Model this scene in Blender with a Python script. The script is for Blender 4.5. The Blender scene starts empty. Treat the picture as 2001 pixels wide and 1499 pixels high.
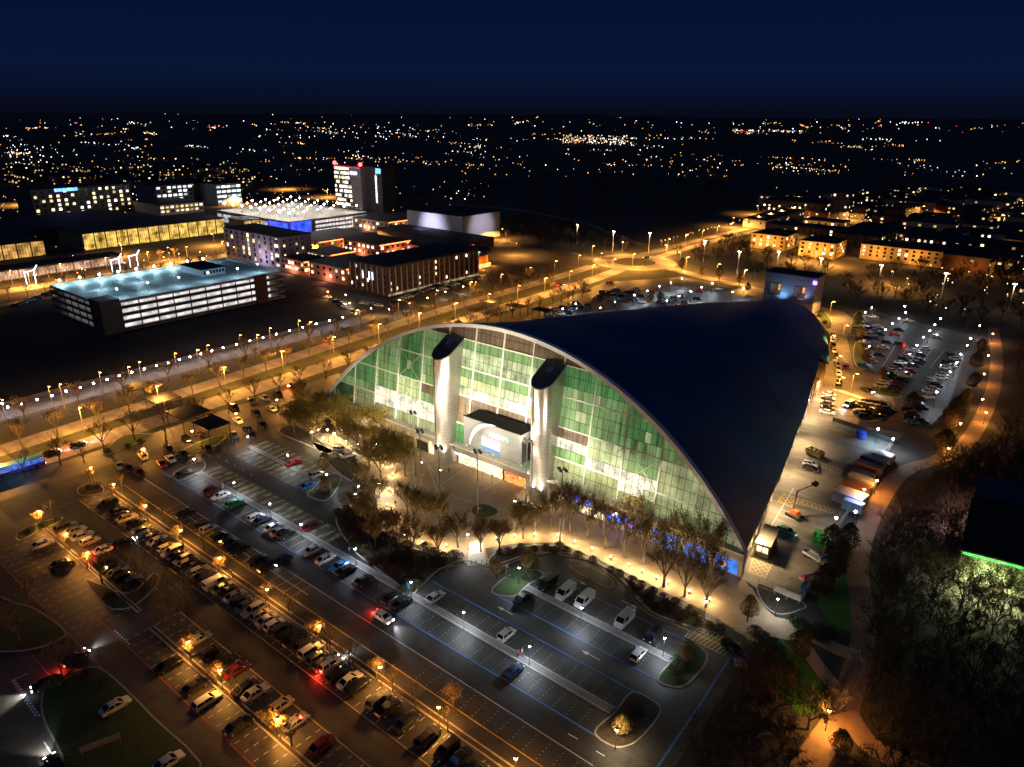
import bpy, math, random
from mathutils import Vector, Matrix
random.seed(7)
sc = bpy.context.scene
# ------------------------------------------------------------------ camera
F = 1420.0; CX = 1000.5; CY = 749.5; CAMH = 88.0
PITCH = math.atan((750-217)/F); ROLL = 0.0085; GRID = math.radians(-39.0)
UU = Vector((math.cos(GRID), math.sin(GRID), 0)); VV = Vector((-math.sin(GRID), math.cos(GRID), 0))
def touv(w): return Vector((w.dot(UU), w.dot(VV), w.z))
_f = Vector((0, math.cos(PITCH), -math.sin(PITCH))); _u = Vector((0, math.sin(PITCH), math.cos(PITCH))); _r = Vector((1, 0, 0))
CR = touv(_r*math.cos(ROLL)+_u*math.sin(ROLL)); CU = touv(-_r*math.sin(ROLL)+_u*math.cos(ROLL)); CF = touv(_f)
cd = bpy.data.cameras.new('camera'); cam = bpy.data.objects.new('camera', cd)
bpy.context.collection.objects.link(cam)
cam.matrix_world = Matrix(((CR.x, CU.x, -CF.x, 0), (CR.y, CU.y, -CF.y, 0), (CR.z, CU.z, -CF.z, CAMH), (0, 0, 0, 1)))
cd.sensor_width = 36; cd.lens = F/2001*36; cd.clip_end = 60000; cd.clip_start = 1
sc.camera = cam
# ------------------------------------------------------------------ sky
w = bpy.data.worlds.new("World"); sc.world = w; w.use_nodes = True
nt = w.node_tree; N = nt.nodes; Lk = nt.links
bg = N['Background']; tc = N.new('ShaderNodeTexCoord'); sx = N.new('ShaderNodeSeparateXYZ'); cr = N.new('ShaderNodeValToRGB')
Lk.new(tc.outputs['Generated'], sx.inputs[0]); Lk.new(sx.outputs['Z'], cr.inputs[0]); Lk.new(cr.outputs[0], bg.inputs[0])
e = cr.color_ramp.elements
e[0].position = 0.0; e[0].color = (.0024, .0032, .0100, 1); e[1].position = 1.0; e[1].color = (.0003, .0010, .006, 1)
for p_, c_ in ((.012, (.0026, .0046, .0170)), (.045, (.0026, .0076, .0340)), (.13, (.0012, .0056, .0310)), (.30, (.0006, .0029, .0180))):
    q = e.new(p_); q.color = (*c_, 1)
bg.inputs[1].default_value = 1.0
sd = bpy.data.lights.new('dusk_light', 'SUN'); so = bpy.data.objects.new('dusk_light', sd); bpy.context.collection.objects.link(so)
sd.energy = 0.15; sd.angle = math.radians(40); sd.color = (.30, .50, 1.0); so.rotation_euler = (math.radians(20), math.radians(-14), 0)
sc.view_settings.view_transform = 'Standard'; sc.view_settings.look = 'None'; sc.view_settings.exposure = 0.0; sc.view_settings.gamma = 1.0
sc.cycles.max_bounces = 4; sc.cycles.diffuse_bounces = 2; sc.cycles.glossy_bounces = 2; sc.cycles.transmission_bounces = 2; sc.cycles.transparent_max_bounces = 6
sc.cycles.use_denoising = True; sc.cycles.sample_clamp_indirect = 3.0; sc.cycles.sample_clamp_direct = 0
sc.cycles.use_light_tree = True; sc.cycles.caustics_reflective = False; sc.cycles.caustics_refractive = False

# ------------------------------------------------------------------ helpers
def ray(px, py): return CF + CR*((px-CX)/F) - CU*((py-CY)/F)
def g(px, py, z=0.0):
    """the ground point seen at a place of the survey picture"""
    d = ray(px, py); t = (z-CAMH)/d.z
    return Vector((d.x*t, d.y*t, z))
coll = bpy.context.scene.collection
def link(o, parent=None):
    coll.objects.link(o)
    if parent: o.parent = parent
    return o
def tag(o, label=None, cat=None, group=None, kind=None):
    if label: o['label'] = label
    if cat: o['category'] = cat
    if group: o['group'] = group
    if kind: o['kind'] = kind
    return o
def empty(name, loc, label, cat, group=None, rz=0.0):
    o = bpy.data.objects.new(name, None); link(o); o.location = loc; o.rotation_euler = (0, 0, rz); o.empty_display_size = .3
    return tag(o, label, cat, group)
class MB:
    def __init__(s): s.v = []; s.f = []; s.m = []; s.c = 0
    def mat(s, i): s.c = i; return s
    def add(s, vs, fs):
        b = len(s.v); s.v += [tuple(p) for p in vs]
        for f in fs: s.f.append(tuple(b+i for i in f)); s.m.append(s.c)
        return s
    def quad(s, a, b, c, d): return s.add([a, b, c, d], [(0, 1, 2, 3)])
    def poly(s, pts): return s.add(pts, [tuple(range(len(pts)))])
    def box(s, x0, x1, y0, y1, z0, z1):
        return s.add([(x0,y0,z0),(x1,y0,z0),(x1,y1,z0),(x0,y1,z0),(x0,y0,z1),(x1,y0,z1),(x1,y1,z1),(x0,y1,z1)],
                     [(0,3,2,1),(4,5,6,7),(0,1,5,4),(1,2,6,5),(2,3,7,6),(3,0,4,7)])
    def cbox(s, cx, cy, cz, sx, sy, sz): return s.box(cx-sx/2, cx+sx/2, cy-sy/2, cy+sy/2, cz-sz/2, cz+sz/2)
    def prism(s, pts, z0, z1, top=True, bottom=False):
        n = len(pts); a = sum(pts[i][0]*pts[(i+1) % n][1]-pts[(i+1) % n][0]*pts[i][1] for i in range(n))
        if a < 0: pts = pts[::-1]
        vs = [(p[0], p[1], z0) for p in pts]+[(p[0], p[1], z1) for p in pts]
        fs = [(i, (i+1) % n, n+(i+1) % n, n+i) for i in range(n)]
        if top: fs.append(tuple(range(n, 2*n)))
        if bottom: fs.append(tuple(range(n-1, -1, -1)))
        return s.add(vs, fs)
    def tube(s, p0, p1, r0, r1=None, n=6, caps=True):
        r1 = r0 if r1 is None else r1
        p0 = Vector(p0); p1 = Vector(p1); d = (p1-p0)
        if d.length < 1e-6: return s
        d.normalize(); a = d.cross(Vector((0, 0, 1)) if abs(d.z) < .9 else Vector((1, 0, 0))).normalized(); b = d.cross(a)
        vs = []
        for p, r in ((p0, r0), (p1, r1)):
            for i in range(n):
                t = 2*math.pi*i/n; vs.append(p+a*(r*math.cos(t))+b*(r*math.sin(t)))
        fs = [(i, (i+1) % n, n+(i+1) % n, n+i) for i in range(n)]
        if caps: fs += [tuple(range(n-1, -1, -1)), tuple(range(n, 2*n))]
        return s.add(vs, fs)
    def bar(s, p0, p1, wd, ht):
        """a rectangular bar between two points, wd across (horizontal), ht in depth"""
        p0 = Vector(p0); p1 = Vector(p1); d = (p1-p0).normalized()
        a = d.cross(Vector((0, 1, 0)) if abs(d.y) < .9 else Vector((0, 0, 1))).normalized(); b = d.cross(a)
        vs = [p+a*(wd/2*i)+b*(ht/2*j) for p in (p0, p1) for i, j in ((-1,-1),(1,-1),(1,1),(-1,1))]
        return s.add(vs, [(0,1,2,3),(7,6,5,4),(0,4,5,1),(1,5,6,2),(2,6,7,3),(3,7,4,0)])
    def ball(s, c, r, n=8, m=5, sz=1.0):
        vs = [(c[0], c[1], c[2]+r*sz)]
        for j in range(1, m):
            ph = math.pi*j/m
            for i in range(n):
                t = 2*math.pi*i/n; vs.append((c[0]+r*math.sin(ph)*math.cos(t), c[1]+r*math.sin(ph)*math.sin(t), c[2]+r*sz*math.cos(ph)))
        vs.append((c[0], c[1], c[2]-r*sz)); L = len(vs)-1
        fs = [(0, 1+i, 1+(i+1) % n) for i in range(n)]
        for j in range(m-2):
            for i in range(n): fs.append((1+j*n+i, 1+(j+1)*n+i, 1+(j+1)*n+(i+1) % n, 1+j*n+(i+1) % n))
        fs += [(L, 1+(m-2)*n+(i+1) % n, 1+(m-2)*n+i) for i in range(n)]
        return s.add(vs, fs)
    def mesh(s, name, mats, smooth=False):
        me = bpy.data.meshes.new(name); me.from_pydata(s.v, [], s.f)
        if not isinstance(mats, (list, tuple)): mats = [mats]
        for m in mats: me.materials.append(m)
        if len(mats) > 1: me.polygons.foreach_set('material_index', s.m)
        if smooth: me.polygons.foreach_set('use_smooth', [True]*len(me.polygons))
        me.update(); return me
    def build(s, name, mats, parent=None, loc=(0, 0, 0), rz=0.0, smooth=False, kind=None):
        o = bpy.data.objects.new(name, s.mesh(name, mats, smooth)); link(o, parent)
        o.location = loc; o.rotation_euler = (0, 0, rz)
        if kind: o['kind'] = kind
        return o
def inst(name, me, parent=None, loc=(0, 0, 0), rz=0.0, scale=None):
    o = bpy.data.objects.new(name, me); link(o, parent); o.location = loc; o.rotation_euler = (0, 0, rz)
    if scale: o.scale = scale if isinstance(scale, tuple) else (scale,)*3
    return o
def smooth_line(pts, n=6, closed=False):
    out = []; L = len(pts); rng = range(L if closed else L-1)
    gt = (lambda i: pts[i % L]) if closed else (lambda i: pts[max(0, min(L-1, i))])
    for i in rng:
        p0, p1, p2, p3 = gt(i-1), gt(i), gt(i+1), gt(i+2)
        for k in range(n):
            t = k/n
            out.append(tuple(.5*((2*p1[j])+(-p0[j]+p2[j])*t+(2*p0[j]-5*p1[j]+4*p2[j]-p3[j])*t*t+(-p0[j]+3*p1[j]-3*p2[j]+p3[j])*t**3) for j in (0, 1)))
    if not closed: out.append(tuple(pts[-1][:2]))
    return out
def G2(pts): return [tuple(g(*p)[:2]) for p in pts]
def offset(pts, d, closed=True):
    n = len(pts); out = []
    for i in range(n):
        a = pts[(i-1) % n] if closed or i > 0 else pts[i]; b = pts[(i+1) % n] if closed or i < n-1 else pts[i]
        dx, dy = b[0]-a[0], b[1]-a[1]; l = math.hypot(dx, dy) or 1
        out.append((pts[i][0]-dy/l*d, pts[i][1]+dx/l*d))
    return out
def ccw(pts):
    n = len(pts); a = sum(pts[i][0]*pts[(i+1) % n][1]-pts[(i+1) % n][0]*pts[i][1] for i in range(n))
    return pts if a > 0 else pts[::-1]

# ------------------------------------------------------------------ materials
MATS = {}
def mat(name, col, rough=.8, var=.25, scale=1.0, metal=0.0, bump=0.0, emis=None, est=0.0, col2=None, spec=.5, objcol=False, detail=6, coat=0.0, sampling=False, contrast=None, streak=None):
    if name in MATS: return MATS[name]
    m = bpy.data.materials.new(name); m.use_nodes = True; n = m.node_tree.nodes; l = m.node_tree.links
    b = n['Principled BSDF']; b.inputs['Roughness'].default_value = rough; b.inputs['Metallic'].default_value = metal
    b.inputs['Specular IOR Level'].default_value = spec
    if coat: b.inputs['Coat Weight'].default_value = coat; b.inputs['Coat Roughness'].default_value = .05
    tcn = n.new('ShaderNodeTexCoord'); src = tcn.outputs['Object']
    if streak:
        mp = n.new('ShaderNodeMapping'); mp.inputs['Scale'].default_value = streak; l.new(src, mp.inputs[0]); src = mp.outputs[0]
    nz = n.new('ShaderNodeTexNoise'); nz.inputs['Scale'].default_value = scale; nz.inputs['Detail'].default_value = detail; nz.inputs['Roughness'].default_value = .6
    l.new(src, nz.inputs['Vector'])
    mx = n.new('ShaderNodeMix'); mx.data_type = 'RGBA'
    c2 = col2 or tuple(c*(1-var) for c in col); c1 = col if col2 else tuple(min(1, c*(1+var)) for c in col)
    rp = n.new('ShaderNodeValToRGB'); rp.color_ramp.elements[0].position = contrast[0] if contrast else .3; rp.color_ramp.elements[1].position = contrast[1] if contrast else .7
    l.new(nz.outputs[0], rp.inputs[0]); l.new(rp.outputs[0], mx.inputs[0])
    mx.inputs[6].default_value = (*c2, 1); mx.inputs[7].default_value = (*c1, 1); out = mx.outputs[2]
    if objcol:
        oi = n.new('ShaderNodeObjectInfo'); m2 = n.new('ShaderNodeMix'); m2.data_type = 'RGBA'; m2.blend_type = 'MULTIPLY'; m2.inputs[0].default_value = 1
        l.new(oi.outputs['Color'], m2.inputs[6]); l.new(out, m2.inputs[7]); out = m2.outputs[2]
    l.new(out, b.inputs['Base Color'])
    if bump:
        bp = n.new('ShaderNodeBump'); bp.inputs['Strength'].default_value = bump; bp.inputs['Distance'].default_value = .05
        l.new(nz.outputs[0], bp.inputs['Height']); l.new(bp.outputs[0], b.inputs['Normal'])
    if emis:
        b.inputs['Emission Color'].default_value = (*emis, 1); b.inputs['Emission Strength'].default_value = est
        if not sampling: m.cycles.emission_sampling = 'NONE'
    MATS[name] = m; return m
def glow(name, col, st, scale=.6, lo=.45, objvar=False, streak=None):
    """a lit window or sign: its own light, uneven like a room behind glass"""
    if name in MATS: return MATS[name]
    m = mat(name, (.05, .05, .05), rough=.3, var=.1, emis=col, est=st); n = m.node_tree.nodes; l = m.node_tree.links; b = n['Principled BSDF']
    t2 = n.new('ShaderNodeTexCoord'); nz = n.new('ShaderNodeTexNoise'); nz.inputs['Scale'].default_value = scale; nz.inputs['Detail'].default_value = 3
    src = t2.outputs['Object']
    if streak: mp = n.new('ShaderNodeMapping'); mp.inputs['Scale'].default_value = streak; l.new(src, mp.inputs[0]); src = mp.outputs[0]
    l.new(src, nz.inputs[0]); mr = n.new('ShaderNodeMapRange'); mr.inputs[1].default_value = .3; mr.inputs[2].default_value = .7
    mr.inputs[3].default_value = st*lo; mr.inputs[4].default_value = st*(2-lo); l.new(nz.outputs[0], mr.inputs[0]); o = mr.outputs[0]
    if objvar:
        oi = n.new('ShaderNodeObjectInfo'); mu = n.new('ShaderNodeMath'); mu.operation = 'MULTIPLY'; m3 = n.new('ShaderNodeMapRange'); m3.inputs[3].default_value = .25; m3.inputs[4].default_value = 1.6
        l.new(oi.outputs['Random'], m3.inputs[0]); l.new(m3.outputs[0], mu.inputs[0]); l.new(o, mu.inputs[1]); o = mu.outputs[0]
    l.new(o, b.inputs['Emission Strength']); return m
asph = mat('asphalt', (.046, .043, .040), rough=.6, scale=.22, var=.28, detail=12, bump=.15)
asph_dark = mat('asphalt_dark', (.030, .0285, .027), rough=.7, scale=.3, var=.3, detail=10)
road_pale = mat('road_pale', (.19, .17, .15), rough=.75, scale=.35, var=.22, detail=10)
yard_m = mat('yard_concrete', (.150, .138, .120), rough=.7, scale=.18, var=.3, detail=12, bump=.1)
soil = mat('soil', (.05, .036, .022), rough=.95, scale=1.5, var=.5, detail=10, bump=.6)
def weather(m, patch=.035, lo=.62, hi=1.35, speck=.0):
    n = m.node_tree.nodes; l = m.node_tree.links; b = n['Principled BSDF']; src = b.inputs['Base Color'].links[0].from_socket
    t = n.new('ShaderNodeTexCoord'); nz = n.new('ShaderNodeTexNoise'); nz.inputs['Scale'].default_value = patch; nz.inputs['Detail'].default_value = 8; nz.inputs['Distortion'].default_value = .8
    l.new(t.outputs['Object'], nz.inputs[0]); mr = n.new('ShaderNodeMapRange'); mr.inputs[1].default_value = .35; mr.inputs[2].default_value = .65; mr.inputs[3].default_value = lo; mr.inputs[4].default_value = hi; l.new(nz.outputs[0], mr.inputs[0])
    # long tyre-worn bands along the lanes and oil spots in the bays
    mp = n.new('ShaderNodeMapping'); mp.inputs['Scale'].default_value = (.02, .45, 1); l.new(t.outputs['Object'], mp.inputs[0]); n2 = n.new('ShaderNodeTexNoise'); n2.inputs['Scale'].default_value = 1.0; n2.inputs['Detail'].default_value = 5; l.new(mp.outputs[0], n2.inputs[0])
    m2 = n.new('ShaderNodeMapRange'); m2.inputs[1].default_value = .35; m2.inputs[2].default_value = .65; m2.inputs[3].default_value = .75; m2.inputs[4].default_value = 1.2; l.new(n2.outputs[0], m2.inputs[0])
    vo = n.new('ShaderNodeTexVoronoi'); vo.inputs['Scale'].default_value = .32; l.new(t.outputs['Object'], vo.inputs['Vector']); m3 = n.new('ShaderNodeMapRange'); m3.inputs[1].default_value = .08; m3.inputs[2].default_value = .22; m3.inputs[3].default_value = .55; m3.inputs[4].default_value = 1.0; l.new(vo.outputs['Distance'], m3.inputs[0])
    a = n.new('ShaderNodeMath'); a.operation = 'MULTIPLY'; l.new(mr.outputs[0], a.inputs[0]); l.new(m2.outputs[0], a.inputs[1]); c = n.new('ShaderNodeMath'); c.operation = 'MULTIPLY'; l.new(a.outputs[0], c.inputs[0]); l.new(m3.outputs[0], c.inputs[1]); out = c.outputs[0]
    if speck:
        v2 = n.new('ShaderNodeTexVoronoi'); v2.inputs['Scale'].default_value = 1.1; l.new(t.outputs['Object'], v2.inputs['Vector']); m4 = n.new('ShaderNodeMapRange'); m4.inputs[1].default_value = .05; m4.inputs[2].default_value = .09; m4.inputs[3].default_value = speck; m4.inputs[4].default_value = 0; l.new(v2.outputs['Distance'], m4.inputs[0])
        ad = n.new('ShaderNodeMath'); ad.operation = 'ADD'; l.new(out, ad.inputs[0]); l.new(m4.outputs[0], ad.inputs[1]); out = ad.outputs[0]
    vm = n.new('ShaderNodeVectorMath'); vm.operation = 'SCALE'; l.new(src, vm.inputs[0]); l.new(out, vm.inputs['Scale']); l.new(vm.outputs[0], b.inputs['Base Color'])
for m_ in (asph, asph_dark): weather(m_, speck=3.0)
weather(road_pale, .05, .75, 1.25); weather(yard_m, .06, .7, 1.25, .8)
grass = mat('grass', (.035, .062, .015), rough=.95, scale=2.0, var=.45, detail=12, bump=.5)
grass_dark = mat('grass_dark', (.060, .050, .044), col2=(.018, .016, .016), rough=1, scale=.006, detail=14)
field_m = mat('bare_field', (.022, .016, .017), rough=1, scale=.03, var=.5, detail=12)
paving = mat('paving', (.38, .265, .15), rough=.8, scale=.5, var=.18, detail=8)
paving_red = mat('paving_red', (.20, .12, .08), rough=.8, scale=.5, var=.22, detail=8)
kerb_m = mat('kerb_stone', (.32, .29, .25), rough=.8, scale=1.2, var=.25)
walk_m = mat('walkway_slab', (.16, .165, .165), rough=.7, scale=1.4, var=.2)
white_p = mat('white_paint', (.62, .62, .60), rough=.7, scale=3, var=.2)
yellow_p = mat('yellow_paint', (.62, .44, .10), rough=.7, scale=3, var=.25)
blue_p = mat('blue_paint', (.06, .20, .50), rough=.7, scale=2, var=.25)
red_p = mat('red_line', (.35, .07, .05), rough=.7, scale=2, var=.3)
steel = mat('brushed_steel', (.42, .41, .39), rough=.34, metal=.85, scale=4, var=.1)
pole_m = mat('painted_pole', (.05, .05, .055), rough=.5, scale=4, var=.1)
pole_g = mat('galvanised_pole', (.30, .30, .29), rough=.5, scale=4, var=.1, metal=.3)
dark_roof = mat('dark_roof', (.012, .013, .020), rough=.7, scale=.2, var=.3)
bulb_sodium = mat('bulb_sodium', (1, .6, .2), emis=(1, .42, .09), est=60)
bulb_white = mat('bulb_white', (1, 1, 1), emis=(.75, .88, 1), est=60)
bulb_warm = mat('bulb_warm', (1, 1, .9), emis=(1, .86, .55), est=45)
PWR = 3.5
LDATA = {}
def lamp_light(parent, loc, power, col, radius=.15, kind='POINT', spot=None, aim=None, name='bulb_light', blend=.6):
    key = (power, col, radius, kind, spot, blend)
    if key not in LDATA:
        ld = bpy.data.lights.new(name, kind); ld.energy = power*PWR; ld.color = col; ld.shadow_soft_size = radius
        if kind == 'SPOT': ld.spot_size = math.radians(spot); ld.spot_blend = blend
        LDATA[key] = ld
    o = bpy.data.objects.new(name, LDATA[key]); link(o, parent); o.location = loc
    if aim is not None: o.rotation_euler = (Vector(aim)-Vector(loc)).to_track_quat('-Z', 'Y').to_euler()
    return o
SOD = (1.0, .42, .07); WHT = (.80, .90, 1.0); WRM = (1.0, .74, .40)
# ------------------------------------------------------------------ the ground and everything laid on it
def sheet(name, pts, z, m, kind='structure'):
    return MB().poly([(p[0], p[1], z) for p in ccw(pts)]).build(name, m, kind=kind)
def ribbon(name, pts, width, z, m, n=6):
    p = smooth_line(pts, n) if n > 1 else pts
    a = offset(p, width/2, False); b = offset(p, -width/2, False); mb = MB()
    for i in range(len(p)-1): mb.quad((*b[i], z), (*b[i+1], z), (*a[i+1], z), (*a[i], z))
    return mb.build(name, m, kind='structure')
def rect(u0, u1, v0, v1): return [(u0, v0), (u1, v0), (u1, v1), (u0, v1)]
def island(name, pts, m, z=.14, kw=.28, rnd=True):
    """a raised bed: stone kerb ring with its surface inside"""
    p = ccw(smooth_line(pts, 4, True) if rnd else pts); q = offset(p, kw)
    mb = MB(); n = len(p)
    for i in range(n):
        j = (i+1) % n
        mb.mat(0).quad((*p[i], 0), (*p[j], 0), (*p[j], z), (*p[i], z)); mb.quad((*p[i], z), (*p[j], z), (*q[j], z), (*q[i], z))
    mb.mat(1).poly([(*a, z-.004) for a in q])
    return mb.build(name, [kerb_m, m], kind='structure')
R0 = 14500
gr = MB()
ring = [(R0*math.cos(t*math.pi/24), R0*math.sin(t*math.pi/24), 0) for t in range(48)]
gr.poly(ring); gr.build('ground', grass_dark, kind='structure')
sheet('field', G2([(-120, 540), (120, 600), (204, 650), (545, 568), (560, 572), (702, 606), (690, 617), (0, 796), (-120, 826)]), .012, field_m)
verge = mat('verge_grass', (.030, .032, .010), rough=.95, scale=.5, var=.5, detail=12, bump=.4)
sheet('verge', rect(-241, -184, -60, 420), .014, verge)
sheet('service_road', [(-254, 30), (-243, 30), (-245, 215), (-255, 215)], .02, mat('service_asphalt', (.085, .075, .066), rough=.75, scale=.3, var=.3, detail=12))
BL = [(-204, -20), (-205, 20), (-207.5, 67), (-211, 150), (-215.5, 250), (-217, 330), (-221, 374)]
BU = [(-216, -20), (-218.5, 20), (-221.5, 58), (-226, 124), (-230, 170), (-234, 230), (-235, 266), (-236, 332), (-239, 372)]
ribbon('road', BL, 9, .024, road_pale); ribbon('road', BU, 8, .024, road_pale)
rc = g(1240, 512); rc = (rc.x, rc.y)
def disc(cx, cy, r, n=40): return [(cx+r*math.cos(2*math.pi*i/n), cy+r*math.sin(2*math.pi*i/n)) for i in range(n)]
sheet('roundabout_road', disc(*rc, 26), .028, road_pale); sheet('roundabout_island', disc(*rc, 13), .040, verge)
ribbon('road', [(rc[0]+4, rc[1]+10), (-223, 450), (-222, 520), (-214, 600), (-205, 680), (-200, 760)], 7, .032, road_pale)
ribbon('road', [(rc[0]-10, rc[1]+8), (-234, 450), (-232, 520), (-226, 600), (-217, 680), (-211, 760)], 7, .032, road_pale)
ribbon('road', G2([(1262, 512), (1300, 522), (1340, 533), (1400, 548), (1480, 566), (1560, 590), (1640, 640)]), 8, .034, road_pale)
ribbon('road', [(rc[0]-6, rc[1]), (-270, 398), (-330, 410), (-420, 430), (-520, 470), (-640, 500)], 7, .034, asph)
ribbon('road', G2([(850, 399), (1000, 409), (1140, 436), (1190, 455), (1260, 480)]), 5, .030, road_pale)
# the car park
sheet('car_park', [(-201, -40), (-34.5, -40), (-30.5, 60), (-31.5, 112), (-45, 118), (-160, 126), (-185, 150), (-201, 150)], .018, asph)
sheet('lane', rect(-176, -34, 48.4, 53.5), .024, asph_dark); sheet('lane', rect(-176, -36, 68.8, 73.2), .024, asph_dark)
sheet('lane', rect(-176, -90, 85.3, 90.2), .024, asph_dark); sheet('lane', rect(-172, -34, 26, 32.2), .024, asph_dark)
sheet('frontage_road', [(-190, 40), (-177, 40), (-177, 150), (-190, 150)], .022, asph_dark)
# striped west bays of block paving, hedge shadows painted in as dark mottling
bayp = mat('hedge_shaded_blocks', (.34, .27, .12), col2=(.06, .055, .045), rough=.8, scale=1.1, detail=4, contrast=(.40, .60), streak=(1.0, .35, 1))
mb = MB()
for (v0, v1, ua, ub) in ((80.3, 84.9, -168, -117), (90.4, 95.2, -170, -133), (97.2, 101.8, -172, -139)):
    u = ua
    while u < ub:
        mb.quad((u+.7, v0, .026), (u+2.1, v0, .026), (u+2.1, v1, .026), (u+.7, v1, .026)); u += 2.5
mb.build('shade_mottled_bays', bayp, kind='structure')
# kerbed walkways between the rows
def walkway(name, u0, u1, v0, v1, h=.10):
    mb = MB(); mb.mat(0).box(u0, u1, v0, v0+.25, 0, h).box(u0, u1, v1-.25, v1, 0, h); mb.mat(1).box(u0+.01, u1-.01, v0+.25, v1-.25, 0, h-.01)
    return mb.build(name, [kerb_m, walk_m], kind='structure')
walkway('walkway', -171.5, -43.3, 78.3, 80.0); walkway('walkway', -73.2, -41.2, 94.4, 96.1); walkway('walkway', -172, -139, 95.6, 96.9)
island('planting_strip', rect(-176, -48, 59.9, 61.2), soil, rnd=False); island('planting_strip', rect(-118, -62, 42.1, 43.2), soil, rnd=False)
island('planting_strip', rect(-170, -124, 42.9, 43.8), soil, rnd=False)
isl = [('bed', [(-41.2, 89.8), (-38.2, 89.6), (-36.6, 92), (-36.4, 98), (-37.6, 100.8), (-40.6, 101.2), (-41.3, 97)], grass),
       ('bed', [(-43.2, 73.8), (-39.5, 73.2), (-37.4, 75.5), (-36.9, 80), (-37.4, 84.2), (-40, 85.2), (-43, 84.4), (-42.9, 79)], soil),
       ('bed', [(-77.8, 90.2), (-75.6, 89.8), (-73.0, 91.8), (-73.2, 96.4), (-72.6, 100.4), (-74.6, 101.2), (-77.4, 99), (-78.4, 94.6)], grass)]
for n_, p_, m_ in isl: island(n_, p_, m_)
for p_, m_ in (([(600, 968), (625, 979), (645, 974), (664, 947), (667, 932), (652, 925), (630, 935), (612, 955)], soil),
               ([(338, 930), (345, 921), (380, 905), (397, 902), (402, 912), (388, 925), (352, 940)], soil),
               ([(150, 960), (160, 950), (190, 945), (204, 955), (195, 966), (160, 969)], soil),
               ([(30, 1052), (42, 1036), (85, 1020), (122, 1011), (114, 1022), (80, 1036), (44, 1056)], grass),
               ([(545, 845), (570, 830), (610, 850), (640, 872), (652, 880), (640, 888), (600, 870)], soil),
               ([(-60, 1150), (30, 1178), (70, 1190), (128, 1232), (115, 1252), (60, 1271), (0, 1275), (-60, 1275)], grass),
               ([(85, 1345), (110, 1325), (160, 1308), (205, 1310), (300, 1400), (395, 1515), (150, 1560), (120, 1480), (82, 1400)], grass),
               ([(165, 1130), (200, 1180), (232, 1192), (270, 1180), (310, 1140), (300, 1120), (250, 1160)], soil),
               ([(330, 900), (420, 872), (440, 850), (380, 868)], grass),
               ([(200, 890), (260, 870), (300, 850), (240, 852)], grass)):
    island('bed', G2(p_), m_)
sheet('left_road', G2([(-300, 1190), (0, 1300), (30, 1330), (80, 1402), (145, 1510), (180, 1600), (-300, 1600)]), .030, mat('concrete_road', (.10, .088, .066), rough=.8, scale=.25, var=.3, detail=12))
# the plaza in front of the leisure centre
PL = [(560, 800), (590, 850), (640, 868), (700, 905), (732, 960), (742, 1010), (778, 1052), (860, 1080), (905, 1080), (913, 1105), (956, 1101), (948, 1072), (1010, 1062), (1090, 1060), (1200, 1107), (1290, 1152), (1350, 1180), (1400, 1207), (1440, 1235), (1482, 1262), (1500, 1215), (1480, 1170), (1450, 1125), (1300, 1060), (1100, 975), (860, 880), (640, 790)]
sheet('plaza', G2(PL), .032, paving)
mb = MB()
def line_strip(mb, pts, wd, z, dash=None):
    a = offset(pts, wd/2, False); b = offset(pts, -wd/2, False)
    for i in range(len(pts)-1):
        if dash and i % 2: continue
        mb.quad((*b[i], z), (*b[i+1], z), (*a[i+1], z), (*a[i], z))
for ps in ([(816, 885), (850, 925), (870, 960), (930, 985), (1000, 1000), (1060, 1008)], [(835, 905), (868, 990), (900, 1015), (960, 1020)], [(866, 944), (905, 918), (930, 900)], [(935, 965), (985, 935)], [(790, 960), (800, 1000), (830, 1035), (880, 1052), (950, 1050)], [(808, 900), (812, 960), (830, 1010)]):
    line_strip(mb, smooth_line(G2(ps), 8), .35, .037)
mb.build('plaza_bands', mat('pale_band', (.50, .42, .32), rough=.8, scale=2), kind='structure')
sheet('entry_path', G2([(913, 1106), (950, 1102), (943, 1060), (918, 1062)]), .040, mat('pale_slab', (.50, .48, .42), rough=.8, scale=2))
for p_ in ([(655, 1015), (690, 985), (705, 935), (722, 950), (735, 1012), (775, 1056), (858, 1086), (902, 1088), (908, 1104), (862, 1112), (820, 1150), (800, 1158), (735, 1112), (690, 1075)],
           [(960, 1086), (1010, 1070), (1090, 1068), (1200, 1116), (1262, 1150), (1340, 1190), (1395, 1216), (1412, 1240), (1340, 1222), (1272, 1196), (1222, 1140), (1165, 1102), (1100, 1086), (1040, 1082), (962, 1106)],
           [(610, 865), (650, 880), (690, 912), (690, 940), (668, 930), (640, 905)],
           [(560, 795), (590, 780), (645, 795), (700, 830), (760, 865), (775, 890), (740, 905), (700, 880), (650, 850), (600, 845)]):
    island('planting_bed', G2(p_), soil)
island('bed', G2([(922, 992), (945, 985), (968, 993), (975, 1003), (955, 1012), (925, 1008)]), grass)
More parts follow.
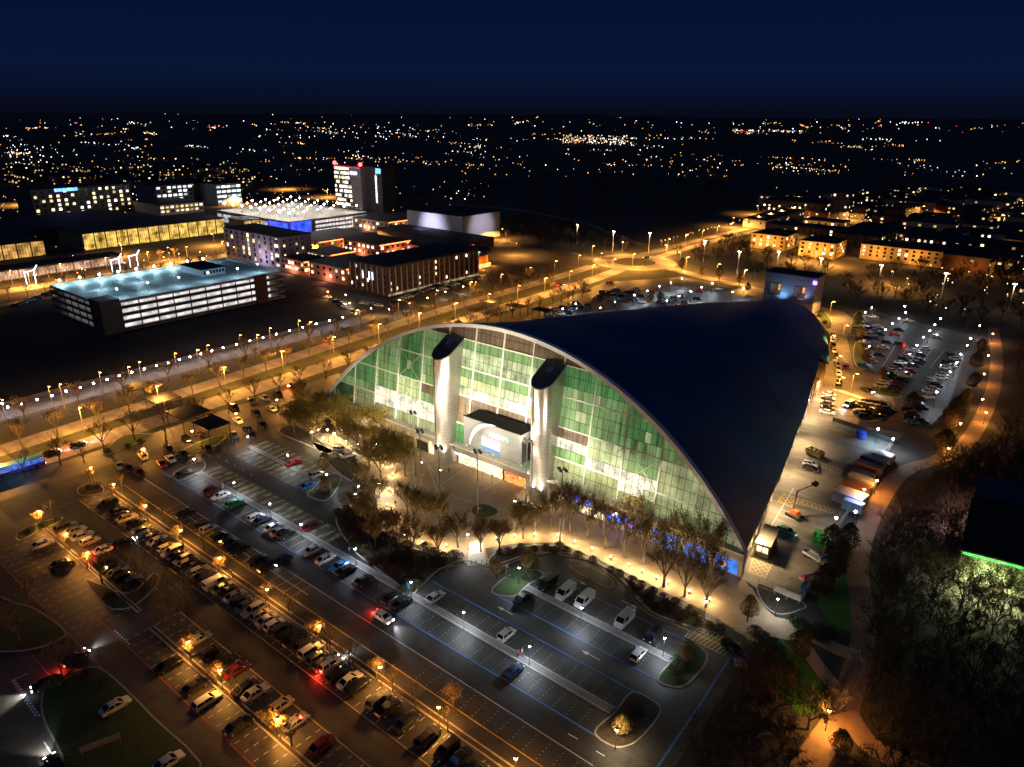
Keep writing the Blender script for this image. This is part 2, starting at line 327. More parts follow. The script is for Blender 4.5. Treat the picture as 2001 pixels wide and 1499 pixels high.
# painted marks
wm = MB(); bm = MB(); ym = MB(); rm = MB()
Z = .036
def stripe(mb, u0, u1, v0, v1): mb.quad((u0, v0, Z), (u1, v0, Z), (u1, v1, Z), (u0, v1, Z))
for v_, a_, b_ in ((73.35, -176, -40.6), (84.85, -88.6, -41.3), (89.6, -77.6, -40.9), (101.4, -76, -37.5)): stripe(bm, a_, b_, v_-.13, v_+.13)
line_strip(bm, [(-34.0, 103.1), (-33.2, 88), (-32.2, 60)], .3, Z)
for v_, a_, b_ in ((68.6, -176, -40), (48.1, -118, -60), (53.6, -176, -50), (63.8, -176, -44), (66.4, -150, -104)): stripe(ym if v_ in (53.6, 48.1, 63.8) else wm, a_, b_, v_-.07, v_+.07)
for v_, a_, b_ in ((32.4, -172, -60), (37.6, -128, -60), (26.2, -160, -90)): stripe(rm, a_, b_, v_-.1, v_+.1)
def bays(mb, u0, u1, v0, v1, step=2.5, dots=3, wd=.11):
    u = u0
    while u <= u1:
        L = (v1-v0)/(dots*2-1)
        for k in range(dots): stripe(mb, u-wd/2, u+wd/2, v0+2*k*L, v0+(2*k+1)*L)
        u += step
bays(wm, -118, -62, 38, 42, dots=3); bays(wm, -118, -62, 43.4, 47.8, dots=3); bays(wm, -166, -124, 33, 37.4, dots=3); bays(wm, -166, -126, 38.2, 42.6, dots=3)
bays(wm, -175, -48, 54, 59.5, dots=3)
bays(ym, -156, -104, 64, 68.4, dots=1, wd=.09); bays(wm, -168, -108, 73.6, 78, dots=1, wd=.09)
def dotbays(mb, u0, u1, v0, v1):
    u = u0
    while u <= u1:
        v = v0
        while v <= v1: stripe(mb, u-.065, u+.065, v-.065, v+.065); v += .8
        u += 2.5
for v0, v1, a_, b_ in ((74.0, 77.8, -106, -46), (80.6, 84.2, -88, -44), (90.4, 94.0, -70, -44), (96.6, 100.6, -70, -44), (64.4, 68.0, -72, -42)): dotbays(wm, a_, b_, v0, v1)
def dashed(mb, a, b, n, wd=.14):
    for k in range(n):
        t0 = k/n; t1 = (k+.55)/n
        p = [(a[0]+(b[0]-a[0])*t, a[1]+(b[1]-a[1])*t) for t in (t0, t1)]; line_strip(mb, p, wd, Z)
def arrow(mb, p, ang, s=1.0):
    c, sn = math.cos(ang), math.sin(ang)
    T = lambda x, y: (p[0]+(x*c-y*sn)*s, p[1]+(x*sn+y*c)*s, Z)
    mb.add([T(-2, -.1), T(.6, -.1), T(.6, .1), T(-2, .1)], [(0, 1, 2, 3)]); mb.add([T(.4, -.45), T(1.8, 0), T(.4, .45)], [(0, 1, 2)])
for q, an in (((986, 1193), math.pi), ((1153, 1280), math.pi), ((1133, 1137), 0), ((1232, 1182), 0), ((990, 1111), math.pi/2+.6)): arrow(wm, g(*q), an)
dashed(wm, g(1110, 1434), g(1145, 1454), 1); dashed(wm, g(1165, 1468), g(1195, 1486), 1)
for o_ in (0, .7): dashed(wm, (-38.6+o_*.2, 67.4+o_), (-35.2, 67.4+o_), 5, .3)
for o_ in (0, .9):   # give-way dashes by the left road
    a = g(24+o_*5, 1330); b = g(72+o_*8, 1402); dashed(wm, a, b, 13, .35)
dashed(wm, g(224, 1232), g(256, 1262), 7, .3); dashed(wm, g(305, 1150), g(320, 1166), 6, .25)
dashed(wm, g(24, 1330), g(78, 1306), 1, .2); dashed(wm, g(86, 1450), g(112, 1490), 1, .2)
for k in range(5): dashed(wm, g(425+k*16, 891+k*9), g(432+k*16, 895+k*9), 1, .14)
# crossing with yellow hatching at the east end
yq = [g(1370, 1240), g(1395, 1238), g(1447, 1256), g(1412, 1285), g(1375, 1262)]
hu0, hu1, hv0, hv1 = -41, -34.5, 102.2, 106.6
for k in range(9):
    u = hu0+k*.75
    line_strip(ym, [(u, hv0), (u+.9, hv1)], .22, Z)
stripe(ym, hu0-.2, hu1+.6, hv0-.15, hv0); stripe(ym, hu0-.2, hu1+.6, hv1, hv1+.15)
for k in range(6): stripe(wm, hu0-.9, hu0-.5, hv0+k*.75, hv0+k*.75+.4); stripe(wm, hu0-1.5, hu0-1.1, hv0+k*.75, hv0+k*.75+.4)
line_strip(ym, smooth_line(G2([(1112, 1107), (1150, 1108), (1190, 1128), (1198, 1140), (1190, 1148), (1150, 1130), (1112, 1107)]), 5), .16, Z)
TK = smooth_line(G2([(865, 1112), (905, 1096), (960, 1108), (1005, 1093), (1050, 1085), (1110, 1082), (1165, 1098), (1215, 1136), (1265, 1192), (1330, 1220), (1425, 1262)]), 6)
line_strip(ym, offset(TK, -.5, False), .12, Z); line_strip(ym, offset(TK, -.8, False), .12, Z)
kb = MB()
for i in range(len(TK)-1):
    a, b = TK[i], TK[i+1]; c = offset(TK, .3, False)
    kb.quad((*a, 0), (*b, 0), (*b, .15), (*a, .15)); kb.quad((*a, .15), (*b, .15), (*c[i+1], .15), (*c[i], .15))
kb.build('kerb', kerb_m, kind='structure')
# ---- the service yard
YP = [(1447, 1128), (1478, 1150), (1566, 1180), (1592, 1130), (1612, 1075), (1650, 1010), (1690, 930), (1742, 872), (1768, 846), (1700, 836), (1665, 836), (1628, 822), (1640, 735), (1630, 700), (1560, 760), (1500, 1000)]
sheet('yard', G2(YP), .016, yard_m)
island('bed', G2([(1485, 1140), (1482, 1165), (1500, 1190), (1525, 1202), (1560, 1195), (1572, 1180)]), soil)
ROADE = [(1588, 596), (1650, 610), (1668, 625), (1658, 655), (1668, 717), (1690, 727), (1745, 735), (1745, 770), (1752, 795), (1700, 806), (1665, 838), (1625, 822), (1628, 760), (1632, 700), (1622, 655), (1600, 620)]
sheet('east_road', G2(ROADE), .022, yard_m)
sheet('car_park', G2([(1678, 607), (1700, 606), (1898, 655), (1852, 800), (1800, 850), (1755, 820), (1748, 765), (1752, 738), (1690, 727), (1668, 717), (1655, 662), (1672, 640)]), .028, asph)
sheet('car_park', G2([(1010, 630), (1090, 590), (1180, 552), (1330, 541), (1490, 572), (1490, 612), (1380, 612), (1000, 650)]), .020, asph)
for p_ in ([(1668, 618), (1680, 608), (1690, 618), (1684, 650), (1665, 656), (1660, 648)], [(1672, 670), (1688, 668), (1694, 700), (1692, 722), (1672, 714), (1667, 690)],
           [(1702, 756), (1722, 760), (1760, 772), (1752, 778), (1712, 770), (1700, 764)], [(1592, 606), (1606, 606), (1624, 625), (1625, 640), (1612, 640)],
           [(1676, 795), (1700, 782), (1740, 785), (1744, 800), (1715, 822), (1678, 820)]): island('bed', G2(p_), grass)
for k in range(15):   # zebra bars across the road by the yard
    a = g(1630+k*4.0, 760+k*1.35); stripe(wm, a.x-.35, a.x+.35, a.y-1.3, a.y+1.3) if 0 else wm.quad((a.x-.3, a.y-1.1, Z), (a.x+.3, a.y-1.1, Z), (a.x+.7, a.y+1.1, Z), (a.x+.1, a.y+1.1, Z))
for k in range(13):  # yard bays along the wall
    a = g(1565-k*7.2, 905+k*13.5) if 0 else None
for k in range(11): v = 142+k*2.6; stripe(wm, -43.2+(-.12)*(v-142), -38.6-.12*(v-142), v-.05, v+.05)
line_strip(wm, [(-43.4, 140), (-46.6, 170)], .16, Z)
def lattice(mb, quad, nu, nv):
    A, B, C, D = [Vector(q) for q in quad]
    def at(s, t): p = (A*(1-s)+B*s)*(1-t)+(D*(1-s)+C*s)*t; return (p.x, p.y)
    for k in range(-nv, nu):
        s0, t0, s1, t1 = k/nu, 0, (k+nv)/nu, 1
        if s0 < 0: t0 = -k/nv; s0 = 0
        if s1 > 1: t1 = (nu-k)/nv; s1 = 1
        if t1 > t0: line_strip(mb, [at(s0, t0), at(s1, t1)], .14, Z); line_strip(mb, [at(1-s0, t0), at(1-s1, t1)], .14, Z)
    for a, b in ((at(0, 0), at(1, 0)), (at(1, 0), at(1, 1)), (at(1, 1), at(0, 1)), (at(0, 1), at(0, 0))): line_strip(mb, [a, b], .14, Z)
lattice(ym, [g(1463, 1118), g(1495, 1130), g(1510, 1100), g(1472, 1088)], 3, 4)
lattice(ym, [g(1520, 980), g(1550, 992), g(1562, 975), g(1532, 964)], 3, 3); lattice(ym, [g(1562, 984), g(1640, 1008), g(1646, 1000), g(1568, 976)], 9, 1)
lattice(ym, [g(1600, 912), g(1660, 932), g(1665, 924), g(1606, 905)], 8, 1)
for u in range(5): line_strip(ym, [tuple(g(1607, 762+u*17)[:2]), tuple(g(1633, 764+u*17)[:2])], .12, Z)
line_strip(ym, G2([(1607, 762), (1602, 812)]), .12, Z); line_strip(ym, G2([(1633, 764), (1630, 815)]), .12, Z)
for vv in (0, 1, 2, 3, 4, 5): dashed(wm, g(1172+vv*40, 588-vv*3), g(1312+vv*34, 556+vv*3), 1, .15)
for vv in range(6): dashed(wm, g(1722+vv*24, 722-vv*1), g(1770+vv*24, 640+vv*5), 1, .15)
wm.build('white_markings', white_p, kind='structure'); bm.build('blue_markings', blue_p, kind='structure')
ym.build('yellow_markings', yellow_p, kind='structure'); rm.build('red_lines', red_p, kind='structure')
# footpaths on the east side
ribbon('path', G2([(1940, 640), (1948, 700), (1938, 770), (1900, 850), (1845, 893), (1765, 922), (1715, 985), (1685, 1055), (1676, 1120), (1685, 1190), (1688, 1250), (1670, 1320), (1648, 1390), (1610, 1450), (1560, 1520), (1500, 1580)]), 4.2, .038, paving_red)
ribbon('path', G2([(1652, 1380), (1668, 1415), (1700, 1455), (1760, 1490), (1850, 1530)]), 3.6, .042, paving_red)
ribbon('path', G2([(1545, 1222), (1590, 1245), (1640, 1270), (1690, 1285)]), 3.2, .040, paving)
ribbon('path', G2([(1555, 1235), (1590, 1290), (1625, 1335), (1655, 1370)]), 2.6, .044, paving)
ribbon('path', G2([(1440, 1150), (1470, 1195), (1505, 1222), (1550, 1232)]), 6.0, .042, paving)
sheet('lawn', G2([(1598, 1180), (1608, 1120), (1668, 1120), (1674, 1200), (1668, 1240), (1620, 1215)]), .026, mat('lawn_grass', (.03, .12, .008), rough=.95, scale=3, var=.4, detail=10, bump=.5))
sheet('lawn', G2([(1455, 1245), (1475, 1215), (1505, 1225), (1570, 1290), (1645, 1370), (1560, 1400), (1480, 1300)]), .022, MATS['lawn_grass'])
# ------------------------------------------------------------------ the leisure centre
def lined(name, base, period, frac, dark=.35, vert=False, vper=1.2, **k):
    """panels with fine dark joints every period metres in height (and along the wall)"""
    m = mat(name, base, **k); n = m.node_tree.nodes; l = m.node_tree.links; b = n['Principled BSDF']
    t = n.new('ShaderNodeTexCoord'); s = n.new('ShaderNodeSeparateXYZ'); l.new(t.outputs['Object'], s.inputs[0])
    def joint(out, per):
        a = n.new('ShaderNodeMath'); a.operation = 'DIVIDE'; a.inputs[1].default_value = per; l.new(out, a.inputs[0])
        f = n.new('ShaderNodeMath'); f.operation = 'FRACT'; l.new(a.outputs[0], f.inputs[0])
        c = n.new('ShaderNodeMath'); c.operation = 'GREATER_THAN'; c.inputs[1].default_value = frac; l.new(f.outputs[0], c.inputs[0]); return c.outputs[0]
    j = joint(s.outputs['Z'], period)
    if vert:
        j2 = joint(s.outputs['X'], vper); mu = n.new('ShaderNodeMath'); mu.operation = 'MULTIPLY'; l.new(j, mu.inputs[0]); l.new(j2, mu.inputs[1]); j = mu.outputs[0]
    src = b.inputs['Base Color'].links[0].from_socket
    mx = n.new('ShaderNodeMix'); mx.data_type = 'RGBA'; mx.inputs[6].default_value = tuple(c*dark for c in base)+(1,)
    l.new(j, mx.inputs[0]); l.new(src, mx.inputs[7]); l.new(mx.outputs[2], b.inputs['Base Color']); return m
def text(name, body, size, m, parent, loc, facing=0.0, tilt=math.pi/2, ext=.06, align='CENTER'):
    c = bpy.data.curves.new(name, 'FONT'); c.body = body; c.size = size; c.extrude = ext; c.align_x = align; c.align_y = 'CENTER'
    t = bpy.data.objects.new(name, c); coll.objects.link(t); dg = bpy.context.evaluated_depsgraph_get()
    me = bpy.data.meshes.new_from_object(t.evaluated_get(dg)); bpy.data.objects.remove(t); me.materials.clear(); me.materials.append(m)
    o = bpy.data.objects.new(name, me); link(o, parent); o.location = loc; o.rotation_euler = (tilt, 0, facing); return o
LC = empty('leisure_centre', (0, 0, 0), 'huge vaulted leisure centre with green glass arch front and dark blue shell roof', 'building')
UC, ZC, RR = -107.9, -45.8, 83.77
ZB = 6.5; V0 = 125.6; LEAN = .15
def fv(z, off=0): return V0+LEAN*(z-6.1)-off
def zarc(u, r=RR): return ZC+math.sqrt(max(0, r*r-(u-UC)**2))
gm = [glow('glass_deep', (.085, .25, .085), .50, .5, .25, False, (1.6, 1, .12)), glow('glass_green', (.19, .33, .13), .58, .5, .2, False, (1.4, 1, .12)), glow('glass_pale', (.40, .48, .24), .74, .4, .3, False, (1.2, 1, .2)),  # pane glow stands for room light, outside floodlight and reflections
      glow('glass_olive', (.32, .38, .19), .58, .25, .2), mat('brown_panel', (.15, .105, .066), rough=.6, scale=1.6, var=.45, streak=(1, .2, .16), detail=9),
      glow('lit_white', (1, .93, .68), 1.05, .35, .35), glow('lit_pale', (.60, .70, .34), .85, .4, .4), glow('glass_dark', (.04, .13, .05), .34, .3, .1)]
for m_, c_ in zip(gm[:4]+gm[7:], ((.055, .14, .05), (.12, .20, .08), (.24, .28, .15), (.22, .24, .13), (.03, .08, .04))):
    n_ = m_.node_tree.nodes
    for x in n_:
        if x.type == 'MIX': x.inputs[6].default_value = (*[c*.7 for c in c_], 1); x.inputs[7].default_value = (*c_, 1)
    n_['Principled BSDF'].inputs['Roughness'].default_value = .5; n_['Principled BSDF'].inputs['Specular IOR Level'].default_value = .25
def pane_kind(uc, zc, r):
    odd = r.random() < .03; bay = int((uc+107.65)//9.05); hb = random.Random(bay*31+int(zc//7.3)).random()
    if zc > 33.7 and -134.5 < uc < -69: return 4
    if -120.5 < uc < -93:
        if 11.8 < zc < 19.2: return 4
        if zc > 31.3: return 1
        if zc > 26.5: return 2 if odd else 6
        if zc > 24: return 2 if odd else 1
        if zc > 19.2: return 5 if (uc > -106.5 and (hb+zc/9) % 1 < .75 and not odd) else (6 if uc > -106.5 or zc < 21.6 else 2)
        return 0
    if (-134.9 < uc < -125.8 or -89 < uc < -79.9) and 16.7 < zc < 19.2: return 4
    if uc < -121:
        if -153 < uc and 9.2 < zc < 14.3: return 5
        if zc < 11.8: return 3 if uc > -162 or odd else 7
        if -153 < uc < -144 and zc < 14.3: return 5
        if -144 < uc < -134.9 and zc < 19.2: return 2
        return (1 if hb > .6 or -134.9 < uc else 0) if not odd else 2
    if -89 < uc < -79.9 and 14.3 < zc < 16.7: return 5
    if -80 < uc < -62 and 11.8 < zc < 14.3: return 5
    if -71 < uc < -62 and 9.2 < zc < 11.8: return 5 if uc < -66 else 6
    if uc > -62 and zc < 19.2: return 7 if odd or hb < .2 else 3
    if zc < 11.8: return 3
    if -80 < uc < -70 and zc < 19.2: return 2
    return 2 if odd else (0 if hb < .3 else 1)
rows = [ZB, 9.2, 11.8, 14.27, 16.73, 19.2, 21.6, 24.07, 26.5, 28.9, 31.3, 33.7, 36.1, 38.5]
rg = random.Random(3); mb = MB()
mulls = [UC+9.05*(k+.0) for k in range(-8, 9)]
mulls = [-107.65+9.05*k for k in range(-8, 9)]
for k in range(len(mulls)-1):
    for j in range(6):
        ua = mulls[k]+9.05*j/6+.055; ub = mulls[k]+9.05*(j+1)/6-.055
        ta, tb = zarc(ua)-.3, zarc(ub)-.3
        for i in range(len(rows)-1):
            z0, z1 = rows[i]+.055, rows[i+1]-.055
            a1, b1 = min(z1, ta), min(z1, tb)
            if a1 <= z0 and b1 <= z0: continue
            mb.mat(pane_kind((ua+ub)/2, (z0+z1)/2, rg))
            if a1 <= z0: x = ua+(ub-ua)*(z0-ta)/(tb-ta); mb.add([(x, fv(z0), z0), (ub, fv(z0), z0), (ub, fv(b1), b1)], [(0, 1, 2)])
            elif b1 <= z0: x = ub+(ua-ub)*(z0-tb)/(ta-tb); mb.add([(ua, fv(z0), z0), (x, fv(z0), z0), (ua, fv(a1), a1)], [(0, 1, 2)])
            else: mb.quad((ua, fv(z0), z0), (ub, fv(z0), z0), (ub, fv(b1), b1), (ua, fv(a1), a1))
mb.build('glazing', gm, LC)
# structure behind the panes
bk = MB(); nseg = 60; us = [UC-65.6+131.2*i/nseg for i in range(nseg+1)]
for a, b in zip(us, us[1:]): bk.quad((a, fv(ZB)+.12, ZB), (b, fv(ZB)+.12, ZB), (b, fv(zarc(b))+.12, zarc(b)), (a, fv(zarc(a))+.12, zarc(a)))
bk.build('back_frame', mat('joint_dark', (.02, .025, .02), rough=.8), LC)
frame_m = mat('frame_metal', (.75, .74, .66), rough=.5, scale=2, var=.1)
for u in mulls:
    if abs(u-UC) < 64 and zarc(u) > ZB+1: MB().bar((u, fv(ZB)-.12, ZB), (u, fv(zarc(u)-.2)-.12, zarc(u)-.2), .34, .22).build('mullion', frame_m, LC)
for z in (11.8, 19.2, 26.5, 33.7):
    hw = math.sqrt(RR**2-(z-ZC)**2)-.3; MB().bar((UC-hw, fv(z)-.09, z), (UC+hw, fv(z)-.09, z), .30, .16).build('transom', frame_m, LC)
br_m = mat('brace_metal', (.30, .44, .28), rough=.5)
for u0 in (-144, -70.8, -79.9):
    for z0, z1 in ((11.8, 19.2), (19.2, 26.5), (26.5, 33.7)):
        if zarc(u0) < z1 or zarc(u0+9) < z1 or (u0 == -79.9 and z0 > 12): continue
        for s in (0, 1):
            a = u0+.6 if s else u0+8.4; b = u0+8.4 if s else u0+.6
            MB().bar((a, fv(z0)-.04, z0), (b, fv(z1)-.04, z1), .22, .06).build('brace', br_m, LC)
# bright rim of the arch
rim = MB(); prev = None
for i in range(97):
    t = -1+2*i/96; hw = 66.2; u = UC+hw*math.sin(t*math.pi/2) ; r0, r1 = RR-.15, RR+.75
    th = math.asin(max(-1, min(1, (u-UC)/RR)))
    P_ = []
    for r_ in (r0, r1):
        x = UC+r_*math.sin(th); z = max(6.0, ZC+r_*math.cos(th))
        P_ += [(x, fv(z)-.75, z), (x, fv(z)+.5, z)]
    if prev:
        a, b = prev, P_
        rim.quad(a[0], b[0], b[2], a[2]); rim.quad(a[2], b[2], b[3], a[3]); rim.quad(a[0], a[1], b[1], b[0])
    prev = P_
rim.build('arch_rim', mat('rim_white', (.88, .86, .80), rough=.4, scale=2, var=.06), LC, smooth=False)
# ---- the shell roof
WT = [(126, 66.2), (147, 62.6), (172, 58.0), (197, 52.8), (223, 47.8), (240, 45.4), (257, 42.6), (276, 36.6), (299, 27.8), (321, 17), (333, 8), (337, 1.0)]
HT = [(126, 38.6), (155, 33.3), (180, 30.3), (212, 25.8), (250, 20.0), (275, 16.3), (296, 12.9), (316, 9.5), (333, 6.8), (337, 6.3)]
def interp(T, x):
    if x <= T[0][0]: return T[0][1]
    for (a, p), (b, q) in zip(T, T[1:]):
        if x <= b: return p+(q-p)*(x-a)/(b-a)
    return T[-1][1]
def smi(T, x): return (interp(T, x-6)+interp(T, x)*2+interp(T, x+6))/4
vs_ = sorted(set([126+i*3.5 for i in range(61)]+[256.5, 257.2, 337])); rf = MB(); M_ = 64; ez = 6.1; grid = []
for v in vs_:
    wd = interp(WT, v); h = smi(HT, v) if v > 140 else interp(HT, v); h = max(h, ez+.1); s_ = h-ez
    R_ = (wd*wd+s_*s_)/(2*s_); zc_ = h-R_; row = []
    lean = LEAN*max(0, 1-(v-126)/60)
    tr_ = interp([(212, 0), (240, 1.9), (256.5, 3.4), (257.2, 0)], v)
    for j in range(M_+1):
        th0 = math.asin(min(1, (wd-tr_)/R_)); th = th0*(-1+2*j/M_); u = UC+R_*math.sin(th); z = zc_+R_*math.cos(th)
        row.append((u, v+lean*(z-6.1)+.05, z+.02))
    grid.append(row)
for a, b in zip(grid, grid[1:]):
    i0 = len(rf.v); rf.v += a+b
    for j in range(M_): rf.f.append((i0+j, i0+j+1, i0+M_+1+j+1, i0+M_+1+j)); rf.m.append(0)
me = rf
roof_m = lined('roof_blue', (.003, .085, .20), 500, .0, dark=.72, vert=True, vper=3.3, rough=.62, scale=.06, var=.3, detail=10, spec=.12)
ro = me.build('roof', roof_m, LC, smooth=True)
# merge the rows so that the shell shades smoothly
import bmesh
bm_ = bmesh.new(); bm_.from_mesh(ro.data); bmesh.ops.remove_doubles(bm_, verts=bm_.verts, dist=.02); bm_.to_mesh(ro.data); bm_.free()
# standing seams run up the shell
sm_ = mat('seam_blue', (.012, .10, .40), rough=.5)
for j in (0, M_):
    fs = MB()
    for a, b in zip(grid, grid[1:]): p, q = a[j], b[j]; fs.quad(p, q, (q[0], q[1], q[2]-.7), (p[0], p[1], p[2]-.7))
    fs.build('eave_band', mat('eave_dark', (.05, .06, .10), rough=.5), LC)
# ---- side walls and podium
wl = lined('wall_panel', (.30, .25, .19), 3.0, .03, rough=.7, scale=.8, var=.18, vert=True, vper=3.0)
sw = MB()
for v, vn in zip(vs_, vs_[1:]):
    for s in (-1, 1):
        tq = [(212, 0), (240, 1.9), (256.5, 3.4), (257.2, 0)]; a = interp(WT, v)-1.0-interp(tq, v); b = interp(WT, vn)-1.0-interp(tq, vn)
        if b < .2: b = .2
        sw.quad((UC+s*a, v, 0), (UC+s*b, vn, 0), (UC+s*b, vn, 6.0), (UC+s*a, v, 6.0))
sw.build('side_wall', wl, LC)
plas = mat('pilaster_metal', (.5, .46, .38), rough=.6)
for k in range(22):
    v = 132+k*5.6; a = interp(WT, v)-.85; MB().box(UC+a-.15, UC+a+.12, v-.2, v+.2, 0, 5.9).build('pilaster', plas, LC)
fas = mat('fascia_metal', (.24, .215, .18), rough=.5, scale=.6, var=.18, streak=(.4, 1, 2))
MB().box(-173.9, -41.6, 125.35, 127, 3.9, 6.0).build('fascia', fas, LC)
MB().box(-174.2, -41.3, 123.9, 126.3, 6.02, 6.42).build('ledge', mat('ledge_pale', (.42, .38, .32), rough=.6, var=.15), LC)
MB().box(-174.0, -121.6, 125.6, 127, 0, 3.88).box(-97.0, -41.7, 125.6, 127, 0, 3.88).build('podium_wall', mat('render_wall', (.40, .35, .29), rough=.8, var=.12), LC)
MB().box(-121.0, -97.2, 126.6, 127, 0, 3.88).build('entrance_recess', mat('recess_dark', (.06, .05, .04), rough=.8), LC)
shop = glow('shop_glow', (1, .80, .50), 1.7, 1.2, .3); shop2 = glow('shop_glow_red', (1, .42, .10), 1.1, 1.4, .2)
for k in range(8):
    u = -120.4+k*1.9; MB().box(u, u+1.75, 126.4, 126.55, .15, 3.0).build('shop_window', shop, LC)
for k in range(5):
    u = -104.6+k*1.55; MB().box(u, u+1.4, 126.4, 126.55, .15, 2.9).build('shop_window', shop2, LC)
MB().box(-112.6, -105.4, 122.8, 126.3, 3.1, 3.35).build('entrance_canopy', glow('canopy_glow', (1, .85, .6), 1.3, 1.5), LC)
for u in (-112.2, -109.0, -105.8): MB().tube((u, 123.0, 0), (u, 123.0, 3.1), .09).build('canopy_post', steel, LC)
MB().box(-120.6, -117.4, 125.28, 125.33, 3.0, 3.6).build('shop_sign', glow('sign_white', (.9, .9, 1), 2.2, 2), LC)
text('shop_sign', "FOOD HALL", 1.0, glow('sign_red', (1, .07, .03), 3.0, 2), LC, (-101.2, 125.2, 3.55)) if 0 else MB().box(-102.9, -99.4, 125.28, 125.34, 3.2, 3.75).build('shop_sign', glow('sign_red', (1, .07, .03), 2.2, 2), LC)
for u, w_ in ((-140, 3.4), (-135.4, 4.2)): MB().box(u, u+w_, 125.45, 125.58, .1, 2.9).build('doorway', mat('door_dark', (.02, .018, .014), rough=.3), LC)
MB().box(-130.6, -128.9, 125.45, 125.57, .2, 2.8).build('shop_window', shop, LC)
ar = MB(); pp = [(-130.3, 3.0), (-130.1, 3.6), (-129.85, 3.8), (-129.6, 3.6), (-129.4, 3.0)]
for a, b in zip(pp, pp[1:]): ar.tube((a[0], 125.3, a[1]), (b[0], 125.3, b[1]), .08)
ar.build('yellow_sign', glow('sign_yellow', (1, .7, .15), 3, 2), LC)
text('sign_lettering', "CASINO", 1.75, glow('sign_blue', (.04, .13, 1), 4.5, 3, .7), LC, (-81.2, 125.2, 3.6))
for a, b in ((-88, -85), (-84.6, -81.6), (-81, -78), (-77.6, -74.6)): MB().box(a, b, 125.45, 125.57, .6, 2.4).build('shop_window', shop if a != -84.6 else glow('green_glow', (.55, .7, .4), .6), LC)
bpan = glow('poster_blue', (.02, .22, .9), .9, .7, .3); ring_w = glow('poster_wheel', (.9, .7, .6), .8, 4); wheel_d = mat('wheel_dark', (.06, .02, .02), rough=.4)
for a, b, wheel in ((-62.0, -60.3, 1), (-59.2, -55.9, 1), (-54.3, -49.2, 1), (-47.4, -45.2, 1), (-44.9, -42.7, 0)):
    p = MB().box(a, b, 125.45, 125.57, .3, 3.3).build('poster_panel', bpan, LC)
    if wheel:
        c = (a+b)/2+.3; q = MB()
        for r_, y_, mi in ((.85, 125.43, 0), (.58, 125.41, 1)):
            q.mat(mi); q.poly([(c+r_*math.cos(t*math.pi/8), y_, 1.7+r_*math.sin(t*math.pi/8)) for t in range(16)][::-1])
        q.build('wheel_picture', [ring_w, wheel_d], p)
pur = glow('neon_purple', (.30, .06, 1), 4.5, 2, .4); blu = glow('neon_blue', (.03, .12, 1), 6, 2, .4); wh = glow('neon_white', (.8, .8, 1), 6, 2, .4)
for u, z, m_, s in ((-74.5, 3.2, pur, .6), (-73.0, 2.2, blu, .7), (-71.6, 3.4, wh, .8), (-70.4, 2.3, blu, 1.0), (-68.9, 3.2, blu, .8), (-67.6, 1.9, pur, .7), (-66.3, 2.9, blu, .6), (-65, 1.8, pur, .5), (-72.4, 1.0, pur, .5)):
    MB().box(u-s*.7, u+s*.7, 125.3, 125.5, z-s*.5, z+s*.5).build('neon_panel', m_, LC)
# ---- the two steel fins
fin_m = lined('fin_steel', (.40, .38, .35), .95, .05, dark=.45, rough=.30, metal=.75, scale=.5, var=.12)
for c in (-123.7, -91.9):
    vc, r_ = 125.1, 2.85; outline = [(c+r_*math.cos(a), vc+r_*math.sin(a)) for a in [math.pi+math.pi*i/24 for i in range(25)]]
    outline = outline+[(c+r_, 130.6), (c-r_, 130.6)]
    zt = lambda v: 29.4+(v-122.3)*.58
    n = len(outline); fb = MB()
    for i in range(n):
        a, b = outline[i], outline[(i+1) % n]; fb.quad((*a, 0), (*b, 0), (*b, zt(b[1])), (*a, zt(a[1])))
    f = fb.build('steel_fin', fin_m, LC); f['label'] = 'rounded steel fin with dark sloping cap'
    cp = MB(); o2 = [(c+(p[0]-c)*1.04, vc+(p[1]-vc)*1.04) for p in outline]
    cp.poly([(*p, zt(p[1])+.25) for p in o2])
    for i in range(n): a, b = o2[i], o2[(i+1) % n]; cp.quad((*a, zt(a[1])-.05), (*b, zt(b[1])-.05), (*b, zt(b[1])+.25), (*a, zt(a[1])+.25))
    cp.build('fin_cap', mat('cap_dark', (.015, .03, .04), rough=.5), f)
    MB().add([(c-.9, 126.6, zt(126.6)+.4), (c+.8, 126.6, zt(126.6)+.4), (c+.8, 128.2, zt(128.2)+.4), (c-.9, 128.2, zt(128.2)+.4), (c-.9, 126.6, zt(126.6)+.26), (c+.8, 126.6, zt(126.6)+.26), (c+.8, 128.2, zt(128.2)+.26), (c-.9, 128.2, zt(128.2)+.26)], [(0,1,2,3),(0,4,5,1),(1,5,6,2),(2,6,7,3),(3,7,4,0)]).build('hatch', mat('hatch_grey', (.12, .12, .24), rough=.5), f)
    an = math.radians(252); x, y = c+(r_+.02)*math.cos(an), vc+(r_+.02)*math.sin(an)
    MB().box(x-.16, x+.16, y-.06, y+.03, 4.5, zt(y)-.1).build('slot', mat('slot_dark', (.03, .02, .015), rough=.8), f)
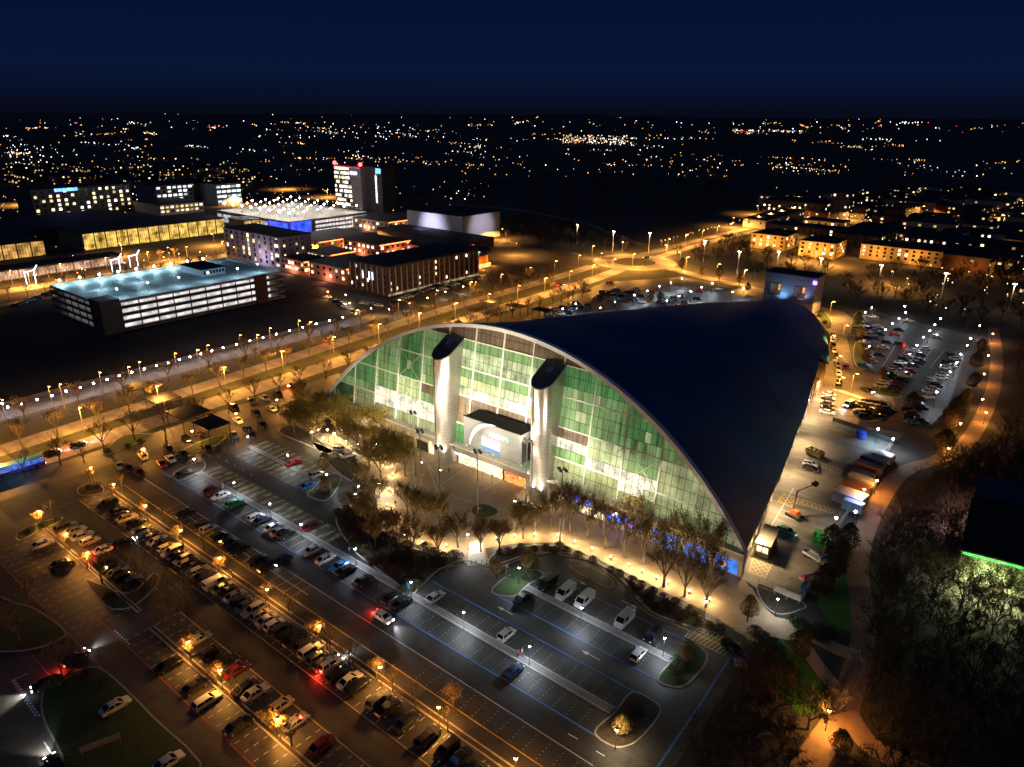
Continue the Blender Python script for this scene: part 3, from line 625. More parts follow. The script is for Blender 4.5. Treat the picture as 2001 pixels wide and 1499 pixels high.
# ---- billboard with its crescents and screen
bb = MB().box(-113.1, -94.8, 120.75, 126.4, 9.9, 17.4).build('billboard', [lined('billboard_panel', (.145, .145, .145), 1.9, .03, dark=1.5, rough=.45, var=.06)], LC)
MB().box(-112.9, -95.0, 121.0, 126.5, 17.41, 17.46).build('billboard_top', mat('black_felt', (.02, .017, .015), rough=.9), bb)
MB().box(-94.795, -94.77, 120.95, 126.4, 9.95, 17.35).build('billboard_side', MATS['black_felt'], bb)
scm = MB(); x0, x1 = -107.0, -101.3
scm.mat(0).quad((x0, 120.66, 13.35), (x1, 120.66, 13.2), (x1, 120.66, 14.1), (x0, 120.66, 14.1)); scm.mat(1).quad((x0, 120.66, 11.5), (x1, 120.66, 11.3), (x1, 120.66, 13.2), (x0, 120.66, 13.35)); scm.mat(2).quad((x0, 120.66, 10.3), (x1, 120.66, 10.3), (x1, 120.66, 11.3), (x0, 120.66, 11.5))
scr = scm.build('screen', [glow('screen_pink', (1, .35, .55), 1.6, 3), glow('screen_white', (.80, .92, 1), 2.2, 1.5, .8), glow('screen_blue', (.02, .28, .8), 1.0, 1.5)], bb)
lamp_light(bb, (-104.2, 118.6, 12), 8, (.35, .65, 1), 1.0, name='screen_light')
text('sign_lettering', "XSCAPE", 1.75, mat('teal_letter', (.25, .62, .56), rough=.5), bb, (-101.6, 120.62, 15.1))
def crescent(name, p0, pc, p1, wmax, m, y0, y1):
    mb = MB(); n = 26; pts = []
    for i in range(n+1):
        t = i/n; x = (1-t)**2*p0[0]+2*t*(1-t)*pc[0]+t*t*p1[0]; z = (1-t)**2*p0[1]+2*t*(1-t)*pc[1]+t*t*p1[1]
        dx = 2*(1-t)*(pc[0]-p0[0])+2*t*(p1[0]-pc[0]); dz = 2*(1-t)*(pc[1]-p0[1])+2*t*(p1[1]-pc[1]); l = math.hypot(dx, dz)
        w_ = wmax*math.sin(math.pi*min(.999, max(.001, t)))**.8/2; y = y0+(y1-y0)*t; pts.append(((x-dz/l*w_, y, z+dx/l*w_), (x+dz/l*w_, y, z-dx/l*w_)))
    for a, b in zip(pts, pts[1:]):
        mb.quad(a[0], a[1], b[1], b[0]); f_ = lambda p: (p[0], p[1]+.25, p[2])
        mb.quad(f_(a[1]), f_(a[0]), f_(b[0]), f_(b[1])); mb.quad(a[1], f_(a[1]), f_(b[1]), b[1]); mb.quad(f_(a[0]), a[0], b[0], f_(b[0]))
    return mb.build(name, m, bb)
crescent('crescent', (-109.6, 11.4), (-108.6, 17.9), (-101.5, 18.4), .9, mat('crescent_white', (.85, .87, .85), rough=.35), 118.9, 119.4)
# ---- ski tower behind the roof
ST = empty('ski_tower', (-110.4, 349, 0), 'pale blue square tower with two open windows behind the blue roof', 'tower')
X0, X1, Y0, Y1 = -11.8, 11.8, -6, 6
tw = lined('tower_panel', (.34, .36, .44), 2.2, .03, rough=.5, var=.1, scale=.4)
for (a, b, z0, z1) in ((X0, X1, 0, 6.9), (X0, X1, 12.5, 17.2), (X0, -9.2, 6.9, 12.5), (-3.9, 2.4, 6.9, 12.5), (7.6, X1, 6.9, 12.5)):
    pass
MB().box(X0, X1, Y0, Y1, 0, 6.9).box(X0, X1, Y0, Y1, 12.5, 17.2).box(X0, -9.2, Y0, Y1, 6.902, 12.498).box(-3.9, 2.4, Y0, Y1, 6.902, 12.498).box(7.6, X1, Y0, Y1, 6.902, 12.498).build('wall', tw, ST)
MB().box(X0-.2, X1+.2, Y0-.2, Y1+.2, 17.21, 17.6).build('roof', dark_roof, ST)
for a, b in ((-9.2, -3.9), (2.4, 7.6)):
    wn = MB().box(a, a+.25, Y0-.12, Y0-.02, 6.9, 12.5).box(b-.25, b, Y0-.12, Y0-.02, 6.9, 12.5).box(a, b, Y0-.12, Y0-.02, 12.25, 12.5).box(a, b, Y0-.12, Y0-.02, 6.9, 7.15).build('window', mat('frame_dark', (.02, .02, .03), rough=.6), ST)
    MB().box(a+.7*(b-a), b-.3, 1, 1.2, 7.6, 11.8).box(a+.9, a+.45*(b-a)+.4, 3.0, 3.2, 7.4, 10.2).build('orange_view_panel', glow('orange_view_glow', (1, .45, .12), .9, 1.2), wn)  # glowing panels stand in for the orange light beyond the openings
MB().box(10.4, 12.1, Y0-.35, Y0-.05, 14.3, 15.9).build('sign', glow('tower_sign', (.30, .12, 1), 7, 2), ST)
lamp_light(ST, (11.5, Y0-1.2, 15), 6, (.5, .2, 1), .3, name='sign_light')
lamp_light(ST, (-3, Y0-3.2, 6.9), 260, (.30, .62, 1), .5, 'SPOT', 130, (-3, Y0, 9), 'flood_light'); lamp_light(ST, (6, Y0-3.5, 7.2), 260, (.55, .6, 1), .5, 'SPOT', 130, (6, Y0, 11), 'flood_light')
# ---- gatehouse lean-to
q = [g(1497.5, 1022, 3.3), g(1522, 1030, 3.3), g(1504, 1070, 3.0), g(1478, 1061, 3.0)]
GH = empty('gatehouse', (q[3].x, q[3].y, 0), 'small flat roofed gatehouse with a lit window at the sharp roof corner', 'building')
L_ = [(p.x-q[3].x, p.y-q[3].y) for p in q]
MB().prism(L_, 0, 2.9).build('wall', mat('grey_wall', (.22, .20, .17), rough=.8), GH)
MB().prism(offset(ccw(L_), -.3), 2.92, 3.1).build('roof', mat('ribbed_roof', (.14, .125, .10), rough=.6, scale=2, streak=(4, .2, 1)), GH)
a, b = Vector((*L_[3], 0)), Vector((*L_[2], 0)); n_ = Vector((b.y-a.y, -(b.x-a.x), 0)).normalized()
for t0, t1 in ((.08, .46), (.52, .92)):
    p, r = a.lerp(b, t0)+n_*.03, a.lerp(b, t1)+n_*.03; MB().quad((p.x, p.y, 1.2), (r.x, r.y, 1.2), (r.x, r.y, 2.6), (p.x, p.y, 2.6)).build('window', shop, GH)
# ------------------------------------------------------------------ kinds of thing that repeat
def proj(p):
    d = Vector(p)-Vector((0, 0, CAMH)); z = d.dot(CF); return (CX+F*d.dot(CR)/z, CY-F*d.dot(CU)/z)
_o1 = 'first second third fourth fifth sixth seventh eighth ninth tenth eleventh twelfth thirteenth fourteenth fifteenth sixteenth seventeenth eighteenth nineteenth'.split()
_t = {20: 'twent', 30: 'thirt', 40: 'fort', 50: 'fift', 60: 'sixt', 70: 'sevent', 80: 'eight', 90: 'ninet'}
def ordn(i):
    i += 1
    if i < 20: return _o1[i-1]
    if i >= 100: return 'hundred and '+ordn(i-101) if i > 100 else 'hundredth'
    a, b = i//10*10, i % 10
    return _t[a]+'ieth' if b == 0 else _t[a]+'y-'+_o1[b-1]
def lr(pts): return sorted(pts, key=lambda p: proj((p[0], p[1], 0))[0])
# ---- lamps
def globe_head(r): return MB().ball((0, 0, 0), r, 10, 6)
LM = {}
LM['post'] = MB().tube((0, 0, 0), (0, 0, .6), .11, .10, 8).tube((0, 0, .6), (0, 0, 3.85), .06, .05, 8).mesh('pole', pole_m)
LM['tall'] = MB().tube((0, 0, 0), (0, 0, 7.8), .11, .07, 8).tube((0, 0, 7.8), (.9, 0, 8.15), .05, .05, 6).mesh('pole', pole_g)
LM['globe_s'] = globe_head(.27).mesh('lamp_globe', bulb_sodium); LM['globe_w'] = globe_head(.20).mesh('lamp_globe', bulb_white); LM['globe_y'] = globe_head(.24).mesh('lamp_globe', bulb_warm)
LM['cap'] = MB().tube((0, 0, .2), (0, 0, .38), .32, .08, 10).mesh('lamp_cap', pole_m)
LM['head_s'] = MB().box(.6, 1.5, -.18, .18, 8.02, 8.1).mesh('lamp_head', bulb_sodium); LM['head_w'] = MB().box(.6, 1.5, -.18, .18, 8.02, 8.1).mesh('lamp_head', bulb_white)
LM['hcap'] = MB().box(.5, 1.6, -.22, .22, 8.11, 8.24).mesh('lamp_cap', pole_g)
def post_lamp(x, y, kind, power, label, group, z=4.0, name='post_lamp'):
    e_ = empty(name, (x, y, 0), label, 'street lamp', group)
    inst('pole', LM['post'], e_); h = inst('lamp_globe', LM['globe_'+kind], e_, (0, 0, z)); inst('lamp_cap', LM['cap'], h)
    lamp_light(e_, (0, 0, z-.5), power*(.72 if kind == 's' else .55), {'s': SOD, 'w': WHT, 'y': WRM}[kind], .12, *(('SPOT', 165, None, 'bulb_light', .3) if kind == 'w' else ()))
    return e_
def tall_lamp(x, y, rz, kind, power, label, group):
    e_ = empty('street_lamp', (x, y, 0), label, 'street lamp', group, rz)
    inst('pole', LM['tall'], e_); h = inst('lamp_head', LM['head_'+kind], e_); inst('lamp_cap', LM['hcap'], h)
    if power: lamp_light(e_, (1.05, 0, 7.9), power, SOD if kind == 's' else WHT, .3, 'SPOT', 158 if x > -195 or power > 12000 else 172, None, 'bulb_light', .2)
    return e_
# ---- trees
bark = mat('bark', (.10, .075, .05), rough=.9, scale=3, var=.3); bark_d = mat('bark_dark', (.035, .022, .013), rough=.9, scale=3, var=.3)
leaf_b = mat('leaf_brown', (.36, .23, .06), col2=(.13, .085, .022), rough=.8, scale=.9, detail=4); leaf_y = mat('leaf_yellow', (.40, .27, .04), col2=(.18, .12, .02), rough=.8, scale=.9, detail=4)
leaf_g = mat('leaf_green', (.055, .085, .018), col2=(.02, .03, .008), rough=.8, scale=1.2, detail=4); leaf_d = mat('leaf_dusky', (.085, .055, .022), col2=(.028, .018, .008), rough=.9, scale=.8, detail=4)
def tree_mesh(seed, h=9.0, th=2.2, spread=.55, nl=900, ls=.22, leaf=leaf_b, bk_=bark, limbs=5, depth=3, crown_r=None):
    r = random.Random(seed); tr = MB(); cw = MB(); tips = []
    def grow(p, d, L, rad, lv):
        q = p+d*L; (tr if lv <= 1 else cw.mat(0)).tube(p, q, rad, rad*.62, 5 if lv < 2 else 3, caps=False)
        if lv >= depth: tips.append((p, q)); return
        tips.append((p.lerp(q, .5), q)) if lv >= 2 else None
        n = 3 if lv < depth-1 else 4
        for k in range(n):
            a = r.uniform(0, 6.283); s = r.uniform(.35, .8)
            ax = Vector((math.cos(a), math.sin(a), 0)); dd = (d+ax*s+Vector((0, 0, .18))).normalized()
            grow(p.lerp(q, r.uniform(.55, 1)), dd, L*r.uniform(.55, .8), rad*.55, lv+1)
    base = Vector((0, 0, 0)); top = Vector((r.uniform(-.2, .2), r.uniform(-.2, .2), th))
    tr.tube(base, top, .035*h*.55+.03, .022*h*.5+.03, 7)
    for k in range(limbs):
        a = 6.283*k/limbs+r.uniform(-.4, .4); s = spread*r.uniform(.6, 1.2)
        grow(base.lerp(top, r.uniform(.75, 1)), Vector((math.cos(a)*s, math.sin(a)*s, 1)).normalized(), (h-th)*r.uniform(.36, .48), .013*h*.5+.025, 1)
    grow(top, Vector((0, 0, 1)), (h-th)*.42, .015*h*.5+.025, 1)
    cw.mat(1)
    for k in range(nl):
        p, q = r.choice(tips); c = p.lerp(q, r.random()*1.25)+Vector([r.gauss(0, .28) for _ in range(3)])
        a = Vector([r.gauss(0, 1) for _ in range(3)]).normalized(); b = a.orthogonal().normalized(); a = b.cross(a); s = ls*r.uniform(.5, 1.2)
        cw.quad(c-a*s*.5, c+b*s*.35, c+a*s*.5, c-b*s*.35)
    return tr.mesh('trunk', bk_), cw.mesh('crown', [bk_, leaf])
def dense_mesh(seed, h=5.5, rx=1.7, th=1.2, nl=1800, ls=.2, leaf=leaf_b, cone=.35):
    r = random.Random(seed); tr = MB().tube((0, 0, 0), (0, 0, h*.85), .12, .04, 6); cw = MB(); cw.mat(0)
    for k in range(40):
        z = th+r.random()*(h-th)*.8; a = r.uniform(0, 6.28); cw.tube((0, 0, z), (math.cos(a)*rx*.7, math.sin(a)*rx*.7, z+.5), .03, .01, 3, caps=False)
    cw.mat(1); lumps = [(r.uniform(0, 6.28), r.random(), r.uniform(.75, 1.15)) for _ in range(14)]
    for k in range(nl):
        t = r.random(); z = th+(h-th)*t; a = r.uniform(0, 6.283); w_ = rx*(math.sin(math.pi*min(1, t**.75+.02))**.6)*(1-cone*t)
        for la, lt, lk in lumps:
            if abs(t-lt) < .18 and math.cos(a-la) > .6: w_ *= lk
        rr = w_*(r.random()**.35); c = Vector((math.cos(a)*rr, math.sin(a)*rr, z))
        v_ = Vector([r.gauss(0, 1) for _ in range(3)]).normalized(); b = v_.orthogonal().normalized(); v_ = b.cross(v_); s = ls*r.uniform(.6, 1.3)
        cw.quad(c-v_*s*.5, c+b*s*.4, c+v_*s*.5, c-b*s*.4)
    return tr.mesh('trunk', bark_d), cw.mesh('crown', [bark_d, leaf])
TM = {'plaza': [tree_mesh(s, 8.8, 2.0, .55, 2600, .27, leaf_b) for s in (1, 2, 3, 4)], 'plaza_big': [tree_mesh(s, 13.5, 2.6, .5, 3000, .27, leaf_b, limbs=6) for s in (31, 32, 33, 34)], 'gold': [tree_mesh(s, 9.0, 1.9, .6, 4200, .27, leaf_y) for s in (5, 6, 7)],
      'bare': [tree_mesh(s, 8.2, 2.4, .7, 420, .26, leaf_b) for s in (8, 9, 10)], 'small_bare': [tree_mesh(s, 5.6, 2.0, .6, 60, .22, leaf_y, limbs=4) for s in (11, 12)],
      'lamp_gold': [tree_mesh(s, 5.2, 1.9, .5, 420, .2, leaf_b, limbs=5) for s in (13, 14)],
      'dense': [dense_mesh(s, 5.6, 1.9, 1.3, 2400, .2, leaf_b, .3) for s in (15, 16)], 'ever': [dense_mesh(s, 7.5, 3.0, .8, 3000, .32, leaf_d, .15) for s in (17, 18)],
      'wood': [tree_mesh(s, 10.5, 2.2, .75, 1050, .32, leaf_d, bark_d, 6) for s in (19, 20, 21)], 'shrub': [dense_mesh(s, 1.7, 1.5, .05, 1100, .16, leaf_g, -.1) for s in (22, 23, 24)],
      'shrub_d': [dense_mesh(s, 2.3, 1.8, .05, 1400, .18, leaf_d, -.1) for s in (25, 26)]}
trr = random.Random(11)
def tree(kind, x, y, label, group, name='bare_tree', s=1.0, z=0.0, cat='tree'):
    e_ = empty(name, (x, y, z), label, cat, group, trr.uniform(0, 6.28)); a, b = trr.choice(TM[kind]); s *= trr.uniform(.88, 1.12)
    t = inst('trunk' if cat == 'tree' else 'stem', a, e_, scale=s); c = inst('crown' if cat == 'tree' else 'foliage', b, e_, scale=s); return e_
def tree_row(kind, pts, tmpl, group, name='bare_tree', s=1.0, cat='tree', z=0.0):
    for i, p in enumerate(lr(pts)): tree(kind, p[0], p[1], tmpl.format(o=ordn(i)), group, name, s*(p[2] if len(p) > 2 else 1), z, cat)
# ---- cars
paint = mat('car_paint', (1, 1, 1), rough=.28, var=.02, objcol=True, coat=.8, metal=.15, spec=.6); glass = mat('car_glass', (.008, .01, .012), rough=.06, spec=.8)
tyre = mat('tyre', (.015, .015, .015), rough=.85); rimm = mat('wheel_rim', (.45, .45, .47), rough=.35, metal=.8)
lensw = mat('lens_clear', (.55, .57, .6), rough=.12); lensr = mat('lens_red', (.35, .02, .015), rough=.2)
hl_on = glow('headlight_on', (.9, .95, 1), 40, 1, 1); tl_on = glow('taillight_on', (1, .03, .02), 18, 1, 1); trim = mat('car_trim', (.02, .02, .02), rough=.6)
COL = {'k': (.012, .012, .014), 'w': (.68, .68, .68), 's': (.36, .37, .39), 'g': (.10, .105, .115), 'r': (.38, .02, .02), 'd': (.12, .01, .015), 'b': (.02, .16, .42), 'n': (.012, .025, .07), 'y': (.34, .38, .08), 'o': (.45, .38, .26), 'e': (.02, .28, .15)}
CN = {'k': 'black', 'w': 'white', 's': 'silver', 'g': 'dark grey', 'r': 'red', 'd': 'dark red', 'b': 'blue', 'n': 'dark blue', 'y': 'lime', 'o': 'beige', 'e': 'green'}
TN = {'h': 'hatchback', 's': 'saloon', 'u': 'suv', 'v': 'van', 'e': 'estate'}
CT = {  # length, width, height, belt, [bonnet z], profile of the cabin x positions from rear: (rear base, rear top, front top, front base)
    'h': (4.0, 1.76, 1.47, .92, .82, (-1.95, -1.55, .35, 1.12)), 's': (4.6, 1.80, 1.42, .90, .80, (-1.75, -.95, .40, 1.20)), 'u': (4.55, 1.88, 1.68, 1.02, .95, (-2.2, -1.85, .45, 1.15)),
    'v': (5.0, 1.98, 1.98, 1.15, 1.08, (-2.46, -2.40, 1.15, 1.85)), 'e': (4.65, 1.82, 1.46, .92, .82, (-2.25, -1.85, .40, 1.15))}
def car_meshes(t):
    L, W, H, belt, bon, (a, b, c, d) = CT[t]; hw = W/2; o = {}
    st = [(-L/2, .45, belt*.80, .80), (-L/2+.10, .30, belt*.97, .92), (-L/2+.55, .26, belt, 1), (a+.3 if t in 'sv' else -.6, .24, belt+.01, 1), (d, .24, belt, 1), (L/2-.65, .25, bon, .99), (L/2-.18, .28, bon*.86, .90), (L/2, .40, bon*.62, .74)]
    st.sort(); mb = MB(); prev = None
    for x, zl, zt, k in st:
        y = hw*k; ringp = [(x, -y*.92, zl), (x, -y, (zl+zt)*.5), (x, -y*.97, zt-.07), (x, -y*.86, zt), (x, y*.86, zt), (x, y*.97, zt-.07), (x, y, (zl+zt)*.5), (x, y*.92, zl)]
        i0 = len(mb.v); mb.v += ringp; n = 8
        if prev is not None:
            for i in range(n): mb.f.append((prev+i, i0+i, i0+(i+1) % n, prev+(i+1) % n)); mb.m.append(0)
        else: mb.f.append(tuple(range(i0, i0+n))); mb.m.append(0)
        prev = i0
    mb.f.append(tuple(range(prev+7, prev-1, -1))); mb.m.append(0)
    rt = hw*.74 if t != 'v' else hw*.86; rz_ = H
    # roof skin and pillars
    mb.add([(b-.05, -rt, rz_-.05), (c+.05, -rt, rz_-.05), (c+.05, rt, rz_-.05), (b-.05, rt, rz_-.05), (b+.12, -rt*.86, rz_), (c-.15, -rt*.86, rz_), (c-.15, rt*.86, rz_), (b+.12, rt*.86, rz_)], [(0,3,2,1),(4,5,6,7),(0,1,5,4),(1,2,6,5),(2,3,7,6),(3,0,4,7)])
    for s in (-1, 1):
        for p, q in (((a, b)), ((d, c))): mb.bar((p, s*hw*.86, belt), (q, s*rt, rz_-.04), .10, .09)
        mb.bar(((b+c)/2, s*(hw*.88), belt), ((b+c)/2, s*(rt+.01), rz_-.04), .09, .07)
        if t in 'v': mb.add([(b+.02, s*(rt+.045), rz_-.06), (-.1, s*(rt+.045), rz_-.06), (-.1, s*(hw*.89), belt), (a+.05, s*(hw*.89), belt)], [(0, 1, 2, 3)] if s < 0 else [(3, 2, 1, 0)])
        mb.cbox(d-.25, s*(hw+.10), belt+.06, .16, .18, .13)
    o['body'] = mb.mesh('body', paint)
    gl = MB(); y0, y1 = hw*.87, rt
    gl.add([(a, -y0, belt-.02), (d, -y0, belt-.02), (d, y0, belt-.02), (a, y0, belt-.02), (b, -y1, rz_-.05), (c, -y1, rz_-.05), (c, y1, rz_-.05), (b, y1, rz_-.05)], [(4,5,6,7),(0,1,5,4),(1,2,6,5),(2,3,7,6),(3,0,4,7)])
    o['windows'] = gl.mesh('windows', glass)
    o['wheel'] = MB().tube((0, -.11, 0), (0, .11, 0), .32, .32, 14).mesh('wheel', tyre); o['rim'] = MB().tube((0, -.12, 0), (0, .12, 0), .20, .20, 10).mesh('rim', rimm)
    for on in (0, 1):
        o['hl%d' % on] = MB().cbox(0, 0, 0, .14, .34, .15).mesh('headlight', hl_on if on else lensw); o['tl%d' % on] = MB().cbox(0, 0, 0, .10, .26, .20).mesh('taillight', tl_on if on else lensr)
    # whole-car mesh for far away
    far = MB(); i0 = 0; far.v = list(mb.v); far.f = list(mb.f); far.m = [0]*len(mb.f)
    i0 = len(far.v); far.v += gl.v; far.f += [tuple(i+i0 for i in f) for f in gl.f]; far.m += [1]*len(gl.f)
    far.mat(2)
    for x in (-L*.30, L*.31):
        for s in (-1, 1): far.tube((x, s*(hw-.2), .32), (x, s*(hw+.01), .32), .32, .32, 8)
    far.mat(3).cbox(L/2-.09, -hw*.6, bon*.72, .14, .3, .14).cbox(L/2-.09, hw*.6, bon*.72, .14, .3, .14); far.mat(4).cbox(-L/2+.02, -hw*.66, belt*.8, .1, .24, .18).cbox(-L/2+.02, hw*.66, belt*.8, .1, .24, .18)
    o['far'] = far.mesh('parked_car', [paint, glass, tyre, lensw, lensr]); return o
CM = {t: car_meshes(t) for t in CT}
def car(t, c, x, y, rz, label, group=None, near=True, lights=0, name=None):
    name = name or {'v': 'parked_van'}.get(t, 'parked_car'); L, W, H, belt, bon, _ = CT[t]; M = CM[t]; cat = 'van' if t == 'v' else 'car'
    if not near:
        o = inst(name, M['far'], None, (x, y, .02), rz); o.color = (*COL[c], 1); return tag(o, label, cat, group)
    e_ = empty(name, (x, y, .02), label, cat, group, rz)
    b = inst('body', M['body'], e_); b.color = (*COL[c], 1); inst('windows', M['windows'], e_)
    for wx in (-L*.30, L*.31):
        for s in (-1, 1): q = inst('wheel', M['wheel'], e_, (wx, s*(W/2-.11), .32)); inst('rim', M['rim'], q)
    hl = 1 if lights & 1 else 0; tl = 1 if lights & 2 else 0
    for s in (-1, 1): inst('headlight', M['hl%d' % hl], e_, (L/2-.10, s*W*.33, bon*.72)); inst('taillight', M['tl%d' % tl], e_, (-L/2+.03, s*W*.34, belt*.80))
    if hl: lamp_light(e_, (L/2+.3, 0, .7), 420, (.95, .97, 1), .3, 'SPOT', 75, (L/2+8, 0, -.3), 'headlight_beam')
    if tl: lamp_light(e_, (-L/2-.5, 0, .7), 130, (1, .04, .02), .3, name='taillight_glow')
    return e_
# ---- people
def person_mesh(seed, top, legs, hair=(.03, .02, .015)):
    r = random.Random(seed); st = .16
    V = [(0, 0, .95), (0, 0, 1.18), (0, 0, 1.42), (0, .01, 1.52), (0, .02, 1.64), (.10, 0, .90), (.13+r.uniform(-.02, .04), .12, .5), (.13, st, .08), (.13, st+.14, .04), (-.10, 0, .90), (-.13, -.06, .5), (-.13, -st, .08), (-.13, -st+.14, .04),
         (.19, 0, 1.40), (.26, -.05, 1.13), (.26, .08, .88), (.26, .10, .80), (-.19, 0, 1.40), (-.26, .05, 1.13), (-.25, -.02, .88), (-.25, -.01, .80)]
    E_ = [(0,1),(1,2),(2,3),(3,4),(0,5),(5,6),(6,7),(7,8),(0,9),(9,10),(10,11),(11,12),(2,13),(13,14),(14,15),(15,16),(2,17),(17,18),(18,19),(19,20)]
    R_ = [.14,.13,.14,.055,.105,.10,.07,.05,.045,.10,.07,.05,.045,.07,.05,.04,.035,.07,.05,.04,.035]
    me = bpy.data.meshes.new('person'); me.from_pydata(V, E_, []); o = bpy.data.objects.new('person', me); coll.objects.link(o)
    md = o.modifiers.new('skin', 'SKIN'); me.skin_vertices[0].data[0].use_root = True
    for i, q in enumerate(R_): me.skin_vertices[0].data[i].radius = (q, q*.8)
    ss = o.modifiers.new('sub', 'SUBSURF'); ss.levels = 1; ss.render_levels = 1
    dg = bpy.context.evaluated_depsgraph_get(); m2 = bpy.data.meshes.new_from_object(o.evaluated_get(dg)); bpy.data.objects.remove(o)
    m2.materials.clear()
    for m_ in (mat('cloth_%d' % seed, top, rough=.9), mat('trouser_%d' % seed, legs, rough=.9), mat('skin', (.45, .28, .2), rough=.6), mat('hair_%d' % seed, hair, rough=.8)): m2.materials.append(m_)
    for p in m2.polygons:
        z = p.center.z; p.material_index = 1 if z < .93 and abs(p.center.x) < .235 else (0 if z < 1.5 and not (z < .86) else (3 if z > 1.68 or (z > 1.55 and p.center.y < -.01) else 2))
    m2.name = 'person'; return m2
# ------------------------------------------------------------------ lamps of the car park
SP = [(284, 988), (353, 1036), (429, 1090), (522, 1151), (623, 1222), (743, 1303), (857, 1381), (1008, 1481)]
for i, (x, y) in enumerate(SP): p = g(x, y, 4.0); post_lamp(p.x, p.y, 's', 1500, 'orange globe lamp, %s from the left in the strip above the long packed row' % ordn(i), 'orange lamps in the near car park')
for (x, y, d) in ((76, 999, 'beside the left corner island of the car park'), (129, 1043, 'above the blurred cars at the far left'), (171, 1080, 'beside the dark tree left of the waiting cars'), (177, 914, 'in the yellow tree right of the bus'), (222, 946, 'in the yellow tree above the small kerbed island'),
                (280, 877, 'over the frontage cars right of the yellow tree'), (367, 1254, 'beside the silver car in the lower left rows'), (429, 1309, 'in the yellow bush above the lower left rows'), (543, 1404, 'in the brightest yellow tree at the bottom'), (375, 842, 'beside the second black canopy'), (461, 808, 'above the white car on the frontage road'), (541, 781, 'above the cars near the road bend')):
    p = g(x, y, 4.0); post_lamp(p.x, p.y, 's', 1500 if (x, y) != (543, 1404) else 2200, 'orange globe lamp '+d, 'orange lamps in the near car park')
for (x, y, pw, d) in ((379, 897, 900, 'at the left end of the long walkway'), (457, 943, 900, 'beside the teal car on the walkway'), (527, 984, 900, 'beside the two parked cars on the walkway'), (588, 1024, 800, 'beside the hedge end of the walkway'), (694, 1072, 900, 'where the footpath leaves the walkway'), (803, 1137, 700, 'beside the blue sign on the walkway'),
                   (906, 1196, 1100, 'left of the white hatchback on the walkway'), (1035, 1263, 1100, 'beside the two people on the walkway'), (1137, 1187, 900, 'in front of the white van'), (1299, 1246, 1000, 'at the right end of the second walkway'), (1014, 1109, 900, 'on the green island'),
                   (484, 853, 900, 'above the striped bays'), (562, 889, 700, 'beside the red car'), (638, 927, 700, 'in the round tree by the blue car'), (740, 945, 800, 'above the dark hedges'), (700, 950, 800, 'left among the trees beside the curved path'), (694, 965, 500, 'lowest of three among the trees beside the curved path'),
                   (1380, 1175, 500, 'under the last tree by the blue posters'), (1520, 1170, 700, 'behind the yard fence'), (1205, 1425, 0, 'in the bright bush of the lower island')):
    p = g(x, y, 4.0); k = 'w' if pw > 600 else 'y'
    post_lamp(p.x, p.y, k, pw or 1300, 'white globe lamp '+d, 'white lamps in the near car park')
for i, (x, y) in enumerate([(610, 846), (622, 842), (640, 842), (653, 849), (632, 858)]):
    p = g(x, y, 3.6); post_lamp(p.x, p.y, 'y', 600, 'warm lamp on the little square by the raised car display, %s from the left' % ordn(i), 'lamps on the little square')
p = g(914, 1046, 3.8); post_lamp(p.x, p.y, 'w', 700, 'white lamp at the left side of the pale entry path', 'white lamps in the near car park')
# low path lights
BLm = MB().tube((0, 0, 0), (0, 0, .75), .09, .08, 8).mesh('post', pole_m); BLh = MB().tube((0, 0, .75), (0, 0, .92), .13, .13, 8).mesh('light_ring', bulb_warm); BLc = MB().tube((0, 0, .93), (0, 0, .98), .17, .1, 8).mesh('cap', pole_m)
bl = [(1123, 1057), (1157, 1071), (1193, 1087), (1229, 1102), (1255, 1114), (1283, 1126), (1306, 1136), (1347, 1154), (1387, 1170), (1089, 1045), (1045, 1043), (1005, 1045), (970, 1050), (825, 1058), (872, 1064), (790, 1045), (765, 1015), (757, 985), (760, 955), (768, 925), (758, 905), (742, 893), (722, 882), (700, 868), (676, 862), (655, 850), (700, 845), (735, 868), (930, 1060), (668, 840)]
for i, (x, y) in enumerate(sorted(bl)):
    p = g(x, y, .8); e_ = empty('path_light', (p.x, p.y, .035), 'short path light glowing on the plaza edge, %s from the left' % ordn(i), 'path light', 'short lights along the plaza edge')
    inst('post', BLm, e_); h = inst('light_ring', BLh, e_); inst('cap', BLc, h); lamp_light(e_, (0, 0, 1.15), 230, WRM, .15)
# floodlight masts
fl_on = glow('flood_on', (1, .95, .85), 30, 1, 1); fl_off = mat('flood_body', (.03, .03, .03), rough=.4)
MP = MB().tube((0, 0, 0), (0, 0, .8), .24, .22, 10).tube((0, 0, .8), (0, 0, 17.6), .16, .10, 10).mesh('pole', mat('mast_grey', (.16, .16, .16), rough=.45, metal=.4))
MA = MB().box(-1.0, 1.0, -.05, .05, 17.5, 17.62).box(-.05, .05, -.7, .7, 17.5, 17.62).mesh('cross_arm', pole_m)
FH = MB().box(-.28, .28, -.22, .22, 17.3, 17.85).mesh('floodlight', [fl_off]); FL = MB().quad((-.24, .225, 17.34), (-.24, .225, 17.8), (.24, .225, 17.8), (.24, .225, 17.34)).mesh('lens', fl_on)
BRK = MB().bar((0, 0, 0), (.75, 0, .35), .12, .12).mesh('bracket', pole_g)
WARM2 = (1.0, .88, .66)
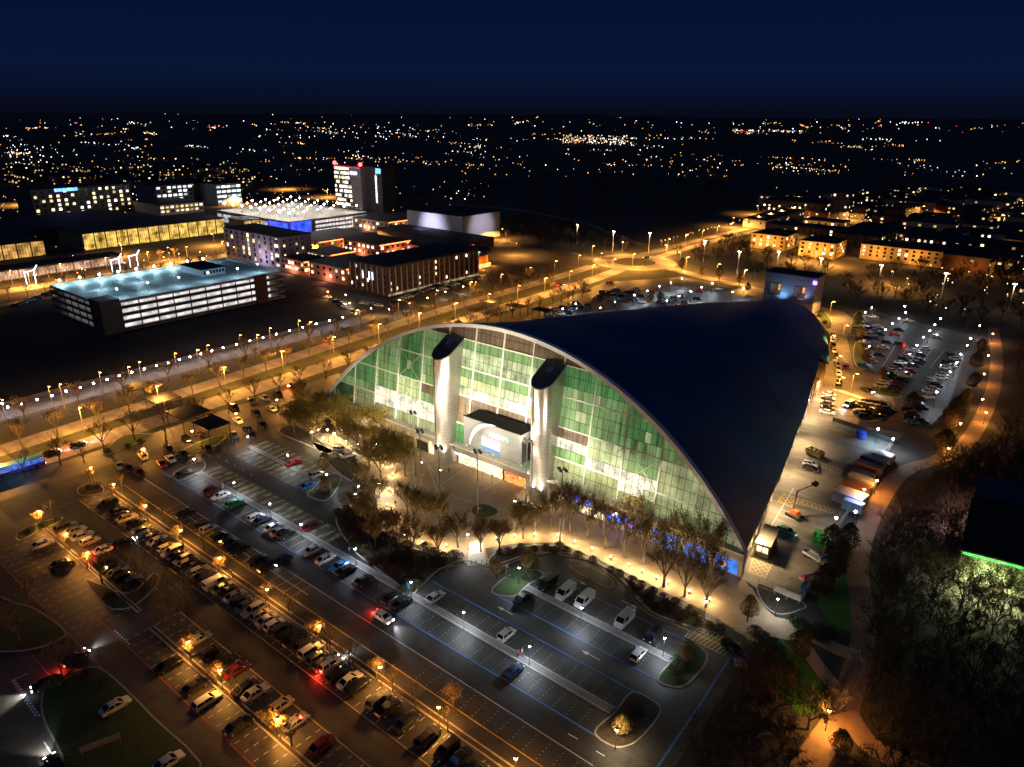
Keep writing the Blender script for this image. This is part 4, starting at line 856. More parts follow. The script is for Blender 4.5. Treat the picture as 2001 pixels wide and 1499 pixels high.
for i, (bx, by, tg) in enumerate([(812, 930, [(-150, 126.5, 12), (-158, 126, 10), (-141, 127, 14)]), (825, 972, [(-123.7, 122.5, 22), (-135, 127, 12), (-123.7, 122.5, 8)]), (861, 1009, [(-123.7, 122.5, 16), (-104, 127, 30), (-118, 127, 22)]), (934, 1018, [(-91.9, 122.5, 18), (-104, 121, 14), (-110, 126, 30)]),
                                  (1028, 992, [(-91.9, 122.5, 10), (-98, 127, 26), (-80, 126, 12)]), (1094, 1059, [(-68, 126, 12), (-77, 127, 14), (-60, 126, 10)])]):
    b = g(bx, by); e_ = empty('floodlight_mast', (b.x, b.y, .03), 'tall slim floodlight mast on the plaza, %s from the left' % ordn(i), 'light mast', 'floodlight masts on the plaza')
    inst('pole', MP, e_); inst('cross_arm', MA, e_)
    for j, (x, y) in enumerate(((-.9, .1), (.9, .1), (0, .6), (0, -.6))):
        h = inst('floodlight', FH, e_, (x, y, 0)); inst('lens', FL, h)
    for z in (10.5, 6.0, 3.2): inst('bracket', BRK, e_, (0, 0, z))
    lamp_light(e_, (0, .9, 17.3), 3800, WARM2, .4, 'SPOT', 112, ((-107.9-b.x)*.5, 127-b.y, 20), 'floodlight_beam', .6)
    for q in tg:
        lamp_light(e_, (0, .75, 17.4), 11500, WARM2, .3, 'SPOT', 54, (q[0]-b.x, q[1]-b.y, q[2]), 'floodlight_beam', 1.0)
# uplights at the foot of the fins
for x in (-127.5, -120.5, -95.6, -88.4):
    e_ = empty('ground_floodlight', (x, 119.6, .04), 'small ground floodlight at the foot of the %s steel fin' % {-127.5: 'left side of the left', -120.5: 'right side of the left', -95.6: 'left side of the right', -88.4: 'right side of the right'}[x], 'floodlight', 'ground floodlights at the fins')
    MB().box(-.3, .3, -.2, .2, 0, .35).build('housing', fl_off, e_); MB().box(-.25, .25, -.15, .15, .352, .37).build('lens', fl_on, e_)
    tx = -123.7 if x < -110 else -91.9; lamp_light(e_, (0, 0, .6), 3000, (1, .9, .75), .15, 'SPOT', 60, (tx-x, 3.2, 12), 'floodlight_beam')
# ------------------------------------------------------------------ car park furniture
def car_row(v, pxs, rzs, tmpl, group, gap=2.15, near=True):
    us_ = [[g(x, y, .7).x, t, c] for x, y, t, c in pxs]; us_.sort()
    for a, b in zip(us_, us_[1:]):
        if b[0]-a[0] < gap: b[0] = a[0]+gap
    for i, (u, t, c) in enumerate(us_):
        vv = v if v is not None else 0
        car(t, c, u+trr.uniform(-.1, .1), vv+trr.uniform(-.18, .18), (rzs if trr.random() < .8 else rzs+math.pi)+trr.uniform(-.02, .02), tmpl.format(c=CN[c], t=TN[t], o=ordn(i)), group, near)
UPV = math.pi/2
R1 = [(207, 985, 'u', 'k'), (228, 1000, 's', 'k'), (238, 1004, 'h', 'k'), (248, 1011, 's', 'o'), (262, 1021, 's', 'k'), (288, 1032, 'h', 'n'), (296, 1037, 's', 'g'), (302, 1042, 'h', 'k'), (312, 1050, 's', 'w'), (320, 1056, 'e', 'k'), (328, 1062, 'h', 'o'), (336, 1068, 'u', 'w'), (345, 1076, 's', 'k'),
      (355, 1084, 'h', 'o'), (363, 1090, 'h', 'k'), (371, 1096, 's', 'k'), (383, 1106, 'e', 's'), (392, 1112, 's', 'k'), (400, 1120, 'u', 'k'), (415, 1131, 'v', 'w'), (430, 1140, 's', 'y'), (440, 1146, 'h', 'k'), (455, 1155, 's', 's'), (462, 1165, 'h', 'k'), (470, 1172, 's', 'g'), (486, 1183, 'u', 's'), (498, 1193, 'h', 'o'), (508, 1200, 's', 's'), (518, 1208, 'h', 'w'), (530, 1216, 'u', 'k'),
      (542, 1226, 'e', 'k'), (552, 1234, 's', 'k'), (580, 1250, 's', 'k'), (594, 1262, 'u', 's'), (608, 1270, 'h', 'k'), (619, 1280, 'u', 'k'), (669, 1310, 'e', 'k'), (686, 1325, 's', 'w'), (703, 1338, 'u', 'k'), (742, 1366, 'u', 'g'), (760, 1380, 's', 'k'), (797, 1408, 's', 'k'), (832, 1440, 'e', 'k'), (872, 1466, 'u', 'k'), (893, 1486, 's', 'k'), (928, 1512, 'h', 'k')]
car_row(56.7, R1, UPV, '{c} {t}, {o} from the left in the long packed row', 'cars in the long packed row')
p = g(647, 1296, .7); car('u', 'w', p.x, 57.0, UPV, 'white suv with glowing tail lights pulling out of the long packed row', None, True, 3)
R0_ = [(355, 1005, 's', 'k'), (392, 1028, 's', 'k'), (402, 1035, 'h', 's'), (420, 1051, 'h', 'k'), (440, 1062, 'h', 'n'), (450, 1068, 's', 'k'), (460, 1074, 's', 'k'), (492, 1099, 's', 'k'), (519, 1108, 'h', 'k')]
car_row(66.2, R0_, UPV, '{c} {t}, {o} from the left in the dim row above the orange lamps', 'cars in the dim row above the orange lamps')
RW = [(412, 958, 's', 'd'), (432, 968, 's', 'w'), (460, 982, 'u', 'e'), (504, 1008, 'h', 'w'), (514, 1014, 's', 'n'), (532, 1030, 's', 'w'), (546, 1037, 's', 's'), (560, 1043, 'h', 'k'), (608, 1075, 's', 's'), (638, 1090, 's', 'w'), (663, 1105, 's', 'b'), (676, 1112, 's', 'k'), (712, 1133, 's', 'k'), (766, 1167, 's', 'k'), (785, 1177, 's', 'k')]
car_row(75.8, RW, UPV, '{c} {t}, {o} from the left below the long walkway', 'cars below the long walkway')
def single(x, y, t, c, rz, label, group=None, lights=0, near=True): p = g(x, y, .7); return car(t, c, p.x, p.y, rz, label, group, near, lights)
G1 = 'cars in the blue lined bays'
for a in ((850, 1166, 's', 's', UPV, 'silver saloon alone above the long walkway'), (990, 1238, 'h', 'w', UPV, 'white hatchback alone right of the left white lamp'), (1022, 1167, 's', 'k', UPV, 'dark silver topped saloon left of the second walkway', 's'), (1248, 1277, 'h', 'w', UPV, 'white hatchback at the right end below the second walkway'),
          (1070, 1140, 'v', 'k', -UPV, 'black van in the shade at the left end of the vans'), (1105, 1157, 'v', 'w', -UPV, 'small white van beside the black van'), (1142, 1173, 'v', 'w', -UPV, 'white van behind the middle lamp of the second walkway'), (1220, 1211, 'v', 'w', -UPV, 'white van standing alone by the turning road'), (1276, 1240, 'u', 'k', -UPV, 'black suv beside the right end lamp'),
          (1002, 1312, 's', 'n', UPV, 'dark blue saloon with two people behind it'), (574, 903, 's', 'r', UPV*1.0, 'bright red saloon on the striped bays'), (602, 948, 's', 'b', UPV, 'light blue saloon on the striped bays'), (618, 926, 'h', 's', UPV, 'silver hatchback half hidden by the round tree'),
          (610, 1027, 's', 'd', UPV, 'dark red car above the walkway by the hedge'), (359, 925, 's', 'k', UPV, 'black saloon on the kerb island at the walkway end')): single(*a[:6], G1)
for a in ((665, 877, 'h', 's', .3, 'silver car on the raised display deck'), (681, 888, 's', 'w', 1.2, 'white car half under the trees on the display deck')): single(*a)
single(552, 1094, 'h', 'n', -UPV, 'dark blue hatchback with blazing headlights in the lane', None, 1)
single(748, 1204, 's', 'w', 0.0, 'white saloon driving down the blue lined lane with its lights on', None, 3)
G2_ = 'cars at the lower left'
for a in ((82, 1062, 's', 'w'), (120, 1101, 's', 'k'), (130, 1028, 'e', 'g'), (148, 1037, 's', 'o'), (162, 1046, 's', 's'), (178, 1054, 'h', 'w'), (205, 1100, 'u', 'k'), (222, 1096, 's', 'k'), (214, 1113, 's', 'k'), (232, 1119, 's', 'g'), (246, 1128, 'h', 'k'), (258, 1136, 's', 'n')): pass
LL = [(82, 1062, 's', 'w', 'at the far left under the first orange lamps'), (120, 1101, 's', 'k', 'below the second orange lamp at the left'), (128, 1028, 'e', 'g', 'leftmost of the four above the left lamp'), (146, 1036, 's', 'o', 'second of the four above the left lamp'), (160, 1046, 's', 's', 'third of the four above the left lamp'), (176, 1056, 'h', 'w', 'fourth of the four above the left lamp'),
      (207, 1099, 'u', 'k', 'leftmost of the dark cluster by the red glow'), (219, 1108, 's', 'k', 'second of the dark cluster by the red glow'), (231, 1117, 's', 'g', 'third of the dark cluster by the red glow'), (243, 1127, 'h', 'k', 'fourth of the dark cluster by the red glow'), (256, 1136, 's', 'n', 'rightmost of the dark cluster by the red glow'),
      (330, 1298, 's', 'k', 'leftmost in the lower left rows'), (412, 1273, 'h', 'k', 'right of the lamp in the lower left rows'), (388, 1248, 's', 's', 'close to the lamp in the lower left rows'), (441, 1292, 's', 'k', 'behind the yellow bush'), (462, 1308, 's', 'd', 'right of the yellow bush'), (380, 1341, 's', 'k', 'above the white estate in the lower left rows'), (404, 1368, 'e', 'w', 'in the middle of the lower left rows'),
      (480, 1343, 's', 'k', 'left of the pair below the dark lane'), (498, 1353, 's', 's', 'right of the pair below the dark lane'), (465, 1417, 's', 'k', 'left of the brightest yellow tree'), (577, 1411, 's', 's', 'right of the brightest yellow tree'), (550, 1376, 'h', 'o', 'just above the brightest yellow tree'), (628, 1455, 's', 'd', 'in the shade right of the bottom trees'), (225, 1378, 's', 'w', 'alone in the dark bays left of the lane'), (328, 1488, 's', 'w', 'at the bottom edge left of the lane')]
for x, y, t, c, d in LL: single(x, y, t, c, UPV+trr.uniform(-.03, .03), '%s %s %s' % (CN[c], TN[t], d), G2_)
single(240, 1060, 's', 'k', UPV-.1, 'black saloon with red tail lights crossing the lane', None, 3); single(205, 1072, 's', 'w', UPV, 'white saloon with red tail lights at the lane end', None, 2)
single(146, 1284, 's', 'n', UPV+.25, 'dark blue car leaving the side road with bright red tail lights', None, 3); single(92, 1334, 's', 'k', -UPV-.2, 'black car waiting at the give way line with headlights on', None, 1)
single(108, 1492, 's', 'k', math.pi, 'dark car with cyan white lights at the bottom of the pale road', None, 1)
FR = [(233, 909, 's', 's'), (250, 914, 'h', 'k'), (271, 921, 's', 'd'), (280, 891, 's', 'o'), (316, 905, 's', 'r'), (333, 896, 's', 'w'), (329, 876, 's', 'k'), (357, 886, 's', 'k'), (364, 857, 'h', 'k'), (393, 848, 's', 'k'), (404, 874, 's', 'k'), (410, 812, 's', 'r'), (457, 794, 's', 'k'), (490, 783, 's', 'g'), (517, 777, 's', 's'), (542, 768, 's', 'k'), (465, 821, 's', 'w'), (501, 807, 'u', 'k'), (531, 799, 's', 's'), (512, 829, 's', 'k'), (484, 838, 's', 'g'), (457, 849, 's', 's')]
for i, (x, y, t, c) in enumerate(sorted(FR)): single(x, y, t, c, -.15+trr.uniform(-.1, .1), '%s %s, %s from the left on the frontage beside the boulevard' % (CN[c], TN[t], ordn(i)), 'cars on the frontage beside the boulevard')
for x, y, l, d in ((150, 868, 3, 'black car with lights on the boulevard right behind the bus'), (100, 884, 3, 'dark car with lights between the bus and the next car on the boulevard'), (575, 752, 2, 'car with red tail lights at the road bend'), (645, 663, 2, 'dark car with red tail lights on the far carriageway'), (893, 629, 1, 'white car with headlights just behind the arch top'), (1095, 556, 3, 'car with lights nearing the roundabout'), (1265, 503, 1, 'car with headlights leaving the roundabout'), (1370, 478, 3, 'car with lights on the road beyond the roundabout')):
    single(x, y, 's', 'k' if 'white' not in d else 'w', UPV if x != 893 else -UPV, d, 'cars driving on the boulevard', l, True)
# ---- display deck, signs, litter bins, posts
p = [g(653, 883, .3), g(700, 905, .3), g(668, 868, .3)]
DD = MB().prism([tuple(g(638, 878)[:2]), tuple(g(664, 868)[:2]), tuple(g(712, 893)[:2]), tuple(g(692, 910)[:2])], 0, .035).build('display_deck', mat('deck_dark', (.03, .035, .04), rough=.5)); tag(DD, 'low dark display deck with two cars by the little square', 'deck')
for x, y, c_, d in ((798, 1160, (.03, .15, .35), 'blue information sign on the walkway end'), (436, 957, (.4, .4, .4), 'pay machine beside the teal car on the walkway'), (588, 1040, (.35, .06, .05), 'red pay machine near the hedge end of the walkway'), (1050, 1147, (.02, .02, .02), 'black pay machine at the left end of the second walkway'), (1279, 1262, (.02, .02, .02), 'black pay machine at the right end of the second walkway')):
    b = g(x, y); e_ = empty('pay_machine' if 'pay' in d else 'sign', (b.x, b.y, .1), d, 'sign' if 'sign' in d else 'pay machine')
    MB().tube((0, 0, 0), (0, 0, 1.6 if 'sign' in d else .5), .08).build('post', pole_m, e_); MB().box(-.3, .3, -.14, .14, .5 if 'pay' in d else 1.2, 1.9 if 'pay' in d else 2.4).build('panel', mat('sign_%d' % x, c_, rough=.4), e_)
b = g(200, 1470); SG = empty('hoarding', (b.x, b.y, 0), 'long white hoarding board on two legs on the dark lawn', 'hoarding')
MB().box(-2.6, 2.6, -.06, .06, 1.3, 2.3).build('board', mat('board_pale', (.42, .40, .36), rough=.6), SG); 
for s in (-2.4, 2.4): MB().box(s-.06, s+.06, .07, .18, 0, 2.3).build('leg', pole_g, SG)
SG.rotation_euler = (0, 0, 1.25)
for i, (x, y) in enumerate([(451, 880), (457, 878), (463, 873), (488, 862)]):
    b = g(x, y); e_ = empty('flag_pole', (b.x, b.y, 0), 'thin white pole at the striped bay corner, %s from the left' % ordn(i), 'pole', 'white poles at the bay corner'); MB().tube((0, 0, 0), (0, 0, 4.2), .06, .05).build('shaft', pole_g, e_); MB().box(-.05, .5, -.02, .02, 3.2, 4.1).build('banner', mat('pale_cloth', (.4, .4, .42), rough=.8), e_)
for i, (x, y) in enumerate([(1452, 1245), (1442, 1240), (1432, 1234), (1422, 1229), (1411, 1224), (1400, 1219)]):
    b = g(x, y); tag(MB().tube((0, 0, 0), (0, 0, 1.0), .07, .07, 8).build('bollard', pole_g, None, (b.x, b.y, .02)), 'grey steel bollard by the yellow hatching, %s from the right' % ordn(i), 'bollard', 'bollards by the yellow hatching')
for i, (x, y) in enumerate([(921, 1103), (931, 1102), (941, 1101)]):
    b = g(x, y); tag(MB().tube((0, 0, 0), (0, 0, .9), .07, .07, 8).build('bollard', pole_m, None, (b.x, b.y, .04)), 'black bollard across the pale entry path, %s from the left' % ordn(i), 'bollard', 'bollards on the entry path')
# dark service van and sweeper at the right end
single(1432, 1268, 'u', 'k', -.4, 'black pickup at the end of the yellow hatching'); b = g(1446, 1305)
TR_ = empty('covered_trailer', (b.x, b.y, 0), 'small trailer with a lilac ribbed cover beside the hatching', 'trailer', rz=.5)
MB().box(-1.1, 1.1, -.8, .8, .45, .9).build('bed', mat('trailer_dark', (.05, .05, .06), rough=.6), TR_); cv = MB()
for k in range(4): cv.box(-1.05+k*.54, -.6+k*.54, -.78, .78, .91, 1.3)
cv.build('cover', mat('lilac_cover', (.30, .26, .42), rough=.5), TR_); MB().tube((-.3, -.85, .3), (-.3, .85, .3), .28, .28, 12).build('wheel', tyre, TR_)
# ---- the bus
b = g(34, 912, 1.5); BU_ = empty('bus', (b.x, b.y, .03), 'single deck bus with teal roof and blue lit side on the boulevard', 'bus', rz=UPV-.05)
MB().box(-6, 6, -1.25, 1.25, .35, 1.35).build('body', mat('bus_blue', (.03, .06, .45), rough=.35), BU_); MB().box(-5.95, 5.95, -1.2, 1.2, 2.6, 2.95).build('roof', mat('bus_teal', (.10, .42, .36), rough=.4), BU_)
wn = glow('bus_window', (.10, .22, .9), .7, 1.5, .4)
for k in range(8):
    for s in (-1, 1): MB().box(-5.8+k*1.46, -4.5+k*1.46, s*1.2-.02, s*1.2+.02, 1.42, 2.5).build('window', wn, BU_)
for k in range(9):
    for s in (-1, 1): MB().box(-5.97+k*1.47, -5.83+k*1.47, s*1.19-.03, s*1.19+.03, 1.35, 2.6).build('pillar', MATS['bus_blue'], BU_)
for x in (-3.9, 3.9):
    for s in (-1, 1): MB().tube((x, s*1.0, .48), (x, s*1.27, .48), .46, .46, 14).build('wheel', tyre, BU_)
for s in (-1, 1): MB().cbox(6.02, s*.9, .7, .08, .35, .2).build('headlight', hl_on, BU_); MB().cbox(-6.02, s*.95, .9, .08, .25, .3).build('taillight', tl_on, BU_)
lamp_light(BU_, (0, -3.0, 4.5), 120, (.3, .7, 1), .5, name='bus_glow')
# ---- black canopies
for i, (x, y, sx, sy) in enumerate([(268, 754, 7, 7), (302, 762, 6, 5), (318, 777, 8, 8), (367, 804, 10, 9), (412, 826, 9, 7), (1010, 597, 9, 6), (1060, 605, 8, 6), (958, 588, 8, 6)]):
    b = g(x, y, 4.6); e_ = empty('canopy', (b.x, b.y, 0), 'black flat canopy on four thin posts beside the boulevard, %s from the left' % ordn(i), 'canopy', 'black canopies beside the boulevard')
    MB().box(-sx/2, sx/2, -sy/2, sy/2, 4.5, 4.75).build('roof', mat('black_steel', (.003, .003, .004), rough=.6), e_)
    for s in (-1, 1):
        for t in (-1, 1): MB().tube((s*(sx/2-.4), t*(sy/2-.4), 0), (s*(sx/2-.4), t*(sy/2-.4), 4.5), .10).build('post', MATS['black_steel'], e_)
# ------------------------------------------------------------------ trees near by
plz = [(796, 1007), (810, 1022), (835, 1032), (861, 1030), (707, 959), (734, 990), (895, 1070), (855, 1088), (974, 1082), (1006, 1042), (1022, 1052), (1044, 1040), (1076, 1030), (806, 1085), (735, 1072), (760, 1060), (780, 1070), (940, 1078), (700, 1020), (720, 1035)]
tree_row('plaza', [g(*p) for p in plz], 'brown leaved tree on the plaza side, {o} from the left before the steel fins', 'brown trees on the plaza side', s=.95) if 0 else None
def trow(kind, px, tmpl, group, name='bare_tree', s=1.0, cat='tree'): tree_row(kind, [(*g(p[0], p[1])[:2], p[2] if len(p) > 2 else 1) for p in px], tmpl, group, name, s, cat)
trow('plaza', plz, 'sparse brown tree beside the plaza and hedges, {o} from the left', 'sparse brown trees beside the plaza', s=1.12)
trow('plaza_big', [(1114, 1042), (1147, 1052), (1184, 1072), (1220, 1090), (1257, 1102), (1297, 1147), (1337, 1166), (1379, 1187), (1375, 1152), (1345, 1102), (1390, 1112), (1315, 1080), (1100, 1036), (1240, 1060)], 'sparse brown tree before the blue posters side, {o} from the left', 'sparse brown trees before the glass front', s=1.05)
trow('gold', [(611, 865), (600, 835), (625, 850), (655, 838), (680, 870), (700, 852), (735, 880), (760, 900), (722, 915), (782, 905), (792, 930), (745, 935), (640, 818), (670, 822), (575, 850), (590, 800), (705, 885), (665, 850), (748, 858), (722, 845), (772, 925)], 'golden leafed tree in the grove left of the fins, {o} from the left', 'golden trees in the grove', 'leafy_tree', s=1.18)
trow('lamp_gold', [(284, 1010), (350, 1062), (430, 1118), (520, 1185), (622, 1252), (738, 1330), (178, 945), (222, 980), (129, 1075), (171, 1112), (372, 1290), (426, 1340), (543, 1438), (525, 1425), (280, 905), (610, 1245), (885, 1385), (232, 800), (75, 1030), (395, 868), (500, 700)], 'small yellow leafed tree lit by an orange lamp, {o} from the left', 'small yellow trees by the orange lamps', 'leafy_tree')
trow('small_bare', [(320, 1020), (400, 1075), (455, 1130), (565, 1195), (575, 1205), (640, 1270), (645, 1275), (682, 1297), (690, 1302), (768, 1352), (812, 1384), (875, 1430), (460, 1370), (570, 1460), (240, 960), (165, 905), (105, 1010)], 'small bare tree in the strip of the orange lamps, {o} from the left', 'small bare trees in the strip')
trow('dense', [(637, 968), (636, 925), (970, 1130, .8), (1033, 1118, 1.1), (1460, 1215), (1340, 1300, .7), (1212, 1442, .8)], 'dense round headed dark tree on a kerbed bed, {o} from the left', 'dense trees on the beds', 'round_tree')
bv = []
for k in range(31): bv.append((-199.5-.02*k, 22+k*9.4)); bv.append((-218.6-.3*k, 16+k*9.9))
for k in range(22): bv.append((-239.5, 20+k*14.5))
bv = [(a+trr.uniform(-.8, .8), b+trr.uniform(-1.5, 1.5)) for a, b in bv if proj((a, b, 0))[0] > -60]
tree_row('bare', bv, 'bare avenue tree along the boulevard, {o} from the left', 'bare avenue trees along the boulevard', 'avenue_tree', s=1.2)
trow('bare', [(20, 1230), (40, 1255), (125, 1330), (55, 1175), (330, 1235), (325, 1180), (365, 1180), (200, 1140), (285, 1145, 1.2), (350, 1215)], 'thin bare tree in the dark lower left lawns, {o} from the left', 'bare trees in the dark lawns')
trow('bare', [(1700, 625, .8), (1110, 590, .8), (1140, 575, .8), (1170, 540, .8), (1190, 525, .8), (1080, 570, .8)], 'bare tree near the far car parks, {o} from the left', 'bare trees near the far car parks')
trow('dense', [(1174, 592), (1268, 597), (1272, 590), (1290, 592), (1405, 548, 1.3), (1445, 558, 1.3), (1372, 540, 1.2), (1332, 530, 1.4), (1460, 572), (1675, 640, 1.2), (1680, 665), (1684, 700, 1.2), (1690, 712), (1722, 745, 1.1)], 'dark round tree around the far car parks, {o} from the left', 'dark round trees around the far car parks', 'round_tree')
# shrubs
rs = random.Random(5)
def inside(p, poly):
    c = False; n = len(poly)
    for i in range(n):
        a, b = poly[i], poly[(i+1) % n]
        if (a[1] > p[1]) != (b[1] > p[1]) and p[0] < (b[0]-a[0])*(p[1]-a[1])/(b[1]-a[1])+a[0]: c = not c
    return c
def scatter(poly_px, n, dmin, rnd):
    poly = G2(poly_px); xs = [p[0] for p in poly]; ys = [p[1] for p in poly]; out = []; t = 0
    while len(out) < n and t < n*80:
        t += 1; p = (rnd.uniform(min(xs), max(xs)), rnd.uniform(min(ys), max(ys)))
        if inside(p, poly) and all((p[0]-q[0])**2+(p[1]-q[1])**2 > dmin*dmin for q in out): out.append(p)
    return out
b1 = scatter([(690, 985), (705, 935), (722, 950), (735, 1012), (775, 1056), (858, 1088), (900, 1092), (862, 1110), (820, 1148), (800, 1156), (735, 1110), (665, 1050), (655, 1012)], 46, 1.9, rs)
tree_row('shrub_d', b1, 'dark clipped shrub in the hedge bed beside the plaza, {o} from the left', 'shrubs in the hedge bed', 'shrub', cat='shrub')
b2 = scatter([(962, 1088), (1010, 1072), (1090, 1070), (1200, 1118), (1262, 1152), (1340, 1192), (1395, 1218), (1408, 1238), (1340, 1220), (1272, 1192), (1222, 1138), (1165, 1100), (1100, 1084), (1040, 1080)], 40, 1.7, rs)
tree_row('shrub_d', b2, 'low dark shrub in the bed along the turning road, {o} from the left', 'shrubs along the turning road', 'shrub', s=.7, cat='shrub')
sg = [(790, 1158), (812, 1148), (1335, 1285), (1325, 1300), (1345, 1268), (1318, 1315), (1225, 1408), (1210, 1425), (1240, 1395), (640, 965), (655, 950), (625, 970), (1000, 1125), (1015, 1120), (1030, 1130), (700, 1075), (1490, 1250), (1510, 1262), (1525, 1280), (1475, 1240), (1560, 1225), (1575, 1235), (1590, 1245), (1605, 1250), (1550, 1215), (1500, 1290), (1480, 1275), (1530, 1310), (1600, 1232), (1620, 1240)]
trow('shrub', sg, 'leafy green shrub in a lamplit bed, {o} from the left', 'green shrubs in lamplit beds', 'shrub', cat='shrub')
hd = [(360, 905), (400, 895), (430, 880), (250, 875), (275, 866), (210, 885), (60, 1040), (85, 1030), (110, 1020), (240, 1180), (265, 1170), (290, 1150), (215, 1170), (175, 955), (190, 950), (1600, 620), (1612, 632), (1606, 612), (1725, 765), (1745, 770), (1695, 800), (1720, 795), (110, 1340), (140, 1325), (170, 1320), (200, 1340)]
trow('shrub', hd, 'rough shrub on a kerbed corner, {o} from the left', 'rough shrubs on kerbed corners', 'shrub', s=.8, cat='shrub')
# the woodland on the right
wd = scatter([(1700, 1240), (1720, 1100), (1760, 1010), (1900, 905), (2040, 880), (2040, 1030), (1880, 970), (1860, 1120), (2060, 1180), (2060, 1560), (1700, 1560), (1760, 1480), (1700, 1440), (1680, 1380)], 150, 3.9, rs)
wd += scatter([(1450, 1340), (1490, 1300), (1560, 1400), (1630, 1400), (1590, 1470), (1520, 1560), (1330, 1560), (1400, 1420)], 15, 3.4, rs)
wd += scatter([(1985, 700), (2060, 690), (2060, 880), (1960, 880)], 14, 6, rs)
tree_row('wood', wd, 'bare dusky tree in the dark wood on the right, {o} from the left', 'bare trees in the dark wood', 'woodland_tree', s=.85)
ev = [(1640, 1100), (1622, 1075), (1655, 1070), (1630, 1130), (1605, 1160), (1740, 1160), (1840, 900, 1.4), (1850, 840, 1.2), (1868, 820, 1.2), (1900, 760), (1885, 790), (1905, 720), (1915, 690), (1640, 1470, .7), (1780, 800), (1560, 1285), (1535, 1340, .8)]
trow('ever', ev, 'full dark evergreen tree east of the yard, {o} from the left', 'dark evergreens east of the yard', 'evergreen_tree', s=.85)
fw = scatter([(1640, 560), (1760, 520), (2040, 540), (2040, 680), (1900, 640), (1680, 600)], 60, 8, rs)+scatter([(1320, 500), (1420, 470), (1500, 500), (1640, 530), (1600, 600), (1480, 550), (1380, 530)], 34, 9, rs)+scatter([(1010, 440), (1140, 455), (1230, 495), (1160, 495), (1060, 480), (980, 470)], 40, 8, rs)
tree_row('wood', fw, 'dark bare tree in the belt beyond the leisure centre, {o} from the left', 'dark trees beyond the leisure centre', 'woodland_tree', s=1.0)
# ------------------------------------------------------------------ people
for i, (x, y, a, b, rz, d) in enumerate([(1012, 1285, (.35, .05, .04), (.02, .02, .03), 1, 'person in a red top beside the dark blue saloon'), (1020, 1283, (.55, .55, .55), (.02, .02, .05), 2, 'person in a white top beside the dark blue saloon'), (1277, 1265, (.03, .03, .04), (.03, .03, .03), 0, 'person in dark clothes beside the black suv'),
                                          (773, 990, (.05, .03, .04), (.02, .02, .03), .5, 'person in dark clothes walking on the curved path'), (669, 932, (.02, .02, .02), (.03, .03, .03), 2, 'person in black crossing the lane by the round tree'), (683, 1082, (.10, .10, .30), (.03, .03, .05), 1.5, 'person in blue at the footpath by the walkway'),
                                          (878, 925, (.06, .07, .04), (.05, .05, .04), 3, 'person in olive clothes before the left steel fin'), (756, 1010, (.2, .2, .2), (.03, .03, .04), 1, 'person in a grey coat on the lit path bend'), (1224, 1345, (.02, .02, .02), (.02, .02, .02), 2, 'person in dark clothes in the dim lane')]):
    m = person_mesh(50+i, a, b); q = g(x, y); o = inst('person', m, None, (q.x, q.y, .06), rz); tag(o, d, 'person')
# ------------------------------------------------------------------ the yard behind the wall
def contain(x, y, L_, W_, H_, c, rz, d, mt='corrugated'):
    b = g(x, y, 1); e_ = empty('container', (b.x, b.y, .02), d, 'container', 'containers and sheds along the yard fence', rz)
    MB().box(-L_/2, L_/2, -W_/2, W_/2, .1, H_).build('body', mat('cont_%d%d' % (x, y), c, rough=.55, scale=3, var=.2, streak=(6, 6, .1)), e_)
    MB().box(-L_/2+.1, L_/2-.1, -W_/2+.1, W_/2-.1, H_+.003, H_+.06).build('roof', mat('cont_roof_%d%d' % (x, y), tuple(min(1, k*1.2+.02) for k in c), rough=.5, scale=2, var=.25, streak=(5, .3, 1)), e_)
    for s in (-1, 1): MB().box(L_/2+.003, L_/2+.04, s*W_/4-W_/5, s*W_/4+W_/5, .3, H_-.2).build('door', mat('cont_door', (.16, .16, .18), rough=.5), e_)
CL = [(1661, 975, 7, 4.6, 2.7, (.36, .36, .42), 'large pale ribbed roof shed beside the bend of the orange path'), (1676, 955, 6.5, 2.4, 2.6, (.13, .05, .035), 'rust red container behind the pale ribbed shed'), (1684, 942, 6.5, 2.2, 2.5, (.30, .30, .30), 'light grey container next to the rust red one'),
      (1678, 930, 7, 3.2, 2.4, (.02, .025, .045), 'black roofed container in the middle of the fence row'), (1696, 917, 6.5, 2.4, 2.5, (.11, .045, .035), 'brick red container near the top of the fence row'), (1706, 903, 6, 2.4, 2.3, (.02, .06, .16), 'dark blue container at the top of the fence row'),
      (1726, 893, 5, 3.6, 2.0, (.42, .38, .42), 'pale heap covered container under the bright yard lamp'), (1667, 990, 4.6, 2.2, 2.4, (.22, .38, .55), 'light blue container at the lower end of the fence row')]
for x, y, a, b_, h, c, d in CL: contain(x, y, a, b_, h, c, -.15, d)
for i, (x, y) in enumerate([(1596, 1049), (1604, 1052), (1612, 1055), (1600, 1058), (1608, 1061), (1616, 1062), (1594, 1064), (1605, 1067)]):
    b = g(x, y); e_ = empty('wheeled_bin', (b.x, b.y, .02), 'bright green wheeled bin in the yard corner cluster, %s from the left' % ordn(i), 'bin', 'green bins in the yard'); gb = mat('bin_green', (.02, .45, .05), rough=.5)
    MB().box(-.65, .65, -.5, .5, .12, 1.15).build('body', gb, e_); MB().add([(-.7, -.55, 1.16), (.7, -.55, 1.16), (.7, .55, 1.32), (-.7, .55, 1.32), (-.7, -.55, 1.22), (.7, -.55, 1.22), (.7, .55, 1.38), (-.7, .55, 1.38)], [(0,3,2,1),(4,5,6,7),(0,1,5,4),(1,2,6,5),(2,3,7,6),(3,0,4,7)]).build('lid', mat('bin_lid', (.03, .55, .08), rough=.45), e_)
b = g(1592, 888); SK = empty('skip', (b.x, b.y, .02), 'yellow open skip heaped with rubbish beside the roof edge', 'skip', rz=-.3)
